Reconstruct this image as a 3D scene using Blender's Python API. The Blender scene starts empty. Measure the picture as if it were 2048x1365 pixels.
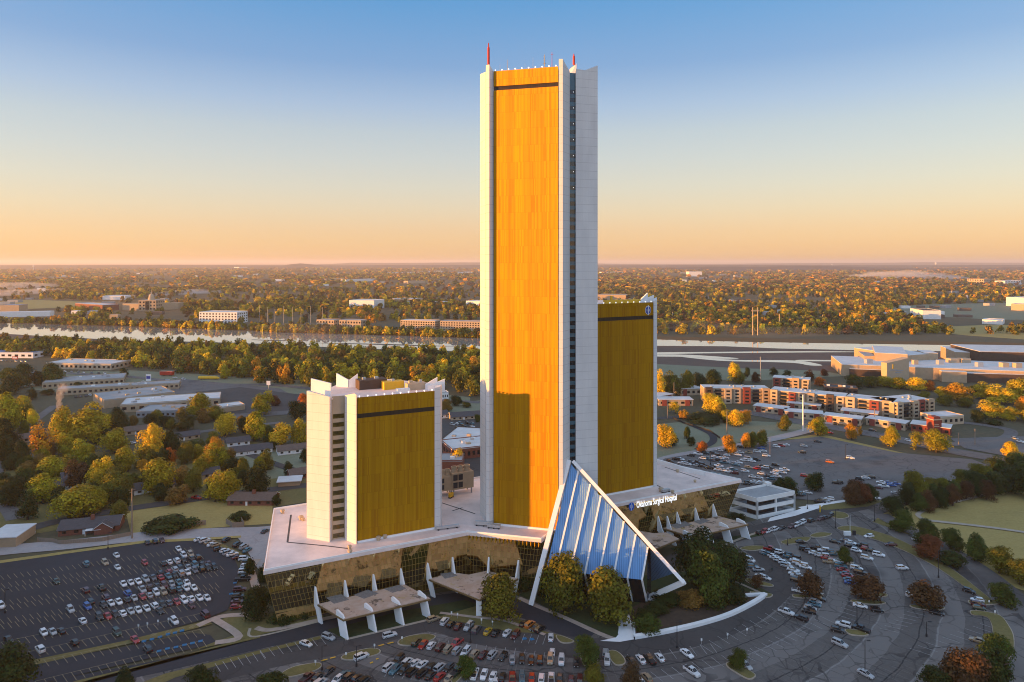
import bpy, bmesh, math, random
import numpy as np
from mathutils import Vector, Matrix
R = math.radians
C = bpy.context.scene
COL = C.collection
# ------------------------------------------------------------------ camera, world, sun, exposure
F, CX, HY, CH = 1365.33, 1024.0, 524.5, 122.0          # focal length and horizon in pixels of the 2048 px photograph, camera height in metres
cam = bpy.data.objects.new("camera", bpy.data.cameras.new("camera")); COL.objects.link(cam)
cam.location = (0, 0, CH); cam.rotation_euler = (R(90), 0, 0)
cam.data.sensor_width = 36; cam.data.lens = 24
cam.data.shift_y = -(682.5 - HY) / 2048
cam.data.clip_start = 1; cam.data.clip_end = 150000
C.camera = cam
SUN_EL, SUN_AZ = 2.4, 13.0                              # degrees above the horizon; degrees forward of due left
sd = Vector((-math.cos(R(SUN_AZ)) * math.cos(R(SUN_EL)), -math.sin(R(SUN_AZ)) * math.cos(R(SUN_EL)), math.sin(R(SUN_EL))))
sun = bpy.data.objects.new("sun", bpy.data.lights.new("sun", 'SUN')); COL.objects.link(sun)
sun.data.energy = 5.0; sun.data.angle = R(0.5); sun.data.color = (1.0, 0.43, 0.08)
sun.rotation_euler = sd.to_track_quat('Z', 'Y').to_euler()
W = bpy.data.worlds.new("World"); C.world = W; W.use_nodes = True
nt = W.node_tree; nt.nodes.clear()
sky = nt.nodes.new('ShaderNodeTexSky'); sky.sky_type = 'NISHITA'; sky.sun_disc = False
sky.sun_elevation = R(SUN_EL)
sky.sun_rotation = math.atan2(sd.x, sd.y)
sky.air_density = 1.0; sky.dust_density = 0.8; sky.ozone_density = 1.0; sky.altitude = 200
bg = nt.nodes.new('ShaderNodeBackground'); bg.inputs[1].default_value = 0.05
# clear dawn air: peach low down, pale above it, blue overhead, as a function of elevation
tcw = nt.nodes.new('ShaderNodeTexCoord'); sxw = nt.nodes.new('ShaderNodeSeparateXYZ'); nt.links.new(tcw.outputs['Generated'], sxw.inputs[0])
mrw = nt.nodes.new('ShaderNodeMapRange'); mrw.inputs[1].default_value = -.1; mrw.inputs[2].default_value = 1.0
nt.links.new(sxw.outputs[2], mrw.inputs[0])
crw = nt.nodes.new('ShaderNodeValToRGB'); el = crw.color_ramp.elements
SKY = [(-.1, (.20, .13, .09)), (-.004, (.34, .225, .13)), (.0084, (.384, .254, .142)), (.0473, (.355, .250, .18)), (.0766, (.33, .27, .22)), (.1067, (.30, .28, .259)), (.1446, (.261, .272, .288)), (.1833, (.223, .255, .30)), (.2204, (.162, .22, .328)), (.2737, (.08, .16, .31)), (.358, (.026, .138, .312)), (.6, (.165, .22, .32)), (1.0, (.20, .23, .29))]
for i, (z, c) in enumerate(SKY):
    e = el[i] if i < 2 else el.new((z + .1) / 1.1)
    e.position = (z + .1) / 1.1; e.color = (*c, 1)
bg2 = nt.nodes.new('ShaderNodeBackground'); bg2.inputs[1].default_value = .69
nt.links.new(mrw.outputs[0], crw.inputs[0]); nt.links.new(crw.outputs[0], bg2.inputs[0])
# added fill: sky behind the camera brightened to lift the shaded front walls
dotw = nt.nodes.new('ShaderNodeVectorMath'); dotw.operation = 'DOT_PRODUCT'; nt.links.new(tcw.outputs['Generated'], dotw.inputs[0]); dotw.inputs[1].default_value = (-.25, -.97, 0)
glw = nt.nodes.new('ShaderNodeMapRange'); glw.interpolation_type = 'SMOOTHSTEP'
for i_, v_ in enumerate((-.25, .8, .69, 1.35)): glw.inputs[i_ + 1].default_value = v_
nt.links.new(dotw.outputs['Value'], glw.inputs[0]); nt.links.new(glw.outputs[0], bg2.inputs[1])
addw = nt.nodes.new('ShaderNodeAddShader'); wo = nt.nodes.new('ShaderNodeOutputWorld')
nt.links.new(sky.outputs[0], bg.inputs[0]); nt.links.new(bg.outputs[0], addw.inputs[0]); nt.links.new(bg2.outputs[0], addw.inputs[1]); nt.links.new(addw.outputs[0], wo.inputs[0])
C.view_settings.view_transform = 'Standard'; C.view_settings.look = 'None'
C.view_settings.exposure = 1.35; C.view_settings.gamma = 1
C.view_settings.use_curve_mapping = False
C.render.engine = 'CYCLES'
C.cycles.use_denoising = True
C.cycles.max_bounces = 5; C.cycles.diffuse_bounces = 2; C.cycles.glossy_bounces = 3
C.cycles.transmission_bounces = 2; C.cycles.volume_bounces = 0; C.cycles.transparent_max_bounces = 4
C.cycles.sample_clamp_indirect = 4; C.cycles.filter_width = 1.05

# ------------------------------------------------------------------ helpers
def G(px, py, z=0.0):
    """where the sight line through a photo pixel meets height z"""
    y = F * (CH - z) / (py - HY)
    return ((px - CX) / F * y, y)
def GP(pts, z=0.0): return [G(x, y, z) for x, y in pts]
def rnd(seed): return random.Random(seed)

class MB:
    """collects vertices and faces (with material slots and UVs in metres) for one mesh"""
    def __init__(s): s.v = []; s.f = []; s.m = []; s.uv = []
    def add(s, vs, fs, mi=0, uvs=None):
        o = len(s.v); s.v += [tuple(p) for p in vs]
        for k, f in enumerate(fs):
            s.f.append([i + o for i in f]); s.m.append(mi)
            s.uv.append(uvs[k] if uvs else None)
        return s
    def quad(s, a, b, c, d, mi=0, uv=None): return s.add([a, b, c, d], [(0, 1, 2, 3)], mi, [uv] if uv else None)
    def prism(s, poly, z0, z1, mi=0, cap=None, bottom=True):
        """vertical prism over a ground polygon; z1 may be a list of heights"""
        n = len(poly); zs = z1 if isinstance(z1, (list, tuple)) else [z1] * n
        zb = z0 if isinstance(z0, (list, tuple)) else [z0] * n
        if sum(poly[i][0] * poly[(i + 1) % n][1] - poly[(i + 1) % n][0] * poly[i][1] for i in range(n)) < 0:
            poly = list(poly)[::-1]; zs = list(zs)[::-1]; zb = list(zb)[::-1]
        vs = [(p[0], p[1], zb[i]) for i, p in enumerate(poly)] + [(p[0], p[1], zs[i]) for i, p in enumerate(poly)]
        fs, uvs, u = [], [], 0
        for i in range(n):
            j = (i + 1) % n; l = math.dist(poly[i], poly[j])
            fs.append((i, j, n + j, n + i)); uvs.append([(u, zb[i]), (u + l, zb[j]), (u + l, zs[j]), (u, zs[i])]); u += l
        s.add(vs, fs, mi, uvs)
        s.add([(p[0], p[1], zs[i]) for i, p in enumerate(poly)], [tuple(range(n))], mi if cap is None else cap)
        if bottom: s.add([(p[0], p[1], zb[i]) for i, p in enumerate(poly)], [tuple(range(n))[::-1]], mi)
        return s
    def box(s, c, size, rot=0.0, mi=0):
        """box standing on z=c[2]"""
        hx, hy = size[0] / 2, size[1] / 2; ca, sa = math.cos(rot), math.sin(rot)
        return s.prism([(c[0] + x * ca - y * sa, c[1] + x * sa + y * ca) for x, y in ((-hx, -hy), (hx, -hy), (hx, hy), (-hx, hy))], c[2], c[2] + size[2], mi)
    def tube(s, a, b, r0, r1=None, n=8, mi=0, cap=True):
        r1 = r0 if r1 is None else r1
        a, b = Vector(a), Vector(b); d = (b - a).normalized()
        t = d.orthogonal().normalized(); w = d.cross(t)
        vs = []
        for p, r in ((a, r0), (b, r1)):
            for k in range(n):
                an = 2 * math.pi * k / n
                vs.append(p + (t * math.cos(an) + w * math.sin(an)) * r)
        fs = [(k, (k + 1) % n, n + (k + 1) % n, n + k) for k in range(n)]
        if cap: fs += [tuple(range(n))[::-1], tuple(range(n, 2 * n))]
        return s.add(vs, fs, mi)
    def plate(s, poly3, th, nrm, mi=0):
        """flat polygon in space given a thickness along nrm"""
        n = len(poly3); nv = Vector(nrm).normalized() * (th / 2)
        a = [Vector(p) - nv for p in poly3]; b = [Vector(p) + nv for p in poly3]
        fs = [tuple(range(n))[::-1], tuple(range(n, 2 * n))] + [(i, (i + 1) % n, n + (i + 1) % n, n + i) for i in range(n)]
        return s.add(a + b, fs, mi)
    def lathe(s, prof, c=(0, 0, 0), n=12, mi=0):
        vs = [(c[0] + r * math.cos(2 * math.pi * k / n), c[1] + r * math.sin(2 * math.pi * k / n), c[2] + z) for r, z in prof for k in range(n)]
        fs = [(i * n + k, i * n + (k + 1) % n, (i + 1) * n + (k + 1) % n, (i + 1) * n + k) for i in range(len(prof) - 1) for k in range(n)]
        return s.add(vs, fs + [tuple(range(n))[::-1], tuple(range((len(prof) - 1) * n, len(prof) * n))], mi)
    def mesh(s, name, mats, smooth=False, fix=False):
        me = bpy.data.meshes.new(name)
        me.from_pydata(s.v, [], s.f)
        for m in (mats if isinstance(mats, (list, tuple)) else [mats]): me.materials.append(m)
        me.polygons.foreach_set('material_index', s.m)
        if any(u for u in s.uv):
            ul = me.uv_layers.new(name='uv'); k = 0
            for f, u in zip(s.f, s.uv):
                for i in range(len(f)):
                    if u: ul.data[k].uv = u[i]
                    k += 1
        if smooth: me.polygons.foreach_set('use_smooth', [True] * len(s.f))
        if fix:
            bm = bmesh.new(); bm.from_mesh(me); bmesh.ops.recalc_face_normals(bm, faces=bm.faces); bm.to_mesh(me); bm.free()
        me.update(); return me
    def build(s, name, mats, parent=None, smooth=False, fix=True):
        o = bpy.data.objects.new(name, s.mesh(name, mats, smooth, fix)); COL.objects.link(o)
        if parent is not None:
            o.parent = parent
            o.location = (-parent.location.x, -parent.location.y, -parent.location.z) if parent.get('world_parts') else (0, 0, 0)
        return o
def tag(o, label=None, cat=None, group=None, kind=None):
    if label: o['label'] = label
    if cat: o['category'] = cat
    if group: o['group'] = group
    if kind: o['kind'] = kind
    return o
def thing(name, label, cat, loc, group=None, world=True):
    """an Empty at the thing's base; its parts are modelled in world coordinates when world is set"""
    o = bpy.data.objects.new(name, None); COL.objects.link(o); o.location = loc; o.empty_display_size = 1
    if world: o['world_parts'] = 1
    return tag(o, label, cat, group)
def struct(name, mb, m, smooth=False): return tag(mb.build(name, m, None, smooth), kind='structure')
def link(name, me, parent=None, loc=(0, 0, 0), rz=0.0, sc=None):
    o = bpy.data.objects.new(name, me); COL.objects.link(o); o.parent = parent; o.location = loc; o.rotation_euler = (0, 0, rz)
    if sc: o.scale = sc
    return o
def smooth_poly(pts, k=6, closed=True):
    """Catmull-Rom through points"""
    n = len(pts); out = []
    rng = range(n) if closed else range(n - 1)
    for i in rng:
        g = (lambda j: pts[j % n]) if closed else (lambda j: pts[max(0, min(n - 1, j))])
        p0, p1, p2, p3 = g(i - 1), g(i), g(i + 1), g(i + 2)
        for s in range(k):
            t = s / k; t2, t3 = t * t, t * t * t
            out.append(tuple(.5 * (2 * b + (c - a) * t + (2 * a - 5 * b + 4 * c - d) * t2 + (-a + 3 * b - 3 * c + d) * t3) for a, b, c, d in zip(p0, p1, p2, p3)))
    if not closed: out.append(tuple(pts[-1]))
    return out
ORD = ['first', 'second', 'third', 'fourth', 'fifth', 'sixth', 'seventh', 'eighth', 'ninth', 'tenth', 'eleventh', 'twelfth', 'thirteenth', 'fourteenth', 'fifteenth', 'sixteenth', 'seventeenth', 'eighteenth', 'nineteenth', 'twentieth', 'twenty-first', 'twenty-second', 'twenty-third', 'twenty-fourth', 'twenty-fifth']

# ------------------------------------------------------------------ materials
def mat(name, col, rough=.8, metal=0., var=.15, scale=.6, obj=False, spec=.3, coord='Object', stretch=(1, 1, 1), emit=None):
    """principled with a little procedural mottling of the colour; obj: the colour is multiplied by the object's own colour"""
    m = bpy.data.materials.new(name); m.use_nodes = True; t = m.node_tree; b = t.nodes['Principled BSDF']
    b.inputs['Roughness'].default_value = rough; b.inputs['Metallic'].default_value = metal
    b.inputs['Specular IOR Level'].default_value = spec
    c = (*col, 1)
    src = None
    if obj:
        oi = t.nodes.new('ShaderNodeObjectInfo'); src = oi.outputs['Color']
    if var > 0:
        tc = t.nodes.new('ShaderNodeTexCoord'); mp = t.nodes.new('ShaderNodeMapping'); mp.inputs['Scale'].default_value = stretch
        t.links.new(tc.outputs[coord], mp.inputs[0])
        nz = t.nodes.new('ShaderNodeTexNoise'); nz.inputs['Scale'].default_value = scale; nz.inputs['Detail'].default_value = 5; nz.inputs['Roughness'].default_value = .65
        t.links.new(mp.outputs[0], nz.inputs['Vector'])
        mr = t.nodes.new('ShaderNodeMapRange'); mr.inputs[1].default_value = .25; mr.inputs[2].default_value = .75
        mr.inputs[3].default_value = 1 - var; mr.inputs[4].default_value = 1 + var
        t.links.new(nz.outputs[0], mr.inputs[0])
        mx = t.nodes.new('ShaderNodeMix'); mx.data_type = 'RGBA'; mx.blend_type = 'MULTIPLY'; mx.inputs[0].default_value = 1
        mx.inputs[6].default_value = c
        if src: t.links.new(src, mx.inputs[6])
        t.links.new(mr.outputs[0], mx.inputs[7]); t.links.new(mx.outputs[2], b.inputs['Base Color'])
    elif src: t.links.new(src, b.inputs['Base Color'])
    else: b.inputs['Base Color'].default_value = c
    if emit: b.inputs['Emission Color'].default_value = (*emit[0], 1); b.inputs['Emission Strength'].default_value = emit[1]
    return m
class N:
    """tiny node-graph writer"""
    def __init__(s, m): s.t = m.node_tree; s.b = s.t.nodes['Principled BSDF']
    def n(s, ty, **k):
        o = s.t.nodes.new('ShaderNode' + ty)
        for a, v in k.items(): setattr(o, a, v)
        return o
    def l(s, a, b): s.t.links.new(a, b)
    def math(s, op, a, b=None, c=None):
        o = s.n('Math', operation=op)
        for i, x in enumerate((a, b, c)):
            if x is None: continue
            if isinstance(x, (int, float)): o.inputs[i].default_value = x
            else: s.l(x, o.inputs[i])
        return o.outputs[0]
    def mix(s, f, a, b, blend='MIX'):
        o = s.n('Mix', data_type='RGBA', blend_type=blend)
        for i, x in ((0, f), (6, a), (7, b)):
            if isinstance(x, (int, float)): o.inputs[i].default_value = x
            elif isinstance(x, tuple): o.inputs[i].default_value = (*x, 1)
            else: s.l(x, o.inputs[i])
        return o.outputs[2]
    def ramp(s, f, lo, hi, a=0., b=1.):
        o = s.n('MapRange'); s.l(f, o.inputs[0])
        for i, x in enumerate((lo, hi, a, b)): o.inputs[i + 1].default_value = x
        return o.outputs[0]
    def noise(s, vec, scale, detail=4, rough=.6):
        o = s.n('TexNoise'); o.inputs['Scale'].default_value = scale; o.inputs['Detail'].default_value = detail; o.inputs['Roughness'].default_value = rough
        if vec: s.l(vec, o.inputs['Vector'])
        return o.outputs[0]
    def coord(s, which='Object', sc=None):
        o = s.n('TexCoord').outputs[which]
        if sc:
            m = s.n('Mapping'); m.inputs['Scale'].default_value = sc; s.l(o, m.inputs[0]); o = m.outputs[0]
        return o
    def bump(s, h, strength=.3, dist=.05):
        o = s.n('Bump'); o.inputs['Strength'].default_value = strength; o.inputs['Distance'].default_value = dist
        s.l(h, o.inputs['Height']); s.l(o.outputs[0], s.b.inputs['Normal'])

def newmat(name, rough=.8, metal=0., spec=.3):
    m = bpy.data.materials.new(name); m.use_nodes = True; g = N(m)
    g.b.inputs['Roughness'].default_value = rough; g.b.inputs['Metallic'].default_value = metal; g.b.inputs['Specular IOR Level'].default_value = spec
    return m, g

M = {}
M['concrete'] = mat('white_concrete', (.83, .82, .81), .75, var=.07, scale=.15)
# white tower panels: pale concrete with fine joints at every floor and seams
def panels():
    m, g = newmat('panel_concrete', .7)
    uv = g.coord('UV'); sp = g.n('SeparateXYZ'); g.l(uv, sp.inputs[0])
    fz = g.math('FRACT', g.math('DIVIDE', sp.outputs[1], 3.2)); fx = g.math('FRACT', g.math('DIVIDE', sp.outputs[0], 2.6))
    j = g.math('MAXIMUM', g.math('LESS_THAN', fz, .05), g.math('MULTIPLY', g.math('LESS_THAN', fx, .03), .4))
    nz = g.noise(g.coord('Object', (1, 1, .25)), .25)
    c = g.mix(g.ramp(nz, .3, .7), (.60, .595, .59), (.69, .685, .675))
    g.l(g.mix(g.math('MULTIPLY', j, .45), c, (.33, .32, .32)), g.b.inputs['Base Color'])
    return m
M['panel'] = panels()
# gold screen: narrow vertical anodised strips, each floor band with its own random tone
def gold(name, base, k):
    m, g = newmat(name, .55, .0, .08)
    uv = g.coord('UV'); sp = g.n('SeparateXYZ'); g.l(uv, sp.inputs[0])
    row = g.math('FLOOR', g.math('DIVIDE', sp.outputs[1], 6.4))
    sx = g.math('FLOOR', g.math('DIVIDE', sp.outputs[0], .42))
    cb = g.n('CombineXYZ'); g.l(sx, cb.inputs[0]); g.l(row, cb.inputs[1])
    w = g.n('TexWhiteNoise', noise_dimensions='2D'); g.l(cb.outputs[0], w.inputs['Vector'])
    # wide bands of similar strips
    cb2 = g.n('CombineXYZ'); g.l(g.math('FLOOR', g.math('DIVIDE', sp.outputs[0], .84)), cb2.inputs[0])
    w2 = g.n('TexWhiteNoise', noise_dimensions='2D'); g.l(cb2.outputs[0], w2.inputs['Vector'])
    v = g.math('ADD', g.math('MULTIPLY', w.outputs[0], .5), g.math('MULTIPLY', w2.outputs[0], .5))
    nz = g.noise(g.coord('UV', (.12, .05, 1)), 1.0, 3)
    v = g.math('ADD', v, g.math('MULTIPLY', g.math('SUBTRACT', nz, .5), .5))
    lo = tuple(c * (1 - .34 * k) for c in base); hi = tuple(min(1, c * (1 + .22 * k) * q) for c, q in zip(base, (1, 1.18, 1)))
    c = g.mix(g.ramp(v, .1, .9), lo, hi)
    joint = g.math('LESS_THAN', g.math('FRACT', g.math('DIVIDE', sp.outputs[1], 6.4)), .025)
    gap = g.math('LESS_THAN', g.math('FRACT', g.math('DIVIDE', sp.outputs[0], .42)), .18)
    c = g.mix(g.math('MULTIPLY', joint, .22), c, tuple(x * .4 for x in base))
    c = g.mix(g.math('MULTIPLY', gap, .45), c, tuple(x * .35 for x in base))
    g.l(c, g.b.inputs['Base Color'])
    # the strips are louvres: each is turned a little to the left, no two by quite the same angle
    tg = g.n('Tangent', direction_type='UV_MAP', uv_map='uv'); ge = g.n('NewGeometry')
    sc = g.n('VectorMath', operation='SCALE'); g.l(tg.outputs[0], sc.inputs[0]); g.l(g.ramp(v, .1, .9, -.38, -.72), sc.inputs['Scale'])
    ad = g.n('VectorMath', operation='ADD'); g.l(ge.outputs['Normal'], ad.inputs[0]); g.l(sc.outputs[0], ad.inputs[1])
    nm = g.n('VectorMath', operation='NORMALIZE'); g.l(ad.outputs[0], nm.inputs[0]); g.l(nm.outputs[0], g.b.inputs['Normal'])
    return m
M['gold'] = gold('gold_screen', (.43, .186, .003), .6)
# mirrored gold glass with a grid of thin mullions
def goldglass(name, cw, ch, tint=(.80, .59, .28)):
    m, g = newmat(name, .03, 1.)
    uv = g.coord('UV'); sp = g.n('SeparateXYZ'); g.l(uv, sp.inputs[0])
    lx = g.math('LESS_THAN', g.math('FRACT', g.math('DIVIDE', sp.outputs[0], cw)), .08)
    lz = g.math('LESS_THAN', g.math('FRACT', g.math('DIVIDE', sp.outputs[1], ch)), .055)
    ln = g.math('MAXIMUM', lx, lz)
    cb = g.n('CombineXYZ'); g.l(g.math('FLOOR', g.math('DIVIDE', sp.outputs[0], cw)), cb.inputs[0]); g.l(g.math('FLOOR', g.math('DIVIDE', sp.outputs[1], ch)), cb.inputs[1])
    w = g.n('TexWhiteNoise', noise_dimensions='2D'); g.l(cb.outputs[0], w.inputs['Vector'])
    c = g.mix(w.outputs[0], tuple(x * .8 for x in tint), tuple(x * 1.1 for x in tint))
    g.l(g.mix(ln, c, (.42, .28, .08)), g.b.inputs['Base Color'])
    g.l(g.ramp(ln, 0, 1, 0.03, .5), g.b.inputs['Roughness'])
    g.l(g.ramp(ln, 0, 1, 1, .3), g.b.inputs['Metallic'])
    # each pane sits a hair out of plane
    sx = g.n('SeparateXYZ'); g.l(w.outputs[1], sx.inputs[0])
    geo = g.n('NewGeometry'); off = g.n('VectorMath', operation='SUBTRACT'); g.l(w.outputs[1], off.inputs[0]); off.inputs[1].default_value = (.5, .5, .5)
    sc = g.n('VectorMath', operation='SCALE'); g.l(off.outputs[0], sc.inputs[0]); sc.inputs['Scale'].default_value = .012
    ad = g.n('VectorMath', operation='ADD'); g.l(geo.outputs['Normal'], ad.inputs[0]); g.l(sc.outputs[0], ad.inputs[1])
    nm = g.n('VectorMath', operation='NORMALIZE'); g.l(ad.outputs[0], nm.inputs[0]); g.l(nm.outputs[0], g.b.inputs['Normal'])
    return m
M['goldglass'] = goldglass('gold_mirror_glass', 1.3, 2.4)
M['darkband'] = mat('dark_louvre_band', (.03, .02, .012), .5, var=.5, scale=1.2, stretch=(1, 1, .05))
M['glass_dark'] = mat('dark_glass', (.012, .016, .02), .06, var=0, spec=.6)
M['glass_teal'] = mat('teal_spandrel', (.05, .12, .16), .25, var=.2, scale=.4, spec=.5)
M['roofpale'] = mat('pale_roof_membrane', (.78, .64, .585), .9, var=.26, scale=.07)
M['roofwhite'] = mat('white_roof_membrane', (.62, .62, .62), .85, var=.15, scale=.12)
M['roofgrey'] = mat('grey_roof_membrane', (.33, .34, .35), .9, var=.2, scale=.1)
M['rooftan'] = mat('tan_gravel_roof', (.40, .33, .26), .95, var=.2, scale=.2)
M['shingle'] = mat('dark_shingle', (.085, .08, .085), .95, var=.25, scale=.8, stretch=(1, 1, 4))
M['shingle_brown'] = mat('brown_shingle', (.15, .11, .09), .95, var=.25, scale=.8, stretch=(1, 1, 4))
M['brick'] = mat('red_brick', (.20, .075, .05), .9, var=.25, scale=1.5)
M['brickred'] = mat('red_panel', (.24, .055, .038), .8, var=.12, scale=.5)
M['cream'] = mat('cream_stucco', (.47, .36, .245), .85, var=.08, scale=.3)
M['tanwall'] = mat('tan_wall', (.42, .31, .2), .85, var=.12, scale=.3)
M['whitewall'] = mat('white_painted_wall', (.78, .77, .74), .8, var=.08, scale=.3)
M['darkbrown'] = mat('dark_brown_cladding', (.085, .055, .04), .8, var=.2, scale=.4)
M['grey'] = mat('grey_metal', (.30, .31, .32), .5, .3, var=.12, scale=1)
M['galv'] = mat('pale_steel', (.5, .5, .5), .45, .5, var=.1, scale=1)
M['dark'] = mat('dark_metal', (.03, .03, .033), .5, var=.1)
M['blueroof'] = mat('blue_metal_roof', (.10, .22, .42), .4, .2, var=.1, scale=.3)
M['redpaint'] = mat('red_paint', (.42, .03, .02), .5, var=.08)
M['yellow'] = mat('yellow_paint', (.72, .42, .03), .6, var=.1)
M['white'] = mat('white_paint', (.8, .8, .78), .5, var=.04)
M['lamp'] = mat('lit_lamp', (.9, .9, .9), .4, var=0, emit=((1, .93, .85), .35))
M['wood'] = mat('weathered_wood', (.26, .2, .15), .9, var=.25, scale=2, stretch=(3, 3, .3))
M['bark'] = mat('bark', (.075, .055, .042), .95, var=.3, scale=3)
M['signwhite'] = mat('backlit_white_letters', (.8, .8, .8), .5, var=0, emit=((1, 1, 1), .35))
M['signblue'] = mat('blue_sign', (.03, .06, .32), .5, var=0)
# ================================================================== the setting: ground, water, roads, lots
Z_GRASS, Z_ROAD, Z_MARK = .05, .20, .42
def ground_mat():
    m, g = newmat('open_ground', .95)
    co = g.coord('Object')
    near = g.mix(g.ramp(g.noise(co, .02, 6), .35, .65), (.085, .085, .045), (.13, .11, .065))
    near = g.mix(g.ramp(g.noise(co, .3, 5), .3, .75), near, (.07, .065, .04))
    # past the river: a patchwork of autumn woods, streets and fields
    big = g.noise(co, .0016, 6, .6); mid = g.noise(g.coord('Object', (1, .55, 1)), .012, 5, .7); fine = g.noise(g.coord('Object', (1, .4, 1)), .05, 4, .7)
    far = g.mix(g.ramp(big, .42, .6), (.07, .06, .026), (.17, .105, .045))
    far = g.mix(g.ramp(mid, .45, .62), far, (.20, .115, .045))
    far = g.mix(g.ramp(fine, .50, .7), far, (.045, .045, .02))
    far = g.mix(g.ramp(g.noise(g.coord('Object', (.7, .35, 1)), .03, 3, .5), .66, .74), far, (.20, .16, .12))
    sp = g.n('SeparateXYZ'); g.l(co, sp.inputs[0])
    g.l(g.mix(g.ramp(sp.outputs[1], 1300, 1700), near, far), g.b.inputs['Base Color'])
    return m
M['ground'] = ground_mat()
def grass_mat(name, a, b, c):
    m, g = newmat(name, .95)
    co = g.coord('Object')
    x = g.mix(g.ramp(g.noise(co, .05, 6), .35, .65), a, b)
    x = g.mix(g.ramp(g.noise(co, .7, 6, .75), .35, .75), x, c)
    g.l(x, g.b.inputs['Base Color']); g.bump(g.noise(co, 3., 4), .5, .08); return m
M['grass'] = grass_mat('grass', (.17, .145, .05), (.23, .18, .065), (.115, .105, .035))
M['lawn'] = grass_mat('lawn', (.035, .058, .018), (.06, .07, .024), (.028, .042, .014))
M['dry'] = grass_mat('dry_grass', (.36, .265, .085), (.27, .205, .065), (.42, .33, .12))
M['frost'] = grass_mat('frosty_grass', (.19, .20, .13), (.16, .165, .085), (.25, .26, .19))
M['mulch'] = grass_mat('mulch_bed', (.07, .05, .035), (.11, .075, .05), (.05, .035, .025))
M['sand'] = grass_mat('river_sand', (.12, .085, .07), (.16, .11, .085), (.08, .06, .05))
M['scrub'] = grass_mat('scrub_bank', (.14, .075, .025), (.10, .075, .03), (.17, .085, .03))
def asphalt_mat(name, a, b, crack, crack_w=.035, cell=.11, patch=.5, rings=False):
    m, g = newmat(name, .85, 0, .35)
    co = g.coord('Object')
    x = g.mix(g.ramp(g.noise(co, .035, 6, .7), .35, .68), a, b)
    x = g.mix(g.ramp(g.noise(co, .9, 5, .7), .3, .8, 0, .35), x, tuple(c * 1.5 for c in b))
    if rings:      # the bays and aisles of the curved lot were laid in arcs of different age
        sb = g.n('VectorMath', operation='SUBTRACT'); g.l(co, sb.inputs[0]); sb.inputs[1].default_value = (17, 315, 0)
        ml_ = g.n('VectorMath', operation='MULTIPLY'); g.l(sb.outputs[0], ml_.inputs[0]); ml_.inputs[1].default_value = (1, 1, 0)
        ln = g.n('VectorMath', operation='LENGTH'); g.l(ml_.outputs[0], ln.inputs[0])
        rr_ = g.math('ADD', ln.outputs['Value'], g.math('MULTIPLY', g.noise(co, .05, 3), 3.0))
        fr = g.math('FRACT', g.math('DIVIDE', g.math('SUBTRACT', rr_, 109), 17.5))
        x = g.mix(g.math('MULTIPLY', g.ramp(fr, .56, .62), .75), x, tuple(c * 1.55 for c in b))
        x = g.mix(g.math('MULTIPLY', g.math('LESS_THAN', g.math('ABSOLUTE', g.math('SUBTRACT', fr, .30)), .012), .8), x, (.02, .02, .022))
        x = g.mix(g.math('MULTIPLY', g.math('LESS_THAN', g.math('ABSOLUTE', g.math('SUBTRACT', fr, .6)), .014), .5), x, (.30, .29, .28))
        an = g.n('SeparateXYZ'); g.l(sb.outputs[0], an.inputs[0]); at = g.math('ARCTAN2', an.outputs[0], an.outputs[1])
        st = g.math('LESS_THAN', g.math('FRACT', g.math('MULTIPLY', at, 46)), .07)
        x = g.mix(g.math('MULTIPLY', g.math('MULTIPLY', st, g.math('LESS_THAN', fr, .6)), g.ramp(g.noise(co, .03, 3), .4, .6, .1, .55)), x, (.20, .19, .17))
        v2 = g.n('TexVoronoi', feature='DISTANCE_TO_EDGE'); v2.inputs['Scale'].default_value = .22; g.l(co, v2.inputs['Vector'])
        x = g.mix(g.math('MULTIPLY', g.math('LESS_THAN', v2.outputs[0], .03), g.ramp(g.noise(co, .03, 4), .45, .6, 0, .5)), x, (.02, .02, .022))
    # tarred patches and long cracks
    wob = g.n('VectorMath', operation='ADD'); g.l(co, wob.inputs[0])
    nz = g.n('TexNoise'); nz.inputs['Scale'].default_value = .12; g.l(co, nz.inputs['Vector'])
    sc = g.n('VectorMath', operation='SCALE'); g.l(nz.outputs[1], sc.inputs[0]); sc.inputs['Scale'].default_value = 9; g.l(sc.outputs[0], wob.inputs[1])
    v = g.n('TexVoronoi', feature='DISTANCE_TO_EDGE'); v.inputs['Scale'].default_value = cell; g.l(wob.outputs[0], v.inputs['Vector'])
    cr = g.math('LESS_THAN', v.outputs[0], crack_w)
    br = g.ramp(g.noise(co, .04, 3), .42, .58)
    x = g.mix(g.math('MULTIPLY', g.math('MULTIPLY', cr, br), crack), x, (.012, .012, .014))
    pt = g.ramp(g.noise(co, .018, 3, .55), .60, .66)
    x = g.mix(g.math('MULTIPLY', pt, patch), x, (.022, .022, .026))
    g.l(x, g.b.inputs['Base Color']); return m
M['asph_new'] = asphalt_mat('new_asphalt', (.024, .026, .033), (.036, .038, .046), .1, patch=.15)
M['asph_old'] = asphalt_mat('old_asphalt', (.075, .068, .064), (.125, .115, .108), .6, .03, .085, .6, True)
M['asph_road'] = asphalt_mat('road_asphalt', (.052, .048, .047), (.072, .067, .065), .35, patch=.3)
M['asph_far'] = asphalt_mat('worn_asphalt', (.105, .098, .095), (.155, .145, .14), .4, patch=.5)
M['concrete_road'] = asphalt_mat('pale_concrete_road', (.28, .26, .26), (.36, .335, .33), .12, patch=.1)
M['kerb'] = mat('kerb_concrete', (.40, .34, .27), .9, var=.2, scale=.4)
M['path'] = mat('path_concrete', (.42, .33, .27), .9, var=.2, scale=.4)
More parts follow.
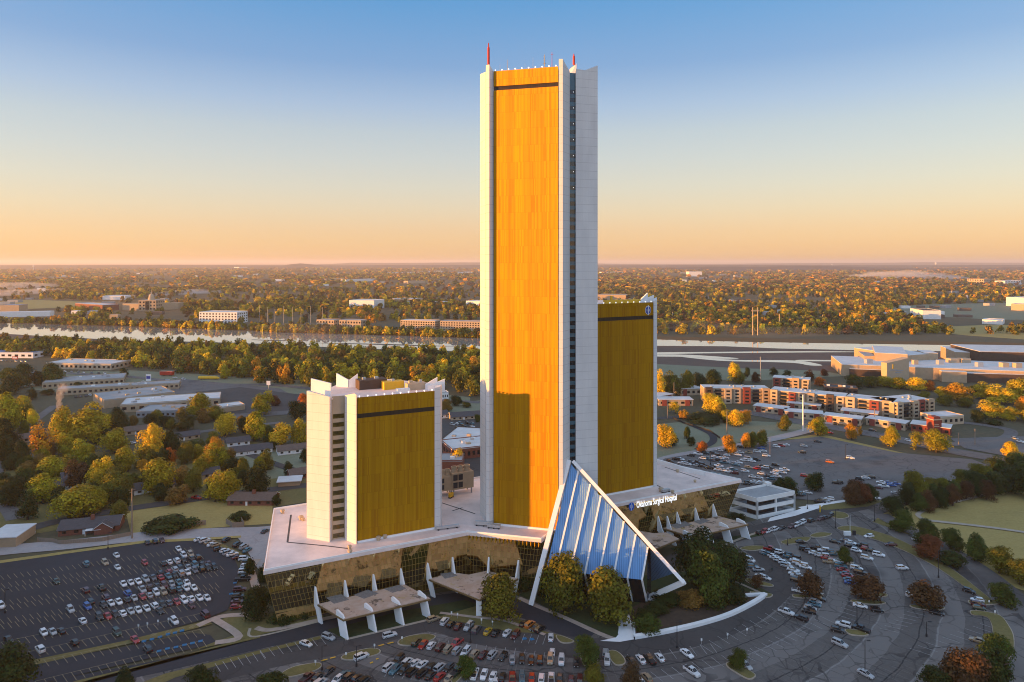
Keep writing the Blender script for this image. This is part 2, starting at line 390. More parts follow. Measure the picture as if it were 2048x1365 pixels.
M['line'] = mat('worn_line_paint', (.30, .26, .16), .8, var=.45, scale=1.2)
M['linew'] = mat('faded_white_paint', (.34, .34, .34), .8, var=.45, scale=1.2)
M['bluepaint'] = mat('blue_bay_paint', (.03, .16, .32), .8, var=.4, scale=1.5)

def sheet(mb, pts, z, mi=0):
    mb.add([(x, y, z) for x, y in pts], [tuple(range(len(pts)))], mi); return mb
LAYER = [0]
def nz_(z): LAYER[0] += 1; return z + LAYER[0] * .0016      # every sheet lies on its own level
def area(name, px, z, m, smooth=0):
    pts = GP(px); z = nz_(z)
    if smooth: pts = smooth_poly(pts, smooth)
    return struct(name, sheet(MB(), pts, z), M[m])
def ribbon(mb, pts, w, z, mi=0, h=0.0, close=False):
    """strip of width w along world points; a raised one (h) has sides"""
    n = len(pts); L, Rr = [], []
    for i in range(n):
        a = Vector(pts[max(0, i - 1)] if not close else pts[i - 1]); b = Vector(pts[min(n - 1, i + 1)] if not close else pts[(i + 1) % n])
        d = (b - a).normalized(); p = Vector(pts[i]); L.append(p + Vector((-d.y, d.x)) * w / 2); Rr.append(p - Vector((-d.y, d.x)) * w / 2)
    rng = range(n) if close else range(n - 1)
    for i in rng:
        j = (i + 1) % n
        mb.quad((*Rr[i], z + h), (*Rr[j], z + h), (*L[j], z + h), (*L[i], z + h), mi)
        if h:
            mb.quad((*L[i], z), (*L[i], z + h), (*L[j], z + h), (*L[j], z), mi); mb.quad((*Rr[i], z), (*Rr[j], z), (*Rr[j], z + h), (*Rr[i], z + h), mi)
    return mb
def road(name, px, w, z, m, k=8):
    return struct(name, ribbon(MB(), smooth_poly(GP(px), k, False), w, nz_(z)), M[m])
# ground sheet: a finely cut middle and one sheet out to the horizon
g_ = MB(); g_.quad((-60000, -1500, 0), (60000, -1500, 0), (60000, 46000, 0), (-60000, 46000, 0)); struct('ground', g_, M['ground'])
# hills on the skyline
def ridge(px, base_y, dist, m, depth=2500, seed=1):
    r = rnd(seed); mb = MB(); pts = smooth_poly([(x, y) for x, y in px], 8, False)
    fr, tp, bk = [], [], []
    for x, y in pts:
        X = (x - CX) / F * dist; h = max(0, CH - (y - HY) * dist / F)
        fr.append((X, dist - depth, 0)); tp.append((X, dist, h + r.uniform(-1, 1) * 1.5)); bk.append((X, dist + depth * 2, 0))
    n = len(pts)
    mb.add(fr + tp + bk, [(i, i + 1, n + i + 1, n + i) for i in range(n - 1)] + [(n + i, n + i + 1, 2 * n + i + 1, 2 * n + i) for i in range(n - 1)])
    return mb
M['hill'] = mat('wooded_hill', (.07, .045, .045), 1, var=.35, scale=.004, coord='Object')
struct('hills', ridge([(-60, 531), (120, 530.4), (330, 530.2), (560, 531), (578, 529.6), (600, 527.4), (622, 529.4), (660, 531.2), (800, 530.6), (1000, 530.5), (1250, 531), (1500, 530.4), (1800, 531), (2100, 530)], 0, 13000, 0, 1500, 3), M['hill'])
struct('hills', ridge([(640, 529), (685, 527.2), (705, 525.9), (760, 526.3), (860, 525.8), (940, 525.2), (1000, 525.6), (1100, 526.3), (1200, 527.6), (1300, 528.6)], 0, 22000, 0, 3000, 4), M['hill'])
struct('hills', ridge([(1180, 529.2), (1400, 528.6), (1536, 527.2), (1640, 526.4), (1760, 526.0), (1860, 524.9), (1960, 525.6), (2100, 526.0)], 0, 24000, 0, 3000, 5), M['hill'])
struct('hills', ridge([(1340, 536), (1420, 533.8), (1520, 534), (1600, 532.4), (1680, 533.2), (1760, 535.5), (1860, 537), (1960, 536.2), (2060, 534.6), (2150, 534)], 0, 9800, 0, 1300, 6), M['hill'])
struct('hills', ridge([(-60, 533.4), (100, 532.4), (240, 533.2), (420, 534.2), (560, 534.6)], 0, 12000, 0, 1500, 7), M['hill'])
# river
def water_mat():
    m, g = newmat('river_water', .03, 0, .5)
    g.b.inputs['Base Color'].default_value = (.035, .04, .045, 1); g.b.inputs['IOR'].default_value = 1.33
    g.b.inputs['Metallic'].default_value = .55
    g.b.inputs['Base Color'].default_value = (.56, .53, .51, 1)
    g.bump(g.noise(g.coord('Object', (1, .3, 1)), .02, 3), .02, .5)
    return m
M['water'] = water_mat()
far_bank = [(-260, 640), (-60, 646), (60, 648), (250, 653), (420, 659), (620, 667), (770, 671), (960, 677), (1150, 678.5), (1313, 679), (1500, 684), (1700, 687.5), (1880, 690), (2048, 693), (2300, 699)]
near_bank = [(2300, 722), (2048, 706), (1900, 703), (1700, 700.5), (1560, 697.5), (1450, 693), (1313, 692), (1150, 697), (960, 704.5), (870, 701), (760, 698.5), (640, 694), (520, 688), (400, 684), (262, 682), (190, 678), (110, 674), (0, 667.5), (-60, 664), (-260, 655)]
area('river', far_bank + near_bank, .03, 'water')
area('river_bank', [(1180, 697), (1313, 692.3), (1450, 693.2), (1560, 697.8), (1700, 700.8), (1900, 703.3), (2048, 706.3), (2300, 722), (2300, 760), (1640, 742), (1480, 737), (1313, 730), (1180, 728)], .02, 'sand')
area('river_bank', [(-260, 655), (-60, 664), (0, 667.6), (110, 674), (190, 678), (262, 682), (330, 684), (330, 694), (120, 690), (-260, 680)], .02, 'sand')
area('river_bank', [(-260, 628), (0, 640), (250, 646), (420, 653), (620, 661), (770, 665), (960, 671), (1313, 673), (1700, 681), (2048, 686), (2300, 690), (2300, 699.5), (2048, 693.4), (1880, 690.4), (1700, 687.8), (1500, 684.4), (1313, 679.4), (960, 677.4), (770, 671.4), (620, 667.4), (420, 659.4), (250, 653.4), (60, 648.3), (-260, 640.3)], .06, 'scrub')
for pts in ([(1180, 708), (1313, 705.2), (1400, 704.6), (1536, 703.2), (1640, 703), (1740, 704.4), (1640, 705.2), (1536, 706.0), (1400, 707.4), (1313, 709)],
            [(1180, 712), (1313, 709.4), (1372, 710), (1420, 712.5), (1478, 717.2), (1440, 718), (1380, 714.5), (1313, 713.6)],
            [(1360, 713.2), (1420, 717), (1480, 720.5), (1560, 720.8), (1610, 723.4), (1645, 731), (1620, 731.4), (1590, 726.6), (1530, 724.4), (1450, 722.6), (1390, 717.5)],
            [(1600, 720.2), (1680, 720.8), (1860, 722), (1860, 724), (1680, 723.4), (1600, 722.6)]):
    area('river', smooth_poly(pts, 4), .05, 'water')
area('sandbar', smooth_poly([(640, 686.5), (760, 688.2), (860, 691.5), (930, 693.2), (860, 692.9), (760, 690.2), (660, 687.6)], 4), .06, 'sand')
area('sandbar', smooth_poly([(505, 679.6), (560, 681), (594, 682.6), (560, 682.6), (515, 681)], 4), .06, 'sand')
area('sandbar', smooth_poly([(1536, 701.5), (1580, 700.4), (1610, 702.0), (1580, 703.2)], 4), .06, 'sand')
# fields and lawns
area('grass_field', [(30, 775), (85, 752), (130, 745), (200, 742), (330, 752), (300, 768), (110, 785)], Z_GRASS, 'frost')
area('grass_field', [(150, 752), (260, 741), (520, 756), (700, 768), (940, 795), (940, 815), (620, 790), (440, 780), (260, 764)], Z_GRASS, 'frost')
area('grass_field', [(870, 812), (970, 800), (970, 835), (870, 838)], Z_GRASS, 'frost')
area('grass_field', [(-80, 920), (80, 905), (300, 905), (480, 880), (640, 905), (640, 1000), (540, 1016), (240, 1040), (60, 1070), (-80, 1085)], Z_GRASS, 'grass')
area('grass_field', [(250, 1012), (400, 1000), (530, 985), (545, 1012), (545, 1048), (400, 1058), (262, 1068), (255, 1040)], Z_GRASS + .02, 'dry')
area('grass_field', [(440, 905), (600, 895), (620, 950), (480, 965)], Z_GRASS + .02, 'frost')
area('grass_field', [(1310, 850), (1420, 838), (1600, 848), (1640, 858), (1480, 885), (1400, 905), (1310, 925)], Z_GRASS, 'frost')
area('grass_field', [(1300, 728), (1480, 737), (1640, 742), (1700, 752), (1500, 762), (1300, 755)], Z_GRASS, 'frost')
area('grass_field', [(1860, 655), (1980, 650), (2200, 655), (2200, 690), (1940, 672), (1860, 664)], Z_GRASS, 'dry')
area('grass_field', [(1760, 618), (1840, 610), (2000, 606), (2250, 610), (2250, 640), (1990, 640), (1810, 630)], Z_GRASS, 'frost')
area('grass_field', [(1560, 566), (1760, 545), (1820, 548), (1640, 570)], Z_GRASS, 'frost')
area('grass_field', [(-100, 610), (60, 600), (200, 605), (240, 612), (60, 618), (-100, 622)], Z_GRASS, 'dry')
area('grass_field', [(1930, 550), (2048, 546), (2150, 548), (2150, 556), (1990, 556)], Z_GRASS, 'dry')
area('grass_field', smooth_poly([(1745, 1042), (1790, 1020), (1900, 985), (2060, 955), (2400, 930), (2900, 1100), (2300, 1240), (2048, 1182), (1985, 1150), (1900, 1105), (1820, 1075)], 6), Z_GRASS, 'dry')
area('grass_verge', smooth_poly([(1739, 1046), (1765, 1040), (1810, 1060), (1850, 1078), (1945, 1125), (2048, 1196), (2120, 1260), (2060, 1230), (1960, 1160), (1860, 1100), (1780, 1066)], 5), Z_GRASS + .02, 'grass')
area('grass_verge', [(1560, 880), (1640, 868), (1800, 905), (2010, 945), (2040, 960), (1985, 960), (1780, 912), (1640, 878)], Z_GRASS, 'dry')
# streets and lots behind the towers
road('street', [(-120, 1126), (0, 1103), (140, 1090), (290, 1074), (420, 1067), (540, 1062), (640, 1040)], 11, Z_ROAD, 'concrete_road')
area('parking_lot', [(470, 1070), (560, 1060), (560, 1120), (525, 1150), (508, 1128), (490, 1095)], Z_ROAD - .01, 'concrete_road')
road('street', [(-60, 1068), (40, 1062), (110, 1045), (235, 1022), (380, 1001), (470, 988), (560, 978), (640, 968)], 8, Z_ROAD, 'asph_road')
road('street', [(-60, 905), (80, 912), (165, 899), (300, 880), (420, 862), (560, 846)], 7, Z_ROAD, 'asph_far')
road('street', [(110, 812), (60, 850), (20, 900), (-10, 960), (30, 1040)], 7, Z_ROAD, 'asph_far')
road('street', [(440, 870), (480, 900), (540, 925), (600, 945)], 6, Z_ROAD, 'asph_road')
area('parking_lot', [(235, 800), (310, 768), (360, 758), (560, 778), (600, 800), (600, 828), (470, 838), (300, 832)], Z_ROAD, 'asph_far')
area('parking_lot', [(390, 785), (480, 775), (600, 790), (610, 820), (450, 830)], Z_ROAD + .02, 'asph_road')
area('parking_lot', [(870, 840), (975, 835), (975, 990), (870, 960)], Z_ROAD, 'asph_road')
road('street', [(60, 745), (230, 752), (400, 768), (560, 772), (720, 790), (960, 806)], 9, Z_ROAD + .04, 'asph_far')
road('street', [(1290, 932), (1360, 912), (1480, 892), (1600, 866), (1660, 846), (1700, 835)], 9, Z_ROAD, 'concrete_road')
road('street', [(1480, 822), (1620, 848), (1760, 872), (1900, 902), (2060, 930), (2300, 975)], 16, Z_ROAD + .04, 'asph_far')
road('street', [(1300, 838), (1420, 832), (1500, 828), (1600, 832)], 8, Z_ROAD, 'asph_road')
road('street', [(1380, 850), (1420, 868), (1425, 885), (1395, 900)], 5, Z_ROAD + .02, 'asph_new')
road('street', [(1880, 842), (1960, 850), (2020, 862), (2000, 880), (1900, 890)], 8, Z_ROAD, 'asph_far')
area('parking_lot', [(1900, 878), (2080, 872), (2300, 890), (2300, 930), (2050, 920), (1930, 898)], Z_ROAD, 'asph_far')
area('parking_lot', [(1290, 945), (1330, 918), (1480, 893), (1640, 874), (1790, 906), (1945, 920), (2010, 945), (1960, 965), (1850, 1000), (1780, 1012), (1690, 1005), (1600, 1000), (1480, 990), (1290, 990)], Z_ROAD, 'asph_far')
# the front lots
area('parking_lot', [(-120, 1146), (0, 1127), (150, 1106), (288, 1087), (395, 1083), (442, 1099), (470, 1120), (478, 1142), (470, 1180), (455, 1222), (410, 1240), (300, 1272), (40, 1330), (-160, 1385)], Z_ROAD, 'asph_new')
front = [(-300, 1560), (120, 1372), (330, 1330), (520, 1278), (640, 1246), (760, 1216), (860, 1190), (960, 1175), (1040, 1195), (1150, 1235), (1210, 1265), (1290, 1255), (1400, 1222), (1480, 1170), (1420, 1120), (1400, 1080), (1480, 1050), (1600, 1020), (1720, 1004), (1795, 1008), (1745, 1045), (1850, 1082), (1960, 1140), (2048, 1208), (2400, 1480), (2400, 1700), (-300, 1800)]
area('front_lot', front, Z_ROAD - .03, 'asph_old')
area('access_road', [(-300, 1520), (120, 1360), (330, 1320), (512, 1277), (648, 1244), (760, 1214), (875, 1192), (960, 1182), (960, 1206), (860, 1228), (690, 1262), (512, 1302), (330, 1345), (120, 1390), (-300, 1570)], Z_ROAD, 'asph_new')
area('access_road', [(940, 1195), (1030, 1196), (1100, 1222), (1150, 1243), (1190, 1268), (1170, 1285), (1110, 1268), (1050, 1240), (1000, 1228), (950, 1215)], Z_ROAD, 'asph_new')
ring = smooth_poly(GP([(300, 1396), (430, 1346), (560, 1313), (700, 1285), (860, 1246), (960, 1270), (1090, 1290), (1200, 1300), (1290, 1292), (1400, 1268), (1480, 1235), (1535, 1195), (1560, 1160), (1540, 1120), (1500, 1092)]), 10, False)
struct('ring_road', ribbon(MB(), ring, 12, nz_(Z_ROAD + .01)), M['asph_road'])
road('ring_road', [(1760, 1030), (1800, 1052), (1870, 1085), (1960, 1140), (2040, 1205), (2110, 1290)], 8, Z_ROAD + .015, 'asph_far')
road('ring_road', [(1330, 1130), (1440, 1085), (1530, 1058), (1640, 1030), (1730, 1012)], 9, Z_ROAD + .012, 'asph_road')
area('lower_lot', [(-60, 1385), (48, 1330), (230, 1300), (385, 1268), (420, 1272), (432, 1285), (410, 1294), (250, 1330), (60, 1375), (-60, 1410)], Z_ROAD + .03, 'asph_new')
# lawns and beds round the buildings
area('lawn', [(655, 1262), (690, 1282), (770, 1262), (857, 1241), (937, 1221), (960, 1212), (930, 1202), (800, 1225)], Z_ROAD + .05, 'lawn')
area('lawn', [(870, 1238), (960, 1212), (1010, 1225), (1050, 1246), (1085, 1264), (1130, 1275), (1155, 1287), (1122, 1288), (1100, 1270), (1020, 1266), (930, 1248)], Z_ROAD + .05, 'grass')
area('lawn', [(1040, 1192), (1062, 1175), (1170, 1160), (1320, 1150), (1450, 1140), (1545, 1190), (1480, 1225), (1380, 1252), (1268, 1272), (1240, 1282), (1200, 1265), (1120, 1230)], Z_ROAD + .05, 'lawn')
area('planting_bed', smooth_poly([(1255, 1225), (1330, 1190), (1430, 1180), (1520, 1192), (1500, 1212), (1420, 1240), (1330, 1258), (1262, 1268)], 4), Z_ROAD + .08, 'mulch')
area('lawn', [(430, 1245), (470, 1232), (540, 1228), (640, 1222), (650, 1242), (512, 1274), (390, 1302), (430, 1286), (470, 1272)], Z_ROAD + .05, 'grass')
area('grass_verge', [(-120, 1395), (40, 1328), (250, 1284), (415, 1243), (425, 1250), (380, 1262), (250, 1292), (45, 1338), (-120, 1412)], Z_ROAD + .06, 'grass')
area('grass_verge', [(100, 1384), (300, 1332), (420, 1298), (520, 1272), (520, 1278), (330, 1322), (150, 1365), (60, 1400)], Z_ROAD + .07, 'grass')
area('grass_verge', [(200, 1400), (330, 1350), (512, 1305), (660, 1270), (668, 1274), (512, 1312), (350, 1358), (260, 1400)], Z_ROAD + .07, 'grass')
area('grass_verge', [(-120, 1142), (0, 1123), (150, 1102), (288, 1083), (395, 1078), (482, 1073), (482, 1077), (395, 1083), (288, 1088), (150, 1107), (0, 1128.5), (-120, 1150)], Z_ROAD + .05, 'dry')
area('grass_verge', [(400, 1079), (430, 1083), (478, 1105), (508, 1128), (510, 1150), (490, 1135), (470, 1114), (440, 1095)], Z_ROAD + .05, 'grass')
area('lawn', [(1340, 1098), (1420, 1082), (1520, 1066), (1526, 1072), (1460, 1086), (1360, 1112)], Z_ROAD + .05, 'lawn')
area('lawn', [(1625, 1012), (1700, 1000), (1770, 1003), (1735, 1015), (1650, 1022)], Z_ROAD + .05, 'grass')
# footpaths
for px, w, m in (([(395, 1254), (440, 1236), (490, 1232), (520, 1236)], 2.6, 'path'), ([(428, 1240), (478, 1276), (430, 1288)], 2.6, 'path'), ([(512, 1258), (545, 1262), (640, 1242), (800, 1208)], 2.2, 'path'),
                 ([(1038, 1198), (1070, 1213), (1130, 1238), (1200, 1270), (1235, 1283)], 2.0, 'path'), ([(510, 1232), (512, 1180), (502, 1140), (515, 1120)], 3, 'path'),
                 ([(1245, 1232), (1251, 1255), (1250, 1272)], 4.6, 'concrete'), ([(1850, 1042), (1960, 1054), (2060, 1068), (2250, 1100)], 2.6, 'kerb'), ([(1850, 1042), (1836, 1030), (1870, 1015), (1950, 996), (2040, 972)], 2.2, 'kerb'),
                 ([(1600, 1018), (1680, 1005), (1760, 997)], 2.6, 'concrete'), ([(1420, 1225 - 80), (1470, 1165), (1530, 1192)], 1.2, 'kerb'), ([(1380, 1120), (1500, 1072), (1530, 1065)], 1.4, 'kerb'), ([(690, 1282), (770, 1263), (858, 1242)], 1.2, 'kerb'),
                 ([(880, 1228), (960, 1238), (1010, 1244), (1090, 1272)], 1.4, 'path'), ([(500, 1275 - 16), (512, 1276), (648, 1243)], .9, 'kerb')):
    struct('footpath', ribbon(MB(), smooth_poly(GP(px), 6, False), w, nz_(Z_ROAD + .08), 0), M[m])
area('footpath', [(1200, 1285), (1232, 1278), (1246, 1260), (1264, 1252), (1268, 1282), (1240, 1287)], Z_ROAD + .13, 'concrete')
area('footpath', [(1535, 1046), (1590, 1034), (1640, 1018), (1650, 1010), (1620, 1012), (1595, 1022), (1540, 1038)], Z_ROAD + .12, 'concrete')
# kerbed islands
def island(px, gm='grass', h=.36):
    pts = smooth_poly(GP(px), 6); mb = MB()
    mb.prism(pts, Z_ROAD - .05, Z_ROAD + h, 1)
    cx, cy = sum(p[0] for p in pts) / len(pts), sum(p[1] for p in pts) / len(pts)
    inn = []
    for x, y in pts:
        d = math.hypot(x - cx, y - cy); k = max(.2, 1 - .32 / d) if d else 1; inn.append((cx + (x - cx) * k, cy + (y - cy) * k))
    sheet(mb, inn, Z_ROAD + h + .03, 0)
    struct('grass_island', mb, [M[gm], M['kerb']])
for px in ([(682, 1318), (700, 1308), (740, 1300), (760, 1303), (755, 1312), (715, 1322), (690, 1323)], [(796, 1286), (815, 1276), (850, 1271), (871, 1275), (862, 1284), (825, 1294), (800, 1293)],
           [(563, 1350), (590, 1336), (635, 1329), (644, 1335), (630, 1345), (590, 1356), (570, 1357)], [(1452, 1330), (1468, 1328), (1505, 1348), (1511, 1357), (1495, 1361), (1460, 1341)],
           [(1216, 1306), (1232, 1305), (1248, 1318), (1250, 1331), (1233, 1334), (1220, 1322)], [(1160, 1310), (1178, 1308), (1182, 1330), (1168, 1334)], [(905, 1352), (935, 1338), (925, 1356), (905, 1372)],
           [(1112, 1274), (1130, 1277), (1148, 1286), (1132, 1290), (1118, 1286)], [(1586, 1192), (1610, 1193), (1628, 1197), (1610, 1199), (1588, 1197)], [(1703, 1203), (1740, 1203), (1772, 1208), (1750, 1212), (1710, 1208)],
           [(1820, 1213), (1850, 1215), (1890, 1218), (1870, 1224), (1830, 1219)], [(1690, 1262), (1720, 1264), (1738, 1270), (1728, 1275), (1700, 1272)], [(1700, 1186), (1730, 1188), (1770, 1190), (1770, 1196), (1720, 1194)],
           [(1942, 1224), (1970, 1226), (2000, 1234), (2015, 1250), (2028, 1275), (2026, 1310), (2010, 1320), (1990, 1290), (1978, 1240), (1945, 1232)], [(1937, 1204), (1960, 1204), (2000, 1204), (2000, 1210), (1960, 1213), (1940, 1210)],
           [(1563, 1085), (1590, 1078), (1620, 1077), (1612, 1086), (1580, 1091), (1566, 1090)], [(1620, 1073), (1640, 1067), (1664, 1070), (1650, 1076), (1628, 1077)], [(1480, 1100), (1500, 1094), (1535, 1096), (1510, 1104)],
           [(1490, 1160), (1510, 1162), (1545, 1172), (1540, 1176), (1500, 1170)], [(1500, 1186), (1525, 1188), (1545, 1192), (1538, 1198), (1510, 1196)], [(1665, 1025), (1690, 1028), (1698, 1036), (1680, 1040), (1660, 1034)],
           [(1675, 1060), (1700, 1054), (1740, 1062), (1790, 1078), (1850, 1108), (1910, 1145), (1955, 1180), (1985, 1205), (1975, 1205), (1930, 1176), (1870, 1135), (1800, 1100), (1740, 1078)]):
    island(px)
# painted lines
def stall_lines(mb, pa, pb, n, dpx, ln=5.2, w=.14, mi=0, base=False):
    a, b = Vector(G(*pa)), Vector(G(*pb))
    for k in range(n + 1):
        p = a + (b - a) * k / n
        t = k / n; q = (pa[0] + (pb[0] - pa[0]) * t, pa[1] + (pb[1] - pa[1]) * t)
        d = (Vector(G(q[0] + dpx[0], q[1] + dpx[1])) - Vector(G(*q))).normalized()
        ribbon(mb, [p, p + d * ln], w, Z_MARK + .03, mi)
    if base: ribbon(mb, [a, b], w, Z_MARK + .032, mi)
ml = MB()
for pa, pb, n, d in (((-40, 1160), (470 - 90, 1097), 34, (8, 9)), ((-40, 1176), (400, 1112), 34, (8, 9)), ((-40, 1186), (400, 1122), 34, (8, 9)), ((-40, 1212), (440, 1134), 36, (8, 9)), ((-40, 1222), (440, 1144), 36, (8, 9)),
                     ((-30, 1246), (430, 1168), 34, (9, 11)), ((-30, 1256), (430, 1178), 34, (9, 11)), ((-30, 1294), (405, 1204), 30, (8, 10)), ((-10, 1322), (400, 1230), 28, (8, 10)),
                     ((50, 1330), (400, 1262), 20, (7, 9)), ((70, 1366), (405, 1284), 20, (6, 9))):
    stall_lines(ml, pa, pb, n, d, base=pa[1] > 1290)
for pa, pb, n, d in (((860, 1280), (1130, 1312), 14, (-4, 20)), ((780, 1336), (940, 1352), 9, (-8, 16)), ((1035, 1270), (1092, 1274), 4, (-4, 11)), ((1190, 1309), (1215, 1312), 1, (8, 20)), ((1255, 1312), (1420, 1290), 8, (11, 15)), ((1400, 1292), (1545, 1222), 9, (14, 9)),
                     ((1280, 1352), (1500, 1300), 11, (14, 11)), ((1480, 1310), (1640, 1235), 12, (16, 8)), ((430, 1330), (520, 1306), 6, (6, 9)), ((520, 1304), (640, 1276), 7, (6, 8)), ((1670, 1250), (1690, 1195), 7, (16, 5)), ((1560, 1216), (1600, 1170), 6, (18, 3)),
                     ((1760, 1260), (1830, 1215), 8, (18, 4)), ((1820, 1300), (1960, 1250), 9, (18, 6))):
    stall_lines(ml, pa, pb, n, d, 5.4, .15, 1)
for (x0, y0), (x1, y1) in (((642, 1325), (655, 1321.5)), ((660, 1320), (671, 1317)), ((757, 1295), (768, 1292)), ((775, 1290.5), (787, 1287.5)), ((752, 1322), (757, 1320)), ((740, 1330), (746, 1327))):
    ribbon(ml, [G(x0, y0), G(x1, y1)], .55, Z_MARK + .04, 2)
for x, y in ((288, 1285), (304, 1281), (320, 1276.5), (336, 1271), (350, 1268), (364, 1264), (318, 1305), (335, 1300), (352, 1297), (369, 1292.5), (385, 1289), (401, 1285), (470, 1168), (462, 1190), (1049, 1280), (1064, 1281), (1048 + 110, 1284)):
    p = G(x, y); ml.box((p[0], p[1], Z_ROAD), (1.3, 1.1, Z_MARK + .05 - Z_ROAD), .4, 3)
for x in (300, 330, 355, 378): 
    for k in range(4): ribbon(ml, [G(x + k * 3, 1277 - (x - 300) * .22 - k * .4), G(x + k * 3 + 5, 1270 - (x - 300) * .22 - k * .4)], .14, Z_MARK + .03, 0)
struct('parking_lines', ml, [M['line'], M['linew'], M['yellow'], M['bluepaint']])
# ================================================================== the three gold towers
ZP = 21.0                                     # podium roof height
def frame2(a, b):
    a, b = Vector(a), Vector(b); u = (b - a).normalized(); return a, u, Vector((u.y, -u.x)), (b - a).length
def add_tower(name, label, gl, gr, top, body, lfin, rfin, walls, slot, floors, base=ZP):
    """gl, gr: the two ends of the gold face; body: plan outline; fins, walls: (plan outline, top heights)"""
    t = thing(name, label, 'tower', ((gl[0] + gr[0]) / 2, (gl[1] + gr[1]) / 2, base))
    a, u, n, L = frame2(gl, gr)
    core = MB().prism(body, base, top - .9, 0); core.build('core_wall', M['panel'], t)
    roof = MB()
    cx, cy = sum(p[0] for p in body) / len(body), sum(p[1] for p in body) / len(body)
    roof.prism([(cx + (p[0] - cx) * .95, cy + (p[1] - cy) * .95) for p in body], top - .9, top - .4, 0)
    roof.build('roof', M['roofpale'], t)
    def P(s, d): p = a + u * s + n * d; return (p.x, p.y)
    # gold screen below and above the dark band, hung 0.6 m in front of the core
    for nm, z0, z1, off, m in (('gold_screen', base + .7, top - 7.2, .6, M['gold']), ('gold_parapet_screen', top - 5.6, top + .25, .6, M['gold']), ('louvre_band', top - 7.2, top - 5.6, .25, M['darkband'])):
        b = MB()
        p0, p1 = P(.05, off), P(L - .05, off); q0, q1 = P(.05, .02), P(L - .05, .02)
        b.quad((*p0, z0), (*p1, z0), (*p1, z1), (*p0, z1), 0, [(0, z0), (L, z0), (L, z1), (0, z1)])
        b.add([(*p0, z0), (*p1, z0), (*p1, z1), (*p0, z1), (*q0, z0), (*q1, z0), (*q1, z1), (*q0, z1)], [(3, 2, 6, 7), (4, 5, 1, 0), (0, 3, 7, 4), (5, 6, 2, 1)], 0, [[(0, 0)] * 4] * 4)
        b.build(nm, m, t, fix=False)
    MB().box((*P(L / 2, .45), base), (L, .9, .7), math.atan2(u.y, u.x)).build('plinth', M['concrete'], t)
    for nm, items in (('corner_fin', [lfin, rfin]), ('side_pier', walls)):
        for poly, zt in items: MB().prism(poly, base, zt).build(nm, M['panel'], t)
    # window slot: a spandrel strip with one window per floor
    (s0, s1), z0, z1, lit, winmat, stripmat = slot
    sa, su, sn, sl = frame2(s0, s1)
    st = MB(); q = lambda s, d: tuple(sa + su * s + sn * d)
    st.prism([q(0, .06), q(sl, .06), q(sl, -.3), q(0, -.3)], base, z1 + 5, 0); st.build('spandrel_strip', stripmat, t)
    fh = (z1 - z0) / floors
    wm = MB().prism([q(sl * .08, .12), q(sl * .94, .12), q(sl * .94, .0), q(sl * .08, .0)], 0, fh * .52).mesh('window', winmat, fix=True)
    lm = MB().prism([q(sl * .6, .18), q(sl * .69, .18), q(sl * .69, .1), q(sl * .6, .1)], 0, .25).mesh('ceiling_light', M['lamp'], fix=True)
    for k in range(floors):
        w = link('window', wm, t, (-t.location.x, -t.location.y, z0 + k * fh - base))
        if lit(k): link('ceiling_light', lm, w, (0, 0, fh * .22))
    # floodlights standing along the top of the gold face
    fl = MB().lathe([(.1, 0), (.12, .25), (.27, .3), (.29, .52), (.16, .66)]).mesh('floodlight', M['lamp'], fix=True)
    for k in range(10):
        p = P(L * (k + .25) / 9.6, .35); link('floodlight', fl, t, (p[0] - t.location.x, p[1] - t.location.y, top + .25 - base))
    return t, P, L
# tall tower
tm, Pm, Lm = add_tower('office_tower', 'tallest gold-faced tower with white corner fins and red masts', (-6.93, 263.08), (17.48, 256.54), 195.1,
    [(-6.93, 263.08), (17.48, 256.54), (22.03, 261.06), (24.34, 262.02), (32.80, 264.72), (34.63, 278.95), (13.47, 303.96), (-8.66, 294.34), (-12.50, 274.14), (-10.20, 265.87)],
    ([(-9.96, 262.31), (-8.71, 261.54), (-6.93, 263.27), (-9.23, 265.87), (-10.20, 265.87)], [197.61, 197.7, 195.3, 195.1, 195.49]),
    ([(17.51, 255.39), (18.97, 255.10), (22.12, 260.96), (20.58, 261.45), (17.70, 256.92)], [197.99, 197.89, 194.72, 194.72, 197.61]),
    [([(-12.75, 273.57), (-10.29, 265.49), (-9.52, 266.06), (-11.83, 274.14)], [197.22, 195.97, 195.97, 197.22]),
     ([(24.34, 260.68), (27.90, 261.64), (33.04, 263.27), (33.19, 265.10), (27.70, 263.37), (24.34, 262.89)], [195.87, 195.49, 197.8, 197.89, 195.68, 195.97])],
    (((21.88, 260.92), (24.38, 261.54)), 46.0, 189.3, lambda k: k > 33 and k % 2 == 0, M['glass_dark'], M['glass_teal']), 47)
MB().prism([(22.41, 265.00), (25.01, 264.72), (25.01, 265.87), (22.41, 266.26)], 194.1, [194.34, 199.1, 199.1, 197.22]).build('roof_wing', M['panel'], tm)
MB().prism([(26.55, 263.95), (29.24, 264.72), (28.86, 266.45), (26.16, 265.68)], 194.3, 196.3).build('plant_room', M['tanwall'], tm)
def mast(name, label, x, y, z, h, r, parent_note=None):
    o = MB().lathe([(r, 0), (r, h * .62), (r * .95, h * .8), (r * .5, h * .83), (r * .45, h * .97), (r * .15, h)], (0, 0, 0), 10).build(name, M['redpaint'])
    o.location = (x, y, z); return tag(o, label, 'mast')
def rooftop(dark, label, x, y, z, h, r=.09, arms=(), mt='galv'):
    b = MB().tube((0, 0, 0), (0, 0, h), r * 1.3, r * .7, 6)
    for zz, l in arms: b.tube((-l, 0, zz), (l, 0, zz), r * .6, n=5)
    o = b.build('antenna', M[mt]); o.location = (x, y, z); return tag(o, label, 'antenna', 'antennas on the tallest tower')
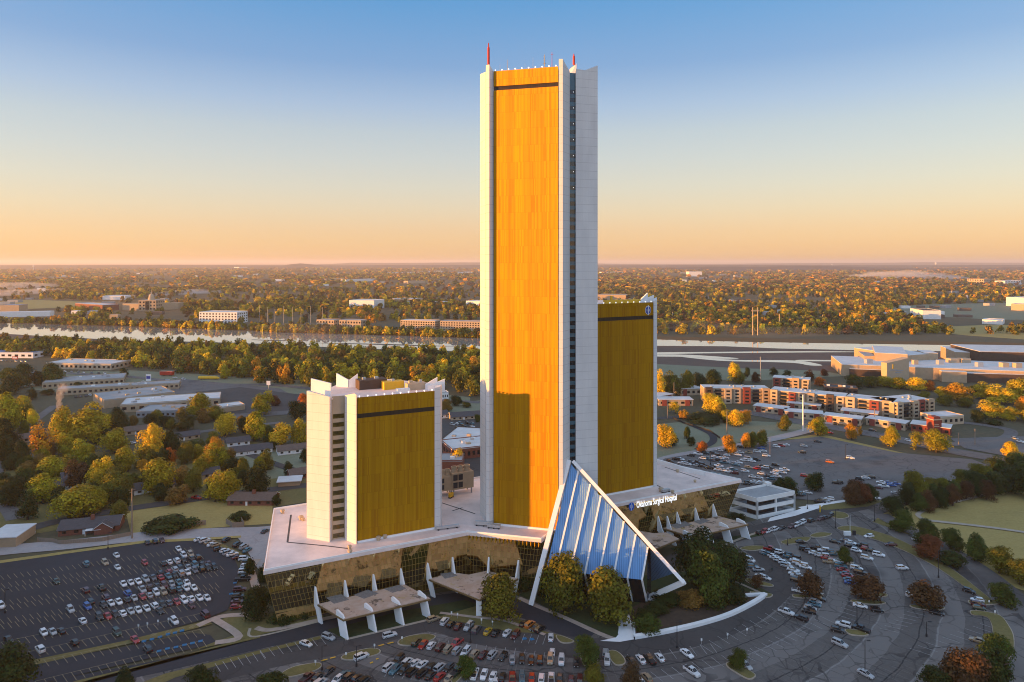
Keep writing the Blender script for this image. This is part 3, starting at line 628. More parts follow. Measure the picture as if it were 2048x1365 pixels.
mast('obstruction_mast', 'taller red mast on the left fin of the tallest tower', -9.05, 262.9, 197.2, 9.2, .48)
mast('obstruction_mast', 'shorter red mast above the window slot of the tallest tower', 24.05, 265.4, 198.6, 4.4, .43)
mast('obstruction_mast', 'stubby maroon mast behind the gold parapet beside the lattice antenna', 11.1, 269.3, 194.6, 4.2, .4)
for lab, px, h, r, arms in (('thin whip antenna nearest the taller red mast', 1000, 5.5, .07, ()), ('dark whip antenna left of middle above the gold parapet', 1015, 7.5, .11, ((5, .3),)),
    ('slim whip antenna near the middle of the gold parapet', 1050, 6, .06, ()), ('tall thin whip antenna right of the middle of the parapet', 1066, 8.5, .06, ()),
    ('lattice antenna with dishes and short arms beside the stubby maroon mast', 1089, 9.5, .22, ((4.5, .9), (6, .6), (7.4, .5), (8.6, .4))), ('tall pale grey antenna nearest the right fin', 1104, 10.5, .1, ((9.6, .5),))):
    yy = 270.3; rooftop(0, lab, (px - CX) / F * yy, yy, 194.6, h, r, arms, 'redpaint' if 'pale' in lab else 'grey')
# low tower, left
tl, Pl, Ll = add_tower('office_tower', 'lowest gold-faced tower, its white side piers lit by the sun', (-55.86, 245.96), (-29.41, 258.94), 72.95,
    [(-55.86, 245.96), (-29.41, 258.94), (-27.22, 260.68), (-31.74, 279.91), (-55.79, 291.46), (-71.18, 278.95), (-74.93, 250.38), (-65.89, 247.02), (-65.51, 248.36), (-61.18, 250.38), (-56.66, 246.44)],
    ([(-55.69, 244.32), (-56.51, 244.71), (-60.79, 248.46), (-60.22, 249.71), (-55.89, 246.15)], [74.48, 74.87, 73.52, 73.33, 73.42]),
    ([(-29.24, 257.69), (-27.13, 259.04), (-26.84, 262.12), (-29.24, 260.29)], [74.39, 74.77, 75.25, 74.87]),
    [([(-75.12, 249.81), (-65.84, 246.25), (-65.51, 247.11), (-74.74, 251.06)], [74.87, 73.33, 73.33, 74.87])],
    (((-65.51, 248.17), (-61.27, 250.10)), 21.5, 68.1, lambda k: False, mat('yellow_lit_glass', (.10, .075, .012), .12, .0, var=.9, scale=.35, spec=.8), M['cream']), 15)
for a, b, za, zb in (((-74.64, 253.94), (-66.85, 252.21), 78.7, 77.2), ((-69.74, 271.74), (-64.64, 269.81), 77.7, 75.4), ((-64.35, 269.81), (-61.08, 270.30), 75.4, 77.8), ((-33.67, 265.00), (-29.05, 265.68), 74.6, 77.2), ((-32.32, 262.02), (-25.88, 262.98), 74.4, 77.0)):
    d = Vector((b[0] - a[0], b[1] - a[1])).normalized(); n_ = Vector((-d.y, d.x)) * .35
    MB().prism([(a[0] - n_.x, a[1] - n_.y), (b[0] - n_.x, b[1] - n_.y), (b[0] + n_.x, b[1] + n_.y), (a[0] + n_.x, a[1] + n_.y)], 72, [za, zb, zb, za]).build('roof_wing', M['concrete'], tl)
def roof_unit(name, label, cat, c, size, rot, m, group=None, parts=()):
    o = thing(name, label, cat, c, group)
    MB().box(c, size, rot).build('housing', M[m], o)
    for dx, s, h, mm in parts:
        MB().box((c[0] + dx * math.cos(rot), c[1] + dx * math.sin(rot), c[2] + size[2]), (s, s, h), rot).build('vent', M[mm], o)
    return o
roof_unit('plant_room', 'brown louvred plant room on the lowest tower roof', 'plant room', (-55.31, 268.37, 72.5), (11, 6, 3.6), .47, 'darkbrown', None, ((-3, 1.2, .8, 'galv'), (2, 1.4, .7, 'galv')))
roof_unit('air_handler', 'yellow air handler box on the lowest tower roof', 'air handler', (-46.65, 266.93, 72.5), (8, 4, 3.0), .47, 'yellow', None, ((0, 1.2, .8, 'galv'),))
roof_unit('air_handler', 'pale air handler with square duct near the right wing of the lowest tower', 'air handler', (-37.51, 265.49, 72.5), (7.5, 3.6, 2.6), .47, 'cream', None, ((-2, 1.6, .9, 'cream'), (2, 1, 1, 'galv')))
roof_unit('air_handler', 'small white unit behind the floodlights of the lowest tower', 'air handler', (-41.36, 258.75, 72.5), (5, 2.2, 1.6), .47, 'white')
# middle tower, right
th, Ph, Lh = add_tower('hospital_tower', 'middle-height gold-faced tower with a round blue emblem, behind the tallest', (35.88, 293.38), (63.29, 307.42), 103.65,
    [(35.88, 293.38), (63.29, 307.42), (65.31, 310.21), (59.64, 336.67), (36.55, 336.67), (25.97, 305.89), (28.86, 298.19)],
    ([(35.21, 292.23), (36.07, 292.32), (36.07, 293.77), (31.74, 296.84)], 104.7),
    ([(63.49, 306.27), (65.31, 307.42), (65.79, 310.70), (63.68, 308.96)], [104.3, 104.69, 106.03, 105.17]),
    [([(25.97, 303.96), (29.82, 296.75), (30.78, 297.42), (26.93, 304.92)], 104.7)],
    (((31.36, 297.13), (35.01, 294.05)), 22, 98.9, lambda k: False, M['glass_dark'], M['glass_teal']), 26)
for a, b, za, zb in (((58.20, 310.70), (65.02, 313.58), 104.0, 106.8), ((58.68, 315.50), (63.00, 317.91), 104.0, 107.6)):
    d = Vector((b[0] - a[0], b[1] - a[1])).normalized(); n_ = Vector((-d.y, d.x)) * .35
    MB().prism([(a[0] - n_.x, a[1] - n_.y), (b[0] - n_.x, b[1] - n_.y), (b[0] + n_.x, b[1] + n_.y), (a[0] + n_.x, a[1] + n_.y)], 102.8, [za, zb, zb, za]).build('roof_wing', M['concrete'], th)
roof_unit('air_handler', 'long yellow plant housing on the hospital tower roof', 'air handler', (50.02, 309.73, 103.2), (19, 2.6, 1.7), .47, 'yellow', None, ((-6, .8, 1.8, 'yellow'), (-2, .8, .6, 'cream'), (4, .8, .6, 'cream')))
# round emblem on the hospital tower: white ring, dark blue disc, white upright stroke between two short bars
em = thing('round_emblem', 'round blue emblem with a white ring and upright stroke high on the hospital tower', 'emblem', (*Ph(Lh - 3.1, .7), 100.45))
def disc(r, d, m, nm, sx=1.0, r_in=None, k=32):
    ang = math.atan2(th_u.y, th_u.x); o = MB()
    base = Vector(Ph(Lh - 3.1, d)); zc = 100.45
    def pt(a, rr): s = math.cos(a) * rr * sx; return (base.x + th_u.x * s, base.y + th_u.y * s, zc + math.sin(a) * rr)
    vs = [pt(2 * math.pi * i / k, r) for i in range(k)]
    o.plate(vs, .08, (th_n.x, th_n.y, 0)); o.build(nm, m, em)
_, th_u, th_n, _ = frame2((35.88, 293.38), (63.29, 307.42))
disc(1.95, .72, M['white'], 'ring', .82); disc(1.72, .80, M['signblue'], 'disc', .82)
def bar(s0, s1, z0, z1, m=None):
    p = [Ph(Lh - 3.1 + s, .9) for s in (s0, s1)]
    MB().plate([(*p[0], 100.45 + z0), (*p[1], 100.45 + z0), (*p[1], 100.45 + z1), (*p[0], 100.45 + z1)], .08, (th_n.x, th_n.y, 0)).build('stroke', M['white'], em)
bar(-.11, .2, -2.2, 2.2); bar(-.85, -.62, -.55, .6); bar(.66, .9, -.55, .6)
# ================================================================== podium, blue canopy, entrance canopies, garage
POD = [(-97.44, 278.76), (-81.18, 222.87), (-16.74, 255.10), (10.6, 248.35), (28.86, 277.32), (106.48, 316.56), (72.91, 345.52), (28.86, 327.05), (-15.39, 319.83)]
pod = thing('podium', 'wide low gold-glass podium with a pale roof under the three towers', 'building', (0.00, 278.95, 0))
MB().prism(POD, ZP - 1.2, ZP, 0).build('roof', M['roofpale'], pod)
ins = []
n_ = len(POD); area2 = sum(POD[i][0] * POD[(i + 1) % n_][1] - POD[(i + 1) % n_][0] * POD[i][1] for i in range(n_))
def inset(P_, d):
    out = []
    for i in range(len(P_)):
        a, b, c = Vector(P_[i - 1]), Vector(P_[i]), Vector(P_[(i + 1) % len(P_)])
        e1, e2 = (b - a).normalized(), (c - b).normalized()
        n1, n2 = Vector((-e1.y, e1.x)), Vector((-e2.y, e2.x))
        m = (n1 + n2); m = m / max(.35, m.dot(n1)) if m.length > 1e-6 else n1
        q = b + m * d; out.append((q.x, q.y))
    return out
base = inset(POD, 4.4); top_ = inset(POD, .35)
# leaning gold glass, one part per side
for i in range(n_):
    j = (i + 1) % n_; l = math.dist(POD[i], POD[j])
    b = MB().quad((*base[i], .6), (*base[j], .6), (*top_[j], ZP - 1.2), (*top_[i], ZP - 1.2), 0, [(0, 0), (l, 0), (l, 20), (0, 20)])
    b.build('glass_wall', M['goldglass'], pod, fix=False)
MB().prism(inset(POD, 4.3), 0, .6, 0).build('base_course', M['darkbrown'], pod)
par = MB(); ribbon(par, [Vector(p) for p in inset(POD, .3)], .5, ZP, 0, .55, True); par.build('parapet', M['concrete'], pod)
# row of gold brackets under the roof edge in front of the tall tower
br = MB()
a, b = Vector(top_[2]), Vector(top_[3])
for k in range(19):
    p = a + (b - a) * (k + .6) / 19; n0 = Vector((-.24, -.97))
    br.box((p.x + n0.x * .5, p.y + n0.y * .5, ZP - 2.6), (.22, .9, 1.6), -.25)
br.build('bracket_row', M['gold'], pod)
# expansion joints and patches on the roof
jm = mat('tar_seam', (.10, .085, .08), .9, var=.3)
sm = MB()
for px in ([(582, 1030), (575, 1085)], [(575, 1085), (650, 1092), (700, 1098)], [(880, 1005), (950, 1028)], [(905, 1022), (925, 1016)], [(1312, 970), (1352, 990)], [(1330, 935), (1400, 958)]): ribbon(sm, GP(px, ZP), .7, ZP + .02)
sm.build('roof_seam', jm, pod)
for (x, y), s in (((602, 1040), 1.4), ((606, 1042), 1.0), ((757, 1081), 1.3), ((770, 1077), 1.2), ((565, 1027), 1.3), ((699, 1098), 1.1), ((700, 1108), 1.2), ((1322, 984), 1.6), ((1345, 987), 1.2), ((1390, 1005 - 40), 1.0), ((1355, 945), 1.2)):
    p = G(x, y, ZP); k = link('roof_vent', MB().lathe([(.5 * s, 0), (.5 * s, .7 * s), (.75 * s, .75 * s), (.6 * s, 1.1 * s), (.1, 1.2 * s)]).mesh('roof_vent', M['cream']), pod, (p[0], p[1] - 278.95, ZP))
def duct(label, px, z, size, rot, m='galv'):
    p = G(*px, z); o = thing('roof_duct', label, 'duct', (p[0], p[1], z), 'ducts on the podium roof')
    MB().box((p[0], p[1], z + .5), size, rot).build('duct', M[m], o)
    for s in (-.4, 0, .4): MB().box((p[0] + math.cos(rot) * size[0] * s, p[1] + math.sin(rot) * size[0] * s, z), (.5, size[1] * 1.1, .5), rot).build('support', M['dark'], o)
duct('white duct in front of the tall tower base, left end', (968, 1052), ZP, (7, 1.6, 1.2), -.2)
duct('white duct in front of the tall tower base beside the brackets', (988, 1057), ZP, (5, 1.4, 1.0), -.25)
duct('long low duct on the roof between low tower and tall tower', (895, 1058), ZP, (9, 1.2, .7), .35)
duct('short duct on the podium roof near the hospital sign', (1331, 985), ZP, (4, 1.6, 1.0), .47)
# cooling towers on the podium roof between the two gold towers
def cooling(label, px, w, d, h):
    x, y = G(*px, ZP); o = thing('cooling_tower', label, 'cooling tower', (x, y, ZP), 'cooling towers on the podium')
    MB().box((x, y, ZP + 2.4), (w, d, h - 2.4), .47).build('casing', M['tanwall'], o)
    u = Vector((math.cos(.47), math.sin(.47))); n = Vector((u.y, -u.x))
    for i in range(2):
        for k in range(2):
            c = Vector((x, y)) + n * (d / 2 + .06) + u * (-w * .36 + i * w * .24)
            MB().box((c.x, c.y, ZP + 3.2 + k * (h - 3) / 2), (w * .2, .12, (h - 3) / 2 - .8), .47).build('louvre', M['dark'], o)
    for i in range(-1, 2):
        c = Vector((x, y)) + u * i * w * .3
        fan = MB().lathe([(1.45, 0), (1.2, .9), (1.4, 2.2), (1.2, 2.2), (1.0, .9)], (c.x, c.y, ZP + h), 14).build('fan_stack', M['cream'], o)
    for i in (-1, 1):
        for k in (-1, 1):
            c = Vector((x, y)) + u * i * w * .42 + n * k * d * .4
            MB().box((c.x, c.y, ZP), (.5, .5, 2.4), .47).build('leg', M['grey'], o)
cooling('tan cooling tower with four dark louvres on the podium roof between the towers', (921, 985), 10, 6, 9.5)
cooling('second cooling tower, half behind the lowest tower', (884, 990), 8, 6, 8.5)
duct('yellow pipe standing among the cooling towers', (902, 996), ZP, (2.4, 1, 1.6), 1.0, 'yellow')
# ---- hospital name along the right wing
sg = thing('hospital_sign', 'white lettering Oklahoma Surgical Hospital with a round blue logo along the podium edge', 'sign', (44.25, 284.72, 15))
wu = Vector((.8925, .451, 0)); wn = Vector((.451, -.8925, 0))
def edge_pt(px):
    k = (px - CX) / F; # intersect the sight plane with the wing's roof edge line
    a = Vector((44.25, 285.11)); t = (k * a.y - a.x) / (wu.x - k * wu.y); return a + Vector((wu.x, wu.y)) * t
p0, p1 = edge_pt(1272), edge_pt(1352)
cu = bpy.data.curves.new('lettering', 'FONT'); cu.body = 'Oklahoma Surgical Hospital'; cu.size = 3.0; cu.extrude = .06; cu.offset = .02
to = bpy.data.objects.new('lettering', cu); COL.objects.link(to); bpy.context.view_layer.update()
wd = max(to.dimensions.x, .1); cu.materials.append(M['signwhite'])
to2 = bpy.data.objects.new('lettering', bpy.data.meshes.new_from_object(to)); bpy.data.objects.remove(to); to = to2; COL.objects.link(to)
to.parent = sg; to.rotation_euler = (R(90), 0, math.atan2(wu.y, wu.x))
to.scale = ((p1 - p0).length / wd, 1.25, 1); q = Vector((p0.x, p0.y, 17.9)) + wn * .35; to.location = q - sg.location
lg = MB(); c = edge_pt(1262); cc = Vector((c.x, c.y, 18.9)) + wn * .35
lg.plate([cc + wu * math.cos(t) * 1.4 + Vector((0, 0, math.sin(t) * 1.75)) for t in [2 * math.pi * i / 28 for i in range(28)]], .1, wn); lg.build('logo_disc', mat('bright_blue_sign', (.02, .12, .55), .4, var=0), sg)
for s0, s1, z0, z1 in ((-.1, .1, -1.7, 1.7), (-.62, -.46, -.6, .7), (.46, .62, -.6, .7)):
    MB().plate([cc + wn * .08 + wu * s + Vector((0, 0, z)) for s, z in ((s0, z0), (s1, z0), (s1, z1), (s0, z1))], .06, wn).build('logo_stroke', M['white'], sg)
# ---- blue canopy against the tall tower
cano = thing('entrance_canopy', 'steep blue metal canopy with white ribs leaning on the tall tower', 'canopy', (30, 250, 0))
A = Vector((22.4, 259.7, 45.2)); d3 = Vector((-15.5, -16.8, -45.2)); n3 = Vector((-.18, -.90, .396)).normalized()
def onplane(px, py, off=0.0):
    r = Vector(((px - CX) / F, 1, -(py - HY) / F)); o = Vector((0, 0, CH))
    t = (n3.dot(A + n3 * off) - n3.dot(o)) / n3.dot(r); return o + r * t
def bluemetal():
    m, g = newmat('blue_standing_seam', .3, .45, .5)
    sp = g.n('SeparateXYZ'); g.l(g.coord('UV'), sp.inputs[0])
    fr = g.math('FRACT', g.math('DIVIDE', sp.outputs[0], .78)); seam = g.math('LESS_THAN', fr, .2)
    nz = g.noise(g.coord('Object', (1, 1, .3)), .3, 4)
    c = g.mix(g.ramp(nz, .3, .7), (.135, .26, .45), (.165, .31, .51))
    g.l(g.mix(g.math('MULTIPLY', seam, .6), c, (.02, .07, .15)), g.b.inputs['Base Color'])
    g.bump(g.math('LESS_THAN', fr, .14), .5, .06); return m
M['blue'] = bluemetal()
Lf = onplane(1063, 1210); Tp = onplane(1368, 1166)
ev = [onplane(1093, 1136), onplane(1170, 1148), onplane(1284, 1160)]
r7t = onplane(1295.5, 1094.5)
hdir = Vector((1, -.2, 0)).normalized()
def uvp(p): return (hdir.dot(p - A), (p - A).length)
pan = [A, onplane(1158, 948), onplane(1206, 999), onplane(1250, 1046), r7t, ev[2], ev[1], ev[0]]
MB().add(pan, [tuple(range(len(pan)))], 0, [[uvp(p) for p in pan]]).build('blue_roof', M['blue'], cano, fix=False)
# soffit and inner faces that give the roof its depth
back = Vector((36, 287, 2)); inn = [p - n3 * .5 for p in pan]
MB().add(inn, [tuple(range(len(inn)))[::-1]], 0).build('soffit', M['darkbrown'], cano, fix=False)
def at_depth(px, py, y): return Vector(((px - CX) / F * y, y, CH - (py - HY) * y / F))
side = [onplane(1301, 1100) - n3 * .4, onplane(1348, 1147) - n3 * .3, at_depth(1302, 1163, 251), at_depth(1303, 1100, 252)]
MB().add(side, [(0, 1, 2, 3)], 0, [[(0, 0), (10, 0), (6, 10), (0, 8)]]).build('blue_facet', M['blue'], cano, fix=False)
def beam(a, b, w, h, name='rib', lift=.0, side_=None):
    a, b = Vector(a), Vector(b); d = (b - a).normalized(); s = (side_ or n3.cross(d)).normalized(); up = d.cross(s).normalized()
    if up.dot(n3) < 0: up = -up
    mb = MB(); vs = []
    for p in (a, b):
        for i, j in ((-1, 0), (1, 0), (1, 1), (-1, 1)): vs.append(p + s * i * w / 2 + up * (lift + (h if j else -.5)))
    mb.add(vs, [(0, 1, 2, 3), (4, 5, 6, 7), (0, 1, 5, 4), (1, 2, 6, 5), (2, 3, 7, 6), (3, 0, 4, 7)]); return mb.build(name, M['concrete'], cano)
beam(A + Vector((-.6, .3, 1.2)), Lf, 1.7, 1.9, 'edge_beam')
beam(A + Vector((.9, .2, .9)), Tp, 1.25, 1.5, 'edge_beam')
foot = Vector((49.7, 247.6, 0))
beam(Tp + Vector((.3, -.2, .1)), foot, 1.4, 1.2, 'edge_beam', side_=Vector((.5, .8, 0)))
ribs = [((1157, 942), (1112, 1138)), ((1180.6, 969), (1141, 1143)), ((1201.7, 992.6), (1170, 1148)), ((1224.5, 1018), (1198, 1151.5)), ((1247.8, 1043), (1227, 1154)), ((1271.5, 1069), (1255, 1157)), ((1295.5, 1094.5), (1284, 1160))]
for a_, b_ in ribs:
    p, q = onplane(*a_), onplane(*b_); beam(p, q, .62, .75, 'rib')
    fq = Vector((q.x + 2.6, q.y + 4.3, 0)); beam(q, fq, .55, .5, 'rib', side_=Vector((1, -.2, 0)))
# glazed wall under the eave and the dark mullion strip in the open prow
wl = MB(); fpts = [Vector((p.x + 2.4, p.y + 4.0, 0)) for p in ev]
for i in range(2): wl.quad(fpts[i], fpts[i + 1], ev[i + 1] - n3 * .2, ev[i] - n3 * .2, 0)
wl.build('glazing', M['glass_dark'], cano, fix=False)
pr = MB().quad(r7t - n3 * .3, r7t + Vector((2.0, 3.0, -1.5)), Vector((ev[2].x + 5.0, ev[2].y + 9.5, 0)), Vector((ev[2].x + 2.4, ev[2].y + 4, 0)), 0); pr.build('glazing', M['glass_dark'], cano, fix=False)
MB().prism([(44.5, 246), (51.5, 245), (53.0, 249), (46, 250)], 0, .8).build('plinth', M['concrete'], cano)
# ---- concrete entrance canopies with blade fins
M['deck'] = None
def deckmat():
    m, g = newmat('weathered_canopy_deck', .9)
    co = g.coord('Object')
    x = g.mix(g.ramp(g.noise(co, .25, 5), .4, .6), (.46, .33, .25), (.52, .40, .33))
    x = g.mix(g.ramp(g.noise(co, .16, 5, .7), .56, .62), x, (.15, .11, .085))
    x = g.mix(g.ramp(g.noise(g.coord('Object', (1, 2, 1)), .22, 5, .7), .62, .67), x, (.42, .31, .10))
    g.l(x, g.b.inputs['Base Color']); return m
M['deck'] = deckmat(); M['deckpatch'] = mat('grey_gravel_patch', (.20, .19, .19), .95, var=.3, scale=1.5)
M['edge'] = mat('canopy_edge_trim', (.22, .14, .06), .6, .2, var=.15)
def slab(t, pts, z=6.5, th=.75, patches=()):
    MB().prism(pts, z - th, z - .25).build('slab', M['edge'], t)
    MB().prism(inset(pts if sum(pts[i][0] * pts[(i + 1) % len(pts)][1] - pts[(i + 1) % len(pts)][0] * pts[i][1] for i in range(len(pts))) > 0 else pts[::-1], .25), z - .25, z).build('deck', M['deck'], t)
    pb = MB()
    for q in patches: pb.prism([G(*p, z) for p in q], z - .02, z + .05)
    if patches: pb.build('gravel_patch', M['deckpatch'], t)
def blade(t, o, w, prof, th=.6, name='fin'):
    w3 = Vector((w[0], w[1], 0)).normalized(); o3 = Vector((*o, 0))
    MB().plate([o3 + w3 * s + Vector((0, 0, z)) for s, z in prof], th, Vector((-w3.y, w3.x, 0))).build(name, M['concrete'], t)
BACK = [(0, 11.8), (.3, 11.8), (2.4, 6.0), (2.9, 5.2), (4.7, 0), (2.6, 0), (.9, 4.2), (0, 5.0)]
FRONT = [(-4.9, 7.9), (-4.2, 8.05), (-1.3, 7.35), (-.55, 6.4), (1.6, 0), (-2.4, 0), (-4.1, 5.6), (-4.9, 6.0)]
t = thing('entrance_canopy', 'long flat entrance canopy with eight white blade fins before the lowest tower', 'canopy', (-46, 233, 0))
cs = [(-65.8, 230.7), (-54.5, 220.7), (-27.8, 234.6), (-38.5, 245.0)]
slab(t, cs, patches=([(652, 1196), (682, 1188), (698, 1200), (668, 1208)], [(708, 1190), (735, 1180), (758, 1187), (728, 1198)], [(768, 1178), (800, 1170), (812, 1178), (785, 1186)]))
w_ = (.75, -.66)
for k in range(4):
    s = (k + .0) / 3
    o = (-67.2 + s * 27.0, 232.6 + s * 13.4); blade(t, o, w_, BACK)
    o = (-54.3 + s * 25.0 + .4, 220.9 + s * 13.0); blade(t, o, w_, FRONT)
t = thing('entrance_canopy', 'three-cornered entrance canopy behind the olive-gold tree before the tall tower', 'canopy', (-12, 245, 0))
slab(t, [(-30.4, 248.9), (-11, 233.7), (2.4, 249.5), (-9.4, 255.7), (-16, 252.5), (-22.7, 254.5)], patches=([(880, 1148), (905, 1145), (915, 1152), (890, 1158)],))
for o, w in (((-31.2, 250.6), (.75, -.66)), ((-22.3, 254.8), (.5, -.8)), ((-8.6, 254.6), (-.2, -.98)), ((2.5, 252.0), (-.5, -.86))): blade(t, o, w, [(0, 12.0), (.3, 12.0), (2.4, 6.2), (4.6, 0), (2.5, 0), (.5, 4.6), (0, 5.6)])
MB().box((-11.4, 235.2, 0), (1.9, 1.0, 5.6), .0).build('pillar', M['concrete'], t)
t = thing('entrance_canopy', 'long flat entrance canopy with white blade fins below the hospital sign', 'canopy', (86, 300, 0))
slab(t, [(65.4, 296.6), (75.8, 287.2), (104.4, 301.2), (94.0, 310.6)], patches=([(1340, 1050), (1370, 1043), (1384, 1050), (1352, 1058)], [(1388, 1044), (1405, 1036), (1420, 1042), (1400, 1049)]))
for k in range(4):
    s = k / 3; blade(t, (63.4 + s * 28.2, 297.6 + s * 14.1), w_, BACK)
    blade(t, (76.4 + s * 27.2, 287.2 + s * 13.6), w_, FRONT)
t = thing('entrance_canopy', 'three-cornered pale canopy between blue canopy and dark trees', 'canopy', (61, 285, 0))
slab(t, [(53.0, 294.5), (57.6, 275), (70.0, 285.0), (66.0, 292.0), (60.5, 291.0)])
blade(t, (54.3, 297.5), (.4, -.9), BACK)
blade(t, (67.2, 296.2), w_, BACK)
# ---- parking garage
gar = thing('parking_garage', 'open two-level white parking garage at the end of the gold podium', 'garage', (122, 332, 0))
g0, g1 = Vector((115.9, 323.4)), Vector((138.6, 334.0)); gb = Vector((-7.1, 8.0)); K4 = [g0, g1, g1 + gb * 1.35, g0 + gb * 1.35]
K4 = [(p.x, p.y) for p in K4]; K4i = inset(K4, .5)
MB().prism(K4i, 0, .25).build('floor_slab', M['grey'], gar)
for z0, z1 in ((.0, 1.7), (4.1, 5.9), (8.0, 10.1)):
    b = MB(); ribbon(b, [Vector(p) for p in inset(K4, .25)], .5, z0, 0, z1 - z0, True); b.build('spandrel', M['whitewall'], gar)
MB().prism(K4i, 4.3, 4.7).build('floor_slab', M['grey'], gar); MB().prism(K4i, 8.6, 9.1).build('roof_deck', M['roofgrey'], gar)
for a, b, n in ((0, 1, 2), (1, 2, 1), (3, 0, 1)):
    for k in range(n + 1):
        p = Vector(K4[a]) + (Vector(K4[b]) - Vector(K4[a])) * k / n
        c = Vector(K4i[0]) * 0 + p + ((Vector((126, 334)) - p).normalized() * .5); MB().box((c.x, c.y, 0), (.8, .8, 8.6), .43).build('column', M['whitewall'], gar)
mid = inset(K4, 5.0); MB().prism(mid, .25, 8.5).build('stair_core', M['darkbrown'], gar)
p = G(1535, 971, 9.1); MB().box((p[0], p[1], 9.1), (3, 2.4, 1.6), .4).build('lift_housing', M['whitewall'], gar)
# ================================================================== other buildings
def wallgrid(mb, a, b, z0, z1, n, rows, fw=.5, fh=.5, off=.05, mi=0, skip=None):
    """rows of window openings along a wall line, standing a little proud"""
    a, b = Vector(a), Vector(b); u = (b - a).normalized(); nn = Vector((u.y, -u.x)) * off; L = (b - a).length
    for r in range(rows):
        for k in range(n):
            if skip and skip(r, k): continue
            c = a + u * L * (k + .5) / n + nn; w = L / n * fw / 2; zc = z0 + (z1 - z0) * (r + .5) / rows; h = (z1 - z0) / rows * fh / 2
            p, q = c - u * w, c + u * w
            mb.quad((p.x, p.y, zc - h), (q.x, q.y, zc - h), (q.x, q.y, zc + h), (p.x, p.y, zc + h), mi)
    return mb
def put_windows(o, mb):
    """every opening collected in mb becomes a window part of its own; past a hundred the rest is one part"""
    mx = 100 - o.get('n_win', 0)
    for k, f in enumerate(mb.f):
        if k >= mx: break
        MB().add([mb.v[i] for i in f], [(0, 1, 2, 3)]).build('window', M['glass_dark'], o, fix=False)
    o['n_win'] = o.get('n_win', 0) + min(mx, len(mb.f))
    if len(mb.f) > mx:
        r_ = MB()
        for f in mb.f[max(0, mx):]: r_.add([mb.v[i] for i in f], [(0, 1, 2, 3)])
        tag(r_.build('window', M['glass_dark'], o, fix=False), kind='stuff')
def base_line(l, r): return Vector(G(*l)), Vector(G(*r))
def flat_building(name, label, l, r, depth, h, wall='tanwall', roof='roofwhite', cat='building', group=None, win=(0, 0), units=0, over=.0, doors=0, seed=0, side_win=True):
    """flat-roofed block whose front foot runs between two photo pixels"""
    a, b = base_line(l, r); u = (b - a).normalized(); n = Vector((-u.y, u.x)); L = (b - a).length
    o = thing(name, label, cat, (*((a + b) / 2), 0), group)
    K = [a, b, b + n * depth, a + n * depth]; K = [(p.x, p.y) for p in K]
    MB().prism(K, 0, h).build('wall', M[wall], o)
    ko = inset(K, -over) if over else K
    MB().prism(ko, h + .003, h + .35).build('roof', M[roof], o)
    if not over:
        p = MB(); ribbon(p, [Vector(q) for q in inset(K, .2)], .38, h + .35, 0, .45, True); p.build('parapet', M[wall], o)
    if win[0]:
        w = MB(); wallgrid(w, K[0], K[1], .8, h - .6, win[0], win[1])
        if side_win:
            wallgrid(w, K[1], K[2], .8, h - .6, max(1, int(win[0] * depth / L)), win[1]); wallgrid(w, K[3], K[0], .8, h - .6, max(1, int(win[0] * depth / L)), win[1])
        put_windows(o, w)
    rr = rnd(seed + int(l[0]))
    for k in range(units):
        p = a + u * rr.uniform(.08, .92) * L + n * rr.uniform(.2, .8) * depth; s = rr.uniform(1.6, 3)
        MB().box((p.x, p.y, h + .35), (s, s * .8, rr.uniform(.9, 1.6)), math.atan2(u.y, u.x)).build('roof_unit', M[rr.choice(['galv', 'cream', 'grey', 'white'])], o)
    for k in range(doors):
        w = Vector(K[0]) + u * L * (k + .5) / doors - n * .06
        MB().box((w.x, w.y, 0), (1.6, .12, 2.4), math.atan2(u.y, u.x)).build('door', M['dark'], o)
    return o, K, u, n
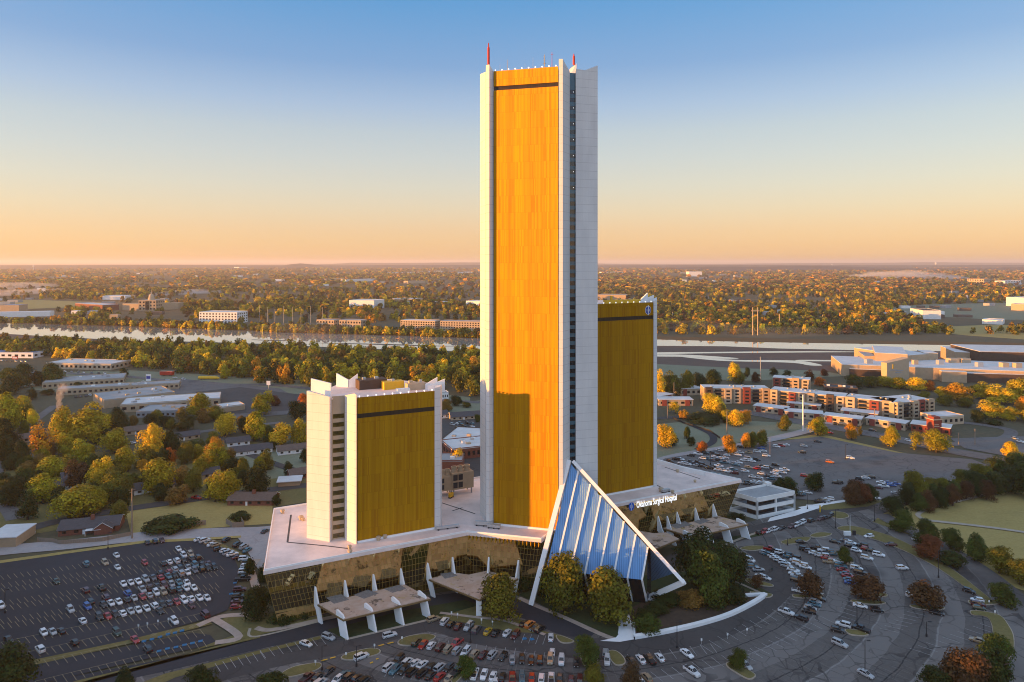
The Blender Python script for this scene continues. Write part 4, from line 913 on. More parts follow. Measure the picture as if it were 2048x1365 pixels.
def gable_house(label, l, r, depth, h=2.9, rise=1.9, wall='brick', roof='shingle', group=None, chimney=False, porch=False, wing=None, name='house'):
    a, b = base_line(l, r); u = (b - a).normalized(); n = Vector((-u.y, u.x)); L = (b - a).length
    o = thing(name, label, 'house', (*((a + b) / 2), 0), group)
    def body(a, b, depth, tagw=True):
        u = (b - a).normalized(); n = Vector((-u.y, u.x)); L = (b - a).length
        K = [a, b, b + n * depth, a + n * depth]
        w = MB().prism([(p.x, p.y) for p in K], 0, h)
        m0, m1 = a + n * depth / 2, b + n * depth / 2
        w.add([(*a, h), (*(a + n * depth), h), (*m0, h + rise - .1)], [(0, 1, 2)]).add([(*b, h), (*(b + n * depth), h), (*m1, h + rise - .1)], [(0, 2, 1)])
        w.build('wall', M[wall], o)
        e = .6; rf = MB()
        A0, B0 = a - u * e - n * e, b + u * e - n * e; A1, B1 = a - u * e + n * (depth + e), b + u * e + n * (depth + e); R0, R1 = m0 - u * e, m1 + u * e
        zl = h - .25
        for P, Q in ((A0, B0), (A1, B1)):
            s = 1 if P is A0 else -1
            rf.quad((*P, zl), (*Q, zl), (*R1, h + rise), (*R0, h + rise), 0); rf.quad((*P, zl - .18), (*Q, zl - .18), (*R1, h + rise - .18), (*R0, h + rise - .18), 0)
            rf.quad((*P, zl - .18), (*Q, zl - .18), (*Q, zl), (*P, zl), 0)
        rf.build('roof', M[roof], o, fix=False)
        gb = MB()
        for P0, P1, Rr, s in ((A0, A1, R0, -1), (B0, B1, R1, 1)):
            for P in (P0, P1): gb.quad((*P, zl - .2), (*P, zl + .02), (*Rr, h + rise + .02), (*Rr, h + rise - .2), 0)
        gb.build('gable_trim', M['white'], o, fix=False)
        wn = MB(); k = max(2, int(L / 4)); wallgrid(wn, a, b, .4, h - .2, k, 1, .35, .5); put_windows(o, wn)
    body(a, b, depth)
    d = a + u * L * .42 - n * .05; MB().box((d.x, d.y, 0), (1.0, .1, 2.1), math.atan2(u.y, u.x)).build('door', M['white'], o)
    if wing:
        s, wl, wd = wing; c = a + u * L * s
        body(c - n * wl + u * wd, c - n * wl + u * wd + n * wl * 1.0 + n * 1.0, wd) if False else body(c + n * .5, c + n * .5 - n * wl, wd)
    if chimney:
        c = a + u * L * .52 + n * depth * .4; MB().box((c.x, c.y, h), (1.5, 1.1, rise + 1.3), math.atan2(u.y, u.x)).build('chimney', M['brick'], o)
    if porch:
        c = a + u * L * .6 - n * 1.6; MB().box((c.x, c.y, 2.3), (6.5, 3.2, .18), math.atan2(u.y, u.x)).build('porch_roof', M['roofwhite'], o)
        for s in (-3, 3): q = c + u * s - n * 1.3; MB().box((q.x, q.y, 0), (.15, .15, 2.3)).build('porch_post', M['white'], o)
    return o
# --- houses of the neighbourhood
gh = 'houses of the western neighbourhood'
gable_house('long red-brick ranch house with dark roof, chimney and white porch roof by the west lot', (116, 1074), (237, 1062), 11, 3.0, 2.6, 'brick', 'shingle', None, True, True, (.62, 3.5, 7))
gable_house('low red-brick house with white gable end beside the podium back road', (455, 1012), (545, 1012), 10, 3.0, 2.4, 'brick', 'shingle_brown', None, True, False)
for lab, l, r, dp, wl, rf in (('dark-roofed house with white walls left of the tall utility pole', (268, 992), (312, 984), 9, 'whitewall', 'shingle'), ('small pale house right of the tall utility pole', (318, 985), (350, 979), 8, 'cream', 'shingle_brown'),
        ('blue-grey roofed house hidden among the trees behind the brick ranch house', (118, 985), (155, 975), 10, 'whitewall', 'shingle'), ('tan-roofed house with white gable by the smoking chimney', (95, 885), (178, 876), 11, 'cream', 'shingle_brown'),
        ('long brown-roofed house left of the smoke plume', (0, 893), (60, 884), 10, 'tanwall', 'shingle_brown'), ('grey-roofed house with pale gable below the orange tree', (462, 915), (545, 905), 11, 'whitewall', 'shingle'),
        ('white-fronted house beside the lowest tower, tan roof', (556, 912), (618, 905), 10, 'whitewall', 'shingle_brown'), ('brick house behind the dark round tree by the lowest tower', (582, 962), (616, 956), 9, 'brick', 'shingle_brown'),
        ('low dark-roofed house among yellow trees, middle of the neighbourhood', (345, 885), (400, 877), 9, 'tanwall', 'shingle'), ('pale house with white carport among the yellow trees', (125, 968), (160, 962), 8, 'whitewall', 'shingle'),
        ('dark-roofed house in front of the orange maple', (405, 960), (440, 954), 8, 'tanwall', 'shingle'), ('small brown house at the far left edge among dark trees', (45, 1015), (78, 1008), 8, 'brick', 'shingle_brown'),
        ('grey-roofed house below the blue flat roof', (455, 895), (500, 890), 9, 'whitewall', 'shingle'), ('brown-roofed house behind the thin orange tree', (250, 872), (300, 866), 10, 'tanwall', 'shingle_brown'),
        ('slate-roofed pale house just right of the lowest tower', (903, 842), (962, 838), 12, 'cream', 'shingle'), ('grey gabled house right of the lowest tower roof', (880, 838), (898, 836), 12, 'whitewall', 'shingle')):
    gable_house(lab, l, r, dp, 3.0, 2.3, wl, rf, gh)
flat_building('carport', 'blue-white flat carport roof beside the lowest tower', (556, 975), (600, 972), 9, 2.6, 'tanwall', 'roofwhite', 'carport', over=.8)
flat_building('shed', 'white shed with tan end wall at the left edge by the road', (-30, 1098), (32, 1095), 15, 4.2, 'tanwall', 'roofwhite', 'shed', over=.3, doors=0)
# wooden fences by the road
def fence(label, pts, h=2.0, m='wood', posts=True):
    P_ = [Vector(p) for p in GP(pts)]; o = thing('wooden_fence', label, 'fence', (*P_[0], 0))
    b = MB(); ribbon(b, P_, .08, 0, 0, h); b.build('board_panel', M[m], o)
    for i in range(len(P_) - 1):
        n = max(1, int((P_[i + 1] - P_[i]).length / 5))
        for k in range(n):
            q = P_[i].lerp(P_[i + 1], k / n); MB().box((q.x, q.y, 0), (.16, .16, h + .12)).build('post', M[m], o)
fence('long weathered fence behind the brick ranch house', [(75, 1084), (105, 1086), (120, 1090), (205, 1084), (262, 1072), (262, 1048)], 1.9)
fence('grey board fence below the dark shrub clump', [(350, 1062), (352, 1056), (412, 1050)], 2.2)
fence('short pale fence corner with a red-brown side', [(452, 1048), (465, 1056), (488, 1054), (482, 1044)], 2.4)
fence('dark railing along the curved drive behind the far lot', [(1346, 838), (1368, 848), (1420, 864), (1440, 878)], 1.4, 'dark')
# --- flat-roofed buildings west of the towers
gf = 'flat-roofed school and shop buildings'
flat_building('flat_building', 'white-roofed tan row of shops at the edge of the river wood', (92, 738), (222, 741), 34, 6.5, 'cream', 'roofwhite', group=gf, win=(14, 1), units=3)
flat_building('flat_building', 'blue-roofed store with red sign at the far left edge', (-40, 716), (66, 717), 30, 6.5, 'whitewall', 'blueroof', group=gf, win=(8, 1), units=2)
flat_building('flat_building', 'long pale roof with tan walls, farthest of the school buildings', (84, 779), (248, 768), 34, 5.5, 'tanwall', 'roofgrey', group=gf, win=(16, 1), units=4)
flat_building('flat_building', 'long narrow flat roof across the middle of the school yard', (112, 792), (358, 778), 18, 5.2, 'tanwall', 'roofgrey', group=gf, win=(24, 1), units=6)
flat_building('flat_building', 'large light grey roof with tan wall, nearest the smoke plume', (208, 818), (350, 800), 42, 6.5, 'tanwall', 'roofgrey', group=gf, units=7)
flat_building('flat_building', 'wide light roof with tan walls right of the school yard', (240, 826), (440, 812), 30, 6.0, 'tanwall', 'roofwhite', group=gf, units=9, win=(12, 1))
flat_building('flat_building', 'low blue-grey roof with small roof vents among the trees', (272, 836), (370, 834), 24, 4.5, 'grey', 'roofgrey', group=gf, units=5, win=(10, 1))
flat_building('flat_building', 'small white roof beside the yellow trees right of the school', (444, 826), (490, 820), 16, 4, 'tanwall', 'roofwhite', group=gf, units=1)
flat_building('flat_building', 'white roof with dark rooftop units seen between the towers', (876, 905), (985, 912), 42, 6, 'darkbrown', 'roofwhite', 'building', units=6)
flat_building('flat_building', 'white-roofed building with arched yellow windows seen between the towers', (904, 922), (990, 912), 24, 6.5, 'brick', 'roofwhite', 'building', win=(9, 1), units=4)
flat_building('flat_building', 'pale flat roof right behind the cooling towers', (876, 948), (925, 948), 16, 7, 'brick', 'roofgrey', 'building', units=2)
flat_building('flat_building', 'tiny white building on the frosty field right of the lowest tower', (884, 800), (897, 799), 8, 6, 'whitewall', 'roofgrey', 'building', win=(3, 1))
# --- apartment complex to the right
gap = 'apartment blocks east of the far lot'
def apartments(label, line, h, dp, seed=1):
    """four-storey block with projecting bays in cream, red and dark cladding"""
    P_ = [Vector(G(*p)) for p in line]; o = thing('apartment_block', label, 'apartments', (*P_[0], 0), gap); rr = rnd(seed)
    roof = MB(); wl = MB()
    for i in range(len(P_) - 1):
        a, b = P_[i], P_[i + 1]; u = (b - a).normalized(); n = Vector((-u.y, u.x)); L = (b - a).length
        wl.prism([tuple(q) for q in (a, b, b + n * dp, a + n * dp)], 0, h - .3); roof.prism([tuple(q) for q in (a - n * .4, b - n * .4, b + n * (dp + .4), a + n * (dp + .4))], h - .295, h)
        n_b = max(2, int(L / 7)); w = L / n_b
        for k in range(n_b):
            c = a + u * w * (k + .5); out = 2.4 if k % 2 == 0 else .0; m = ['cream', 'darkbrown', 'cream', 'cream', 'cream', 'brickred', 'tanwall', 'tanwall'][(k + seed) % 8]
            if out or k % 4 == 3:
                out = out or .8
                hb = h + rr.choice([.6, .9, -.6]); K = [c - u * w * .38 - n * out, c + u * w * .38 - n * out, c + u * w * .38 + n * 1.0, c - u * w * .38 + n * 1.0]
                MB().prism([tuple(q) for q in K], 0, hb).build('bay', M[m], o)
                g = MB(); wallgrid(g, K[0], K[1], .6, h - .8, 1, 4, .5, .5); wallgrid(g, K[3], K[0], .6, h - .8, 1, 4, .4, .5); put_windows(o, g)
            else:
                g = MB(); wallgrid(g, a + u * w * k, a + u * w * (k + 1), .6, h - .8, 1, 4, .7, .65); put_windows(o, g)
                for fl in range(1, 4):
                    MB().box((c.x - n.x * .6, c.y - n.y * .6, fl * h / 4.1), (w * .9, 1.2, .9), math.atan2(u.y, u.x)).build('balcony', M['dark'], o)
        for k in range(int(L / 9)):
            c = a + u * rr.uniform(.05, .95) * L + n * rr.uniform(.2, .8) * dp; MB().box((c.x, c.y, h), (2.2, 1.6, 1.1), .3).build('roof_unit', M['galv'], o)
    wl.build('wall', M['tanwall'], o); roof.build('roof', M['roofwhite'], o)
apartments('apartment block with white roof and dark balconies, left end of the complex', [(1408, 806), (1540, 808)], 13, 16, 1)
apartments('long cream and red apartment block stepping away to the right', [(1540, 810), (1690, 826), (1786, 838)], 13, 18, 3)
apartments('corner apartment block with broad cream end wall, right end of the complex', [(1788, 840), (1866, 832)], 13, 22, 2)
apartments('apartment block with red chimneys behind the long block', [(1545, 782), (1620, 788)], 13, 14, 5)
flat_building('apartment_block', 'dark-roofed block with white dormers behind the long apartment block', (1650, 800), (1716, 804), 16, 11, 'darkbrown', 'shingle', 'apartments', gap, units=4, win=(6, 3))
gt = 'low white-roofed townhouses'
for i, (lab, l, r, hh, dp) in enumerate((('townhouse with white roof nearest the hospital tower', (1300, 808), (1346, 800), 5, 12), ('white-roofed cream townhouse below the first', (1318, 812), (1386, 812), 5, 13), ('long white-roofed townhouse with red panel left of the apartment block', (1362, 792), (1412, 790), 6, 14),
    ('red and cream townhouse at the left end of the street row', (1507, 824), (1572, 832), 5, 12), ('cream townhouse with red panels, second along the street row', (1570, 836), (1646, 842), 5, 12), ('cream townhouse with red end, third along the street row', (1647, 844), (1722, 853), 5, 12),
    ('cream and red townhouse beside the clubhouse', (1732, 850), (1810, 862), 5, 12), ('cream townhouse behind the street row, left', (1574, 818), (1640, 825), 5, 12), ('cream townhouse behind the street row, right', (1682, 834), (1755, 842), 5, 12))):
    o, K, u, n = flat_building('townhouse', lab, l, r, dp, hh, 'cream', 'roofwhite', 'townhouse', gt, win=(5, 1), over=.5)
    L = (Vector(K[1]) - Vector(K[0])).length
    for s in (.16, .84):
        c = Vector(K[0]) + u * L * s - n * .25; MB().box((c.x, c.y, 0), (L * .14, .5, hh - .1), math.atan2(u.y, u.x)).build('red_panel', M['brickred'], o)
o, K, u, n = flat_building('clubhouse', 'clubhouse with white roofs and a red square sign tower', (1822, 862), (1900, 872), 14, 5, 'brickred', 'roofwhite', 'clubhouse', None, win=(6, 1), over=.6)
c = G(1868, 868); MB().box((c[0], c[1], 0), (6.5, 6.5, 10.5), .2).build('sign_tower', M['brickred'], o); MB().box((c[0], c[1], 10.5), (8, 8, .5), .2).build('tower_cap', M['cream'], o); MB().box((c[0], c[1], 11.0), (5.5, 5.5, 1.6), .2).build('tower_lantern', M['brickred'], o)
for k, (w, dz) in enumerate(((3.4, 0), (4.4, -1.3))): MB().box((c[0] - .2, c[1] - 3.45, 7 + dz), (w, .1, .5), .2).build('sign_strip', M['cream'], o)
flat_building('townhouse', 'pale grey-roofed block right of the clubhouse tower', (1876, 852), (1928, 848), 16, 6, 'cream', 'roofwhite', 'building', None, win=(5, 1))
# casino-like complex by the river
cas = thing('casino', 'sprawling tan and brown entertainment complex with white roofs by the river', 'building', (*G(1860, 770), 0))
def blk(nm, l, r, dp, z0, h, m, rf='roofwhite'):
    a, b = base_line(l, r); u = (b - a).normalized(); n = Vector((-u.y, u.x))
    K = [tuple(q) for q in (a, b, b + n * dp, a + n * dp)]
    MB().prism(K, z0, h).build(nm, M[m], cas); MB().prism(K, h + .004, h + .4).build('roof', M[rf], cas)
blk('wing', (1684, 752), (2200, 774), 70, 0, 12, 'tanwall'); blk('wing', (1700, 753.5), (1775, 756.5), 6, 1, 8, 'darkbrown')
blk('theatre_block', (1750, 744), (1815, 748), 70, 0, 21, 'tanwall', 'roofwhite'); blk('theatre_block', (1815, 746), (1862, 742), 70, 0, 19, 'tanwall', 'roofwhite'); blk('theatre_block', (1729, 741), (1752, 742), 40, 0, 16, 'tanwall', 'roofgrey')
a, b = base_line((1774, 764), (1818, 762)); u = (b - a).normalized(); n = Vector((-u.y, u.x))
MB().prism([tuple(q) for q in (a, b, b + n * 8, a + n * 8)], 0, [19, 23.5, 23.5, 19]).build('sign_wall', M['cream'], cas)
for i, (s, z, w) in enumerate(((.28, 11.2, .3), (.55, 10.4, .36), (.5, 8.6, .3))):
    c = a + u * (b - a).length * s - n * .1; MB().box((c.x, c.y, z), ((b - a).length * w, .2, 1.0), math.atan2(u.y, u.x)).build('sign_strip', M['roofgrey'], cas)
c = a + u * (b - a).length * .27 - n * .1; MB().box((c.x, c.y, 13.0), (1.4, .2, 4.5), math.atan2(u.y, u.x)).build('sign_strip', M['yellow'], cas)
blk('wing', (1934, 765), (2200, 772), 9, 0, 9, 'darkbrown'); blk('wing', (1884, 764), (1934, 766), 8, 0, 10.5, 'tanwall'); blk('hall', (1960, 735), (2200, 740), 70, 0, 18, 'darkbrown'); blk('hall', (1910, 728), (1960, 730), 60, 0, 14, 'tanwall'); blk('hall', (1848, 742), (1876, 743), 24, 0, 20, 'tanwall')
for k, (x, y, s) in enumerate(((1795 - 58, 750, 7), (1905, 748, 10), (1928, 748, 10), (1958, 757, 6), (2008, 758, 7), (2034, 759, 7), (1880, 752, 6), (1830, 752, 5))):
    p = G(x, y); MB().box((p[0], p[1], 12), (s, s * .8, 5), .1).build('roof_unit', M['cream' if k % 3 else 'galv'], cas)
# --- buildings across the river, each a thing
gx = 'buildings across the river'
def far_block(label, l, r, dp, h, wall='cream', roof='roofwhite', win=(0, 0), name='building_block', over=0, units=0): return flat_building(name, label, l, r, dp, h, wall, roof, 'building', gx, win, units, over)
o, K, u, n = far_block('tan stone hall with a small dome and side wings across the river', (277, 622), (312, 622), 40, 26, 'tanwall', 'roofgrey', (5, 3), 'domed_hall')
c = (Vector(K[0]) + Vector(K[2])) / 2
MB().lathe([(8, 0), (8, 5), (6.5, 6), (6.5, 9), (5.5, 12), (3.5, 14.5), (1, 16), (.6, 22), (.1, 27)], (c.x, c.y, 26), 20).build('dome', M['cream'], o)
for l, r in (((245, 621), (278, 621.5)), ((311, 621), (357, 619))):
    a, b = base_line(l, r); MB().prism([tuple(q) for q in (a, b, b + Vector((0, 30)), a + Vector((0, 30)))], 0, 17).build('wing', M['tanwall'], o)
a, b = base_line((291, 622), (298, 622)); MB().prism([tuple(q) for q in (a - Vector((0, 1)), b - Vector((0, 1)), b, a)], 2, 24).build('tall_window', M['glass_dark'], o)
for lab, l, r, dp, h, wl, rf, wn in (('white-roofed office with striped dark side across the river', (398, 647), (474, 648), 40, 22, 'whitewall', 'roofwhite', (12, 4)), ('cream two-storey lodge on the far bank, left of the pair', (633, 654), (668, 655), 25, 13, 'cream', 'roofgrey', (6, 2)),
    ('cream arcaded lodge on the far bank, right of the pair', (678, 656), (722, 657), 25, 14, 'cream', 'roofgrey', (8, 2)), ('cream apartment row with many windows behind the far bank, left half', (801, 660), (870, 662), 24, 17, 'cream', 'roofwhite', (14, 4)),
    ('cream apartment row with many windows behind the far bank, right half', (880, 662), (965, 664), 24, 17, 'cream', 'roofgrey', (16, 4)), ('round-fronted white hall in the middle of the far bank trees', (698, 618), (748, 619), 60, 22, 'whitewall', 'roofwhite', (0, 0)),
    ('white low hall at the far left edge of the far bank', (-40, 636), (100, 633), 30, 10, 'whitewall', 'roofwhite', (0, 0)), ('orange arched gateway building on the far bank', (219, 645), (236, 645), 12, 15, 'tanwall', 'roofgrey', (1, 1)), ('red-brown store with white roof at the far left across the river', (150, 618), (205, 622), 40, 14, 'brick', 'roofwhite', (0, 0)),
    ('tan and blue store at the far left edge across the river', (0, 624), (38, 624), 30, 16, 'tanwall', 'blueroof', (0, 0)), ('long white warehouse behind the domed hall', (205, 600), (250, 600), 60, 12, 'whitewall', 'roofwhite', (0, 0)), ('big white box with a dark red side across the river, far right', (1846, 638.5), (1882, 639), 70, 18, 'whitewall', 'darkbrown', (0, 0)),
    ('pale mansion-like block on the far plain, far right', (1934, 567), (1968, 568), 50, 26, 'cream', 'brickred', (7, 2)), ('long white block near the right edge of the far plain', (2010, 570), (2042, 569), 50, 20, 'whitewall', 'roofwhite', (6, 2)), ('cream hangar at the right edge beyond the fields', (2012, 612), (2080, 616), 90, 24, 'whitewall', 'roofwhite', (0, 0)),
    ('white church-like hall with low roof right of the far fields', (2022, 621), (2090, 624), 40, 16, 'cream', 'roofwhite', (0, 0)), ('long white warehouse under the mesa, left', (772, 549), (842, 548.6), 120, 18, 'whitewall', 'roofwhite', (0, 0)), ('long white warehouse under the mesa, right', (844, 546), (885, 545.6), 120, 18, 'whitewall', 'roofwhite', (0, 0)),
    ('white warehouse under the mesa beside the tall tower', (912, 548.3), (945, 548), 120, 18, 'whitewall', 'roofwhite', (0, 0)), ('white factory block with steam right of the tall tower', (1378, 553.5), (1404, 553.5), 100, 40, 'whitewall', 'roofwhite', (0, 0)), ('long white sheds on the plain right of the tall tower', (1208, 548), (1246, 547.6), 80, 18, 'whitewall', 'roofwhite', (0, 0)),
    ('long tan-roofed hall behind the hospital tower roof', (1195, 600), (1252, 601), 70, 16, 'tanwall', 'rooftan', (0, 0)), ('row of pale houses on the far hillside left of middle', (652, 563.8), (690, 562.8), 40, 16, 'cream', 'roofwhite', (0, 0)), ('row of pale houses on the far hillside beside the first row', (692, 565), (752, 562.6), 40, 15, 'whitewall', 'roofwhite', (0, 0)),
    ('tan row of houses near the tall tower on the far plain', (816, 568), (850, 567), 40, 14, 'cream', 'rooftan', (0, 0)), ('low orange-walled school left of the tall tower', (780, 606), (828, 607), 60, 12, 'tanwall', 'roofwhite', (0, 0)), ('white petrol-station-like canopy left of the tall tower', (855, 611), (888, 612), 40, 10, 'cream', 'roofwhite', (0, 0)),
    ('white gabled church by the tall tower', (932, 616), (960, 617), 40, 18, 'whitewall', 'roofwhite', (0, 0)), ('white long hall on the left skyline', (408, 536.6), (426, 536.4), 120, 30, 'whitewall', 'roofwhite', (0, 0)), ('pair of white blocks on the left skyline', (478, 539), (495, 538.8), 120, 36, 'whitewall', 'roofwhite', (0, 0)),
    ('pale roof strip among trees on the right far bank', (1536 + 28, 629), (1590, 629), 30, 8, 'whitewall', 'roofwhite', (0, 0)), ('tan roofed shed row on the right far bank', (1705, 634), (1760, 636), 40, 8, 'tanwall', 'roofwhite', (0, 0)), ('white roof row at the right end of the far bank', (1964, 648), (2005, 650), 40, 8, 'whitewall', 'roofwhite', (0, 0))):
    far_block(lab, l, r, dp, h, wl, rf, wn)
rr = rnd(77); vill = MB()
for k in range(420):                      # the far suburbs' roofs nobody could tell apart
    py = HY + 5 + 120 * rr.random() ** 2.1; px = rr.uniform(-40, 2090)
    x, y = G(px, py)
    if y < 1500 or (y < 1900 and 500 < px < 1250): continue
    w, d, h = rr.uniform(14, 34), rr.uniform(12, 24), rr.uniform(5, 9)
    if y > 4000: w *= 1.8; d *= 1.6; h *= 1.7
    vill.box((x, y, 0), (w, d, h), rr.uniform(-.3, .3), rr.choice([0, 0, 1, 1, 2]))
tag(vill.build('distant_suburb', [M['whitewall'], M['roofgrey'], M['shingle_brown']]), 'scattered roofs of the suburb beyond the river', 'suburb', kind='stuff')
# water towers on the skyline
for lab, px, top, base_, r in (('white water tower on the left skyline', 66.5, 531.5, 540, 1.7), ('white water tower on the skyline right of the tall tower', 1664, 529, 534, 1.8), ('round white water tower on the hill at the right', 1871.5, 525.2, 530, 1.8)):
    x, y = G(px, base_ + 2.5); sc = y / F; o = thing('water_tower', lab, 'water tower', (x, y, 0)); zt = CH - (top - HY) * sc
    MB().lathe([(r * .35 * sc, 0), (r * .3 * sc, zt * .75)], (x, y, 0), 10).build('stem', M['white'], o); MB().lathe([(r * .3 * sc, 0), (r * sc, 1.2 * sc), (r * sc, 3.2 * sc), (r * .4 * sc, 4.2 * sc)], (x, y, zt - 4.2 * sc), 14).build('tank', M['white'], o)
# ================================================================== trees
def leafmat():
    m, g = newmat('autumn_leaves', .7, 0, .15)
    oi = g.n('ObjectInfo'); at = g.n('Attribute'); at.attribute_name = 'tone'
    c = g.mix(1.0, oi.outputs['Color'], at.outputs['Color'], 'MULTIPLY')
    g.l(c, g.b.inputs['Base Color'])
    tr = g.n('BsdfTranslucent'); g.l(c, tr.inputs[0])
    mx = g.n('MixShader'); mx.inputs[0].default_value = .16
    out = next(n for n in g.t.nodes if n.type == 'OUTPUT_MATERIAL')
    g.l(g.b.outputs[0], mx.inputs[1]); g.l(tr.outputs[0], mx.inputs[2]); g.l(mx.outputs[0], out.inputs[0])
    return m
M['leaf'] = leafmat()
def crown_arrays(seed, clumps, leaves, size, shape='round', tall=1.0):
    """leaf-sized faces on the skins of overlapping clumps; crown spans radius 1 and height 0..2*tall"""
    r = np.random.RandomState(seed); P, Nn, T = [], [], []
    lobes = [np.array([math.cos(a) * q, math.sin(a) * q, h]) for a, q, h in [(r.uniform(0, 6.28), r.uniform(.15, .5), r.uniform(-.3, .5)) for _ in range(5)]]
    for k in range(clumps):
        while True:
            d = r.normal(size=3); d /= np.linalg.norm(d)
            if d[2] > -.7: break
        rad = r.uniform(.35, .78) if k > 2 else r.uniform(0, .25)
        c = d * rad if shape in ('cone', 'flat') else d * rad * .62 + lobes[k % 5] * r.uniform(.7, 1.0)
        if shape == 'cone': f = 1 - .6 * (c[2] + .6) / 1.4; c[:2] *= f
        if shape == 'flat': c[2] *= .62
        cr = r.uniform(.20, .38) * (1.15 if k < 3 else 1)
        n = int(leaves * (cr / .3) ** 2)
        q = r.normal(size=(n, 3)); q /= np.linalg.norm(q, axis=1)[:, None]
        q[:, 2] = np.where(q[:, 2] < -.4, -q[:, 2], q[:, 2])
        p = c + q * cr * r.uniform(.72, 1.12, n)[:, None]
        P.append(p); Nn.append(q * .8 + c / (np.linalg.norm(c) + .3) * .5); T.append(np.full(n, r.uniform(.72, 1.25)) * r.uniform(.8, 1.2, n))
    P, Nn, T = np.concatenate(P), np.concatenate(Nn), np.concatenate(T)
    P[:, :2] /= np.percentile(np.linalg.norm(P[:, :2], axis=1), 95)
    z0_, z1_ = np.percentile(P[:, 2], [2, 98]); P[:, 2] = ((P[:, 2] - z0_) / (z1_ - z0_) * 2) * tall
    n = len(P)
    Nn = Nn + r.normal(size=(n, 3)) * .30; Nn /= np.linalg.norm(Nn, axis=1)[:, None]
    t = np.cross(Nn, r.normal(size=(n, 3))); t /= np.linalg.norm(t, axis=1)[:, None]; b = np.cross(Nn, t)
    s = size * r.uniform(.6, 1.35, n)[:, None]
    V = np.stack([P - t * s - b * s * .7, P + t * s - b * s * .7, P + t * s * .7 + b * s, P - t * s * .7 + b * s], 1)
    hue = np.stack([T * r.uniform(.9, 1.15, n), T, T * r.uniform(.7, 1.1, n)], 1)
    return V.reshape(-1, 3), hue
def mesh_from(name, V, hue, m):
    n = len(V) // 4; me = bpy.data.meshes.new(name)
    me.vertices.add(4 * n); me.vertices.foreach_set('co', V.astype(np.float32).ravel())
    me.loops.add(4 * n); me.loops.foreach_set('vertex_index', np.arange(4 * n, dtype=np.int32))
    me.polygons.add(n); me.polygons.foreach_set('loop_start', np.arange(0, 4 * n, 4, dtype=np.int32)); me.polygons.foreach_set('loop_total', np.full(n, 4, np.int32))
    me.update(calc_edges=True); me.materials.append(m)
    a = me.attributes.new('tone', 'FLOAT_COLOR', 'FACE'); a.data.foreach_set('color', np.concatenate([hue, np.ones((n, 1))], 1).astype(np.float32).ravel())
    return me
CROWN = {}
for k in range(4): CROWN['round', k] = mesh_from('crown', *crown_arrays(10 + k, 52, 130, .046), M['leaf'])
for k in range(2): CROWN['cone', k] = mesh_from('crown', *crown_arrays(30 + k, 50, 120, .05, 'cone', 1.2), M['leaf'])
for k in range(2): CROWN['flat', k] = mesh_from('crown', *crown_arrays(40 + k, 40, 95, .06, 'flat'), M['leaf'])
for k in range(2): CROWN['thin', k] = mesh_from('crown', *crown_arrays(50 + k, 30, 42, .07, 'round', 1.25), M['leaf'])
for k in range(5): CROWN['wood', k] = mesh_from('crown', *crown_arrays(60 + k, 26, 48, .085), M['leaf'])
def trunk_mesh(seed):
    r = rnd(seed); mb = MB(); z, p = 0, Vector((0, 0, 0)); rad = .05
    for i in range(4):                       # unit tree: height 1
        q = p + Vector((r.uniform(-.02, .02), r.uniform(-.02, .02), .17)); mb.tube(p, q, rad, rad * .78, 7); p, rad = q, rad * .78
    for k in range(7):
        a = k * 2.4 + r.uniform(-.4, .4); s = Vector((0, 0, r.uniform(.26, .6))); e = s + Vector((math.cos(a) * r.uniform(.12, .26), math.sin(a) * r.uniform(.12, .26), r.uniform(.1, .24)))
        mb.tube(s, e, .02, .008, 5)
    return mb.mesh('trunk', M['bark'], True)
TRUNK = [trunk_mesh(s) for s in range(3)]
TC = {'g': (.058, .080, .012), 'dg': (.032, .047, .009), 'y': (.66, .46, .022), 'yg': (.33, .272, .014), 'o': (.52, .265, .018), 'r': (.13, .045, .018), 'rust': (.085, .046, .020), 'ol': (.150, .140, .014), 'br': (.22, .135, .03), 'or': (.48, .14, .018)}
CN = {'g': 'green', 'dg': 'dark green', 'y': 'yellow', 'yg': 'yellow-green', 'o': 'orange', 'r': 'red-brown', 'rust': 'rusty brown', 'ol': 'olive green', 'br': 'brown', 'or': 'bright orange'}
TREES = []
tr_r = rnd(5)
def tree(x, y, h, rad, col, label, group, shape='round', clear=.16, name='tree', wood=False):
    """h total height, rad crown radius, clear: bare trunk share"""
    o = bpy.data.objects.new(name, None); COL.objects.link(o); o.location = (x, y, 0); tag(o, label, 'tree' if name == 'tree' else name, group)
    key = [k for k in CROWN if k[0] == shape]; me = CROWN[key[tr_r.randrange(len(key))]]
    zt = max(v.co.z for v in me.vertices) if me.get('zt') is None else me['zt']; me['zt'] = zt
    ch = h * (1 - clear)
    c = link('crown', me, o, (0, 0, h - ch), tr_r.uniform(0, 6.28), (rad, rad * tr_r.uniform(.9, 1.1), ch / zt))
    k = TC[col]; v = tr_r.uniform(.82, 1.2); c.color = (k[0] * v * tr_r.uniform(.92, 1.1), k[1] * v, k[2] * v, 1)
    t = link('trunk', TRUNK[tr_r.randrange(3)], o, (0, 0, 0), tr_r.uniform(0, 6.28), (h * .85, h * .85, h * .98))
    TREES.append((x, y, rad)); return o
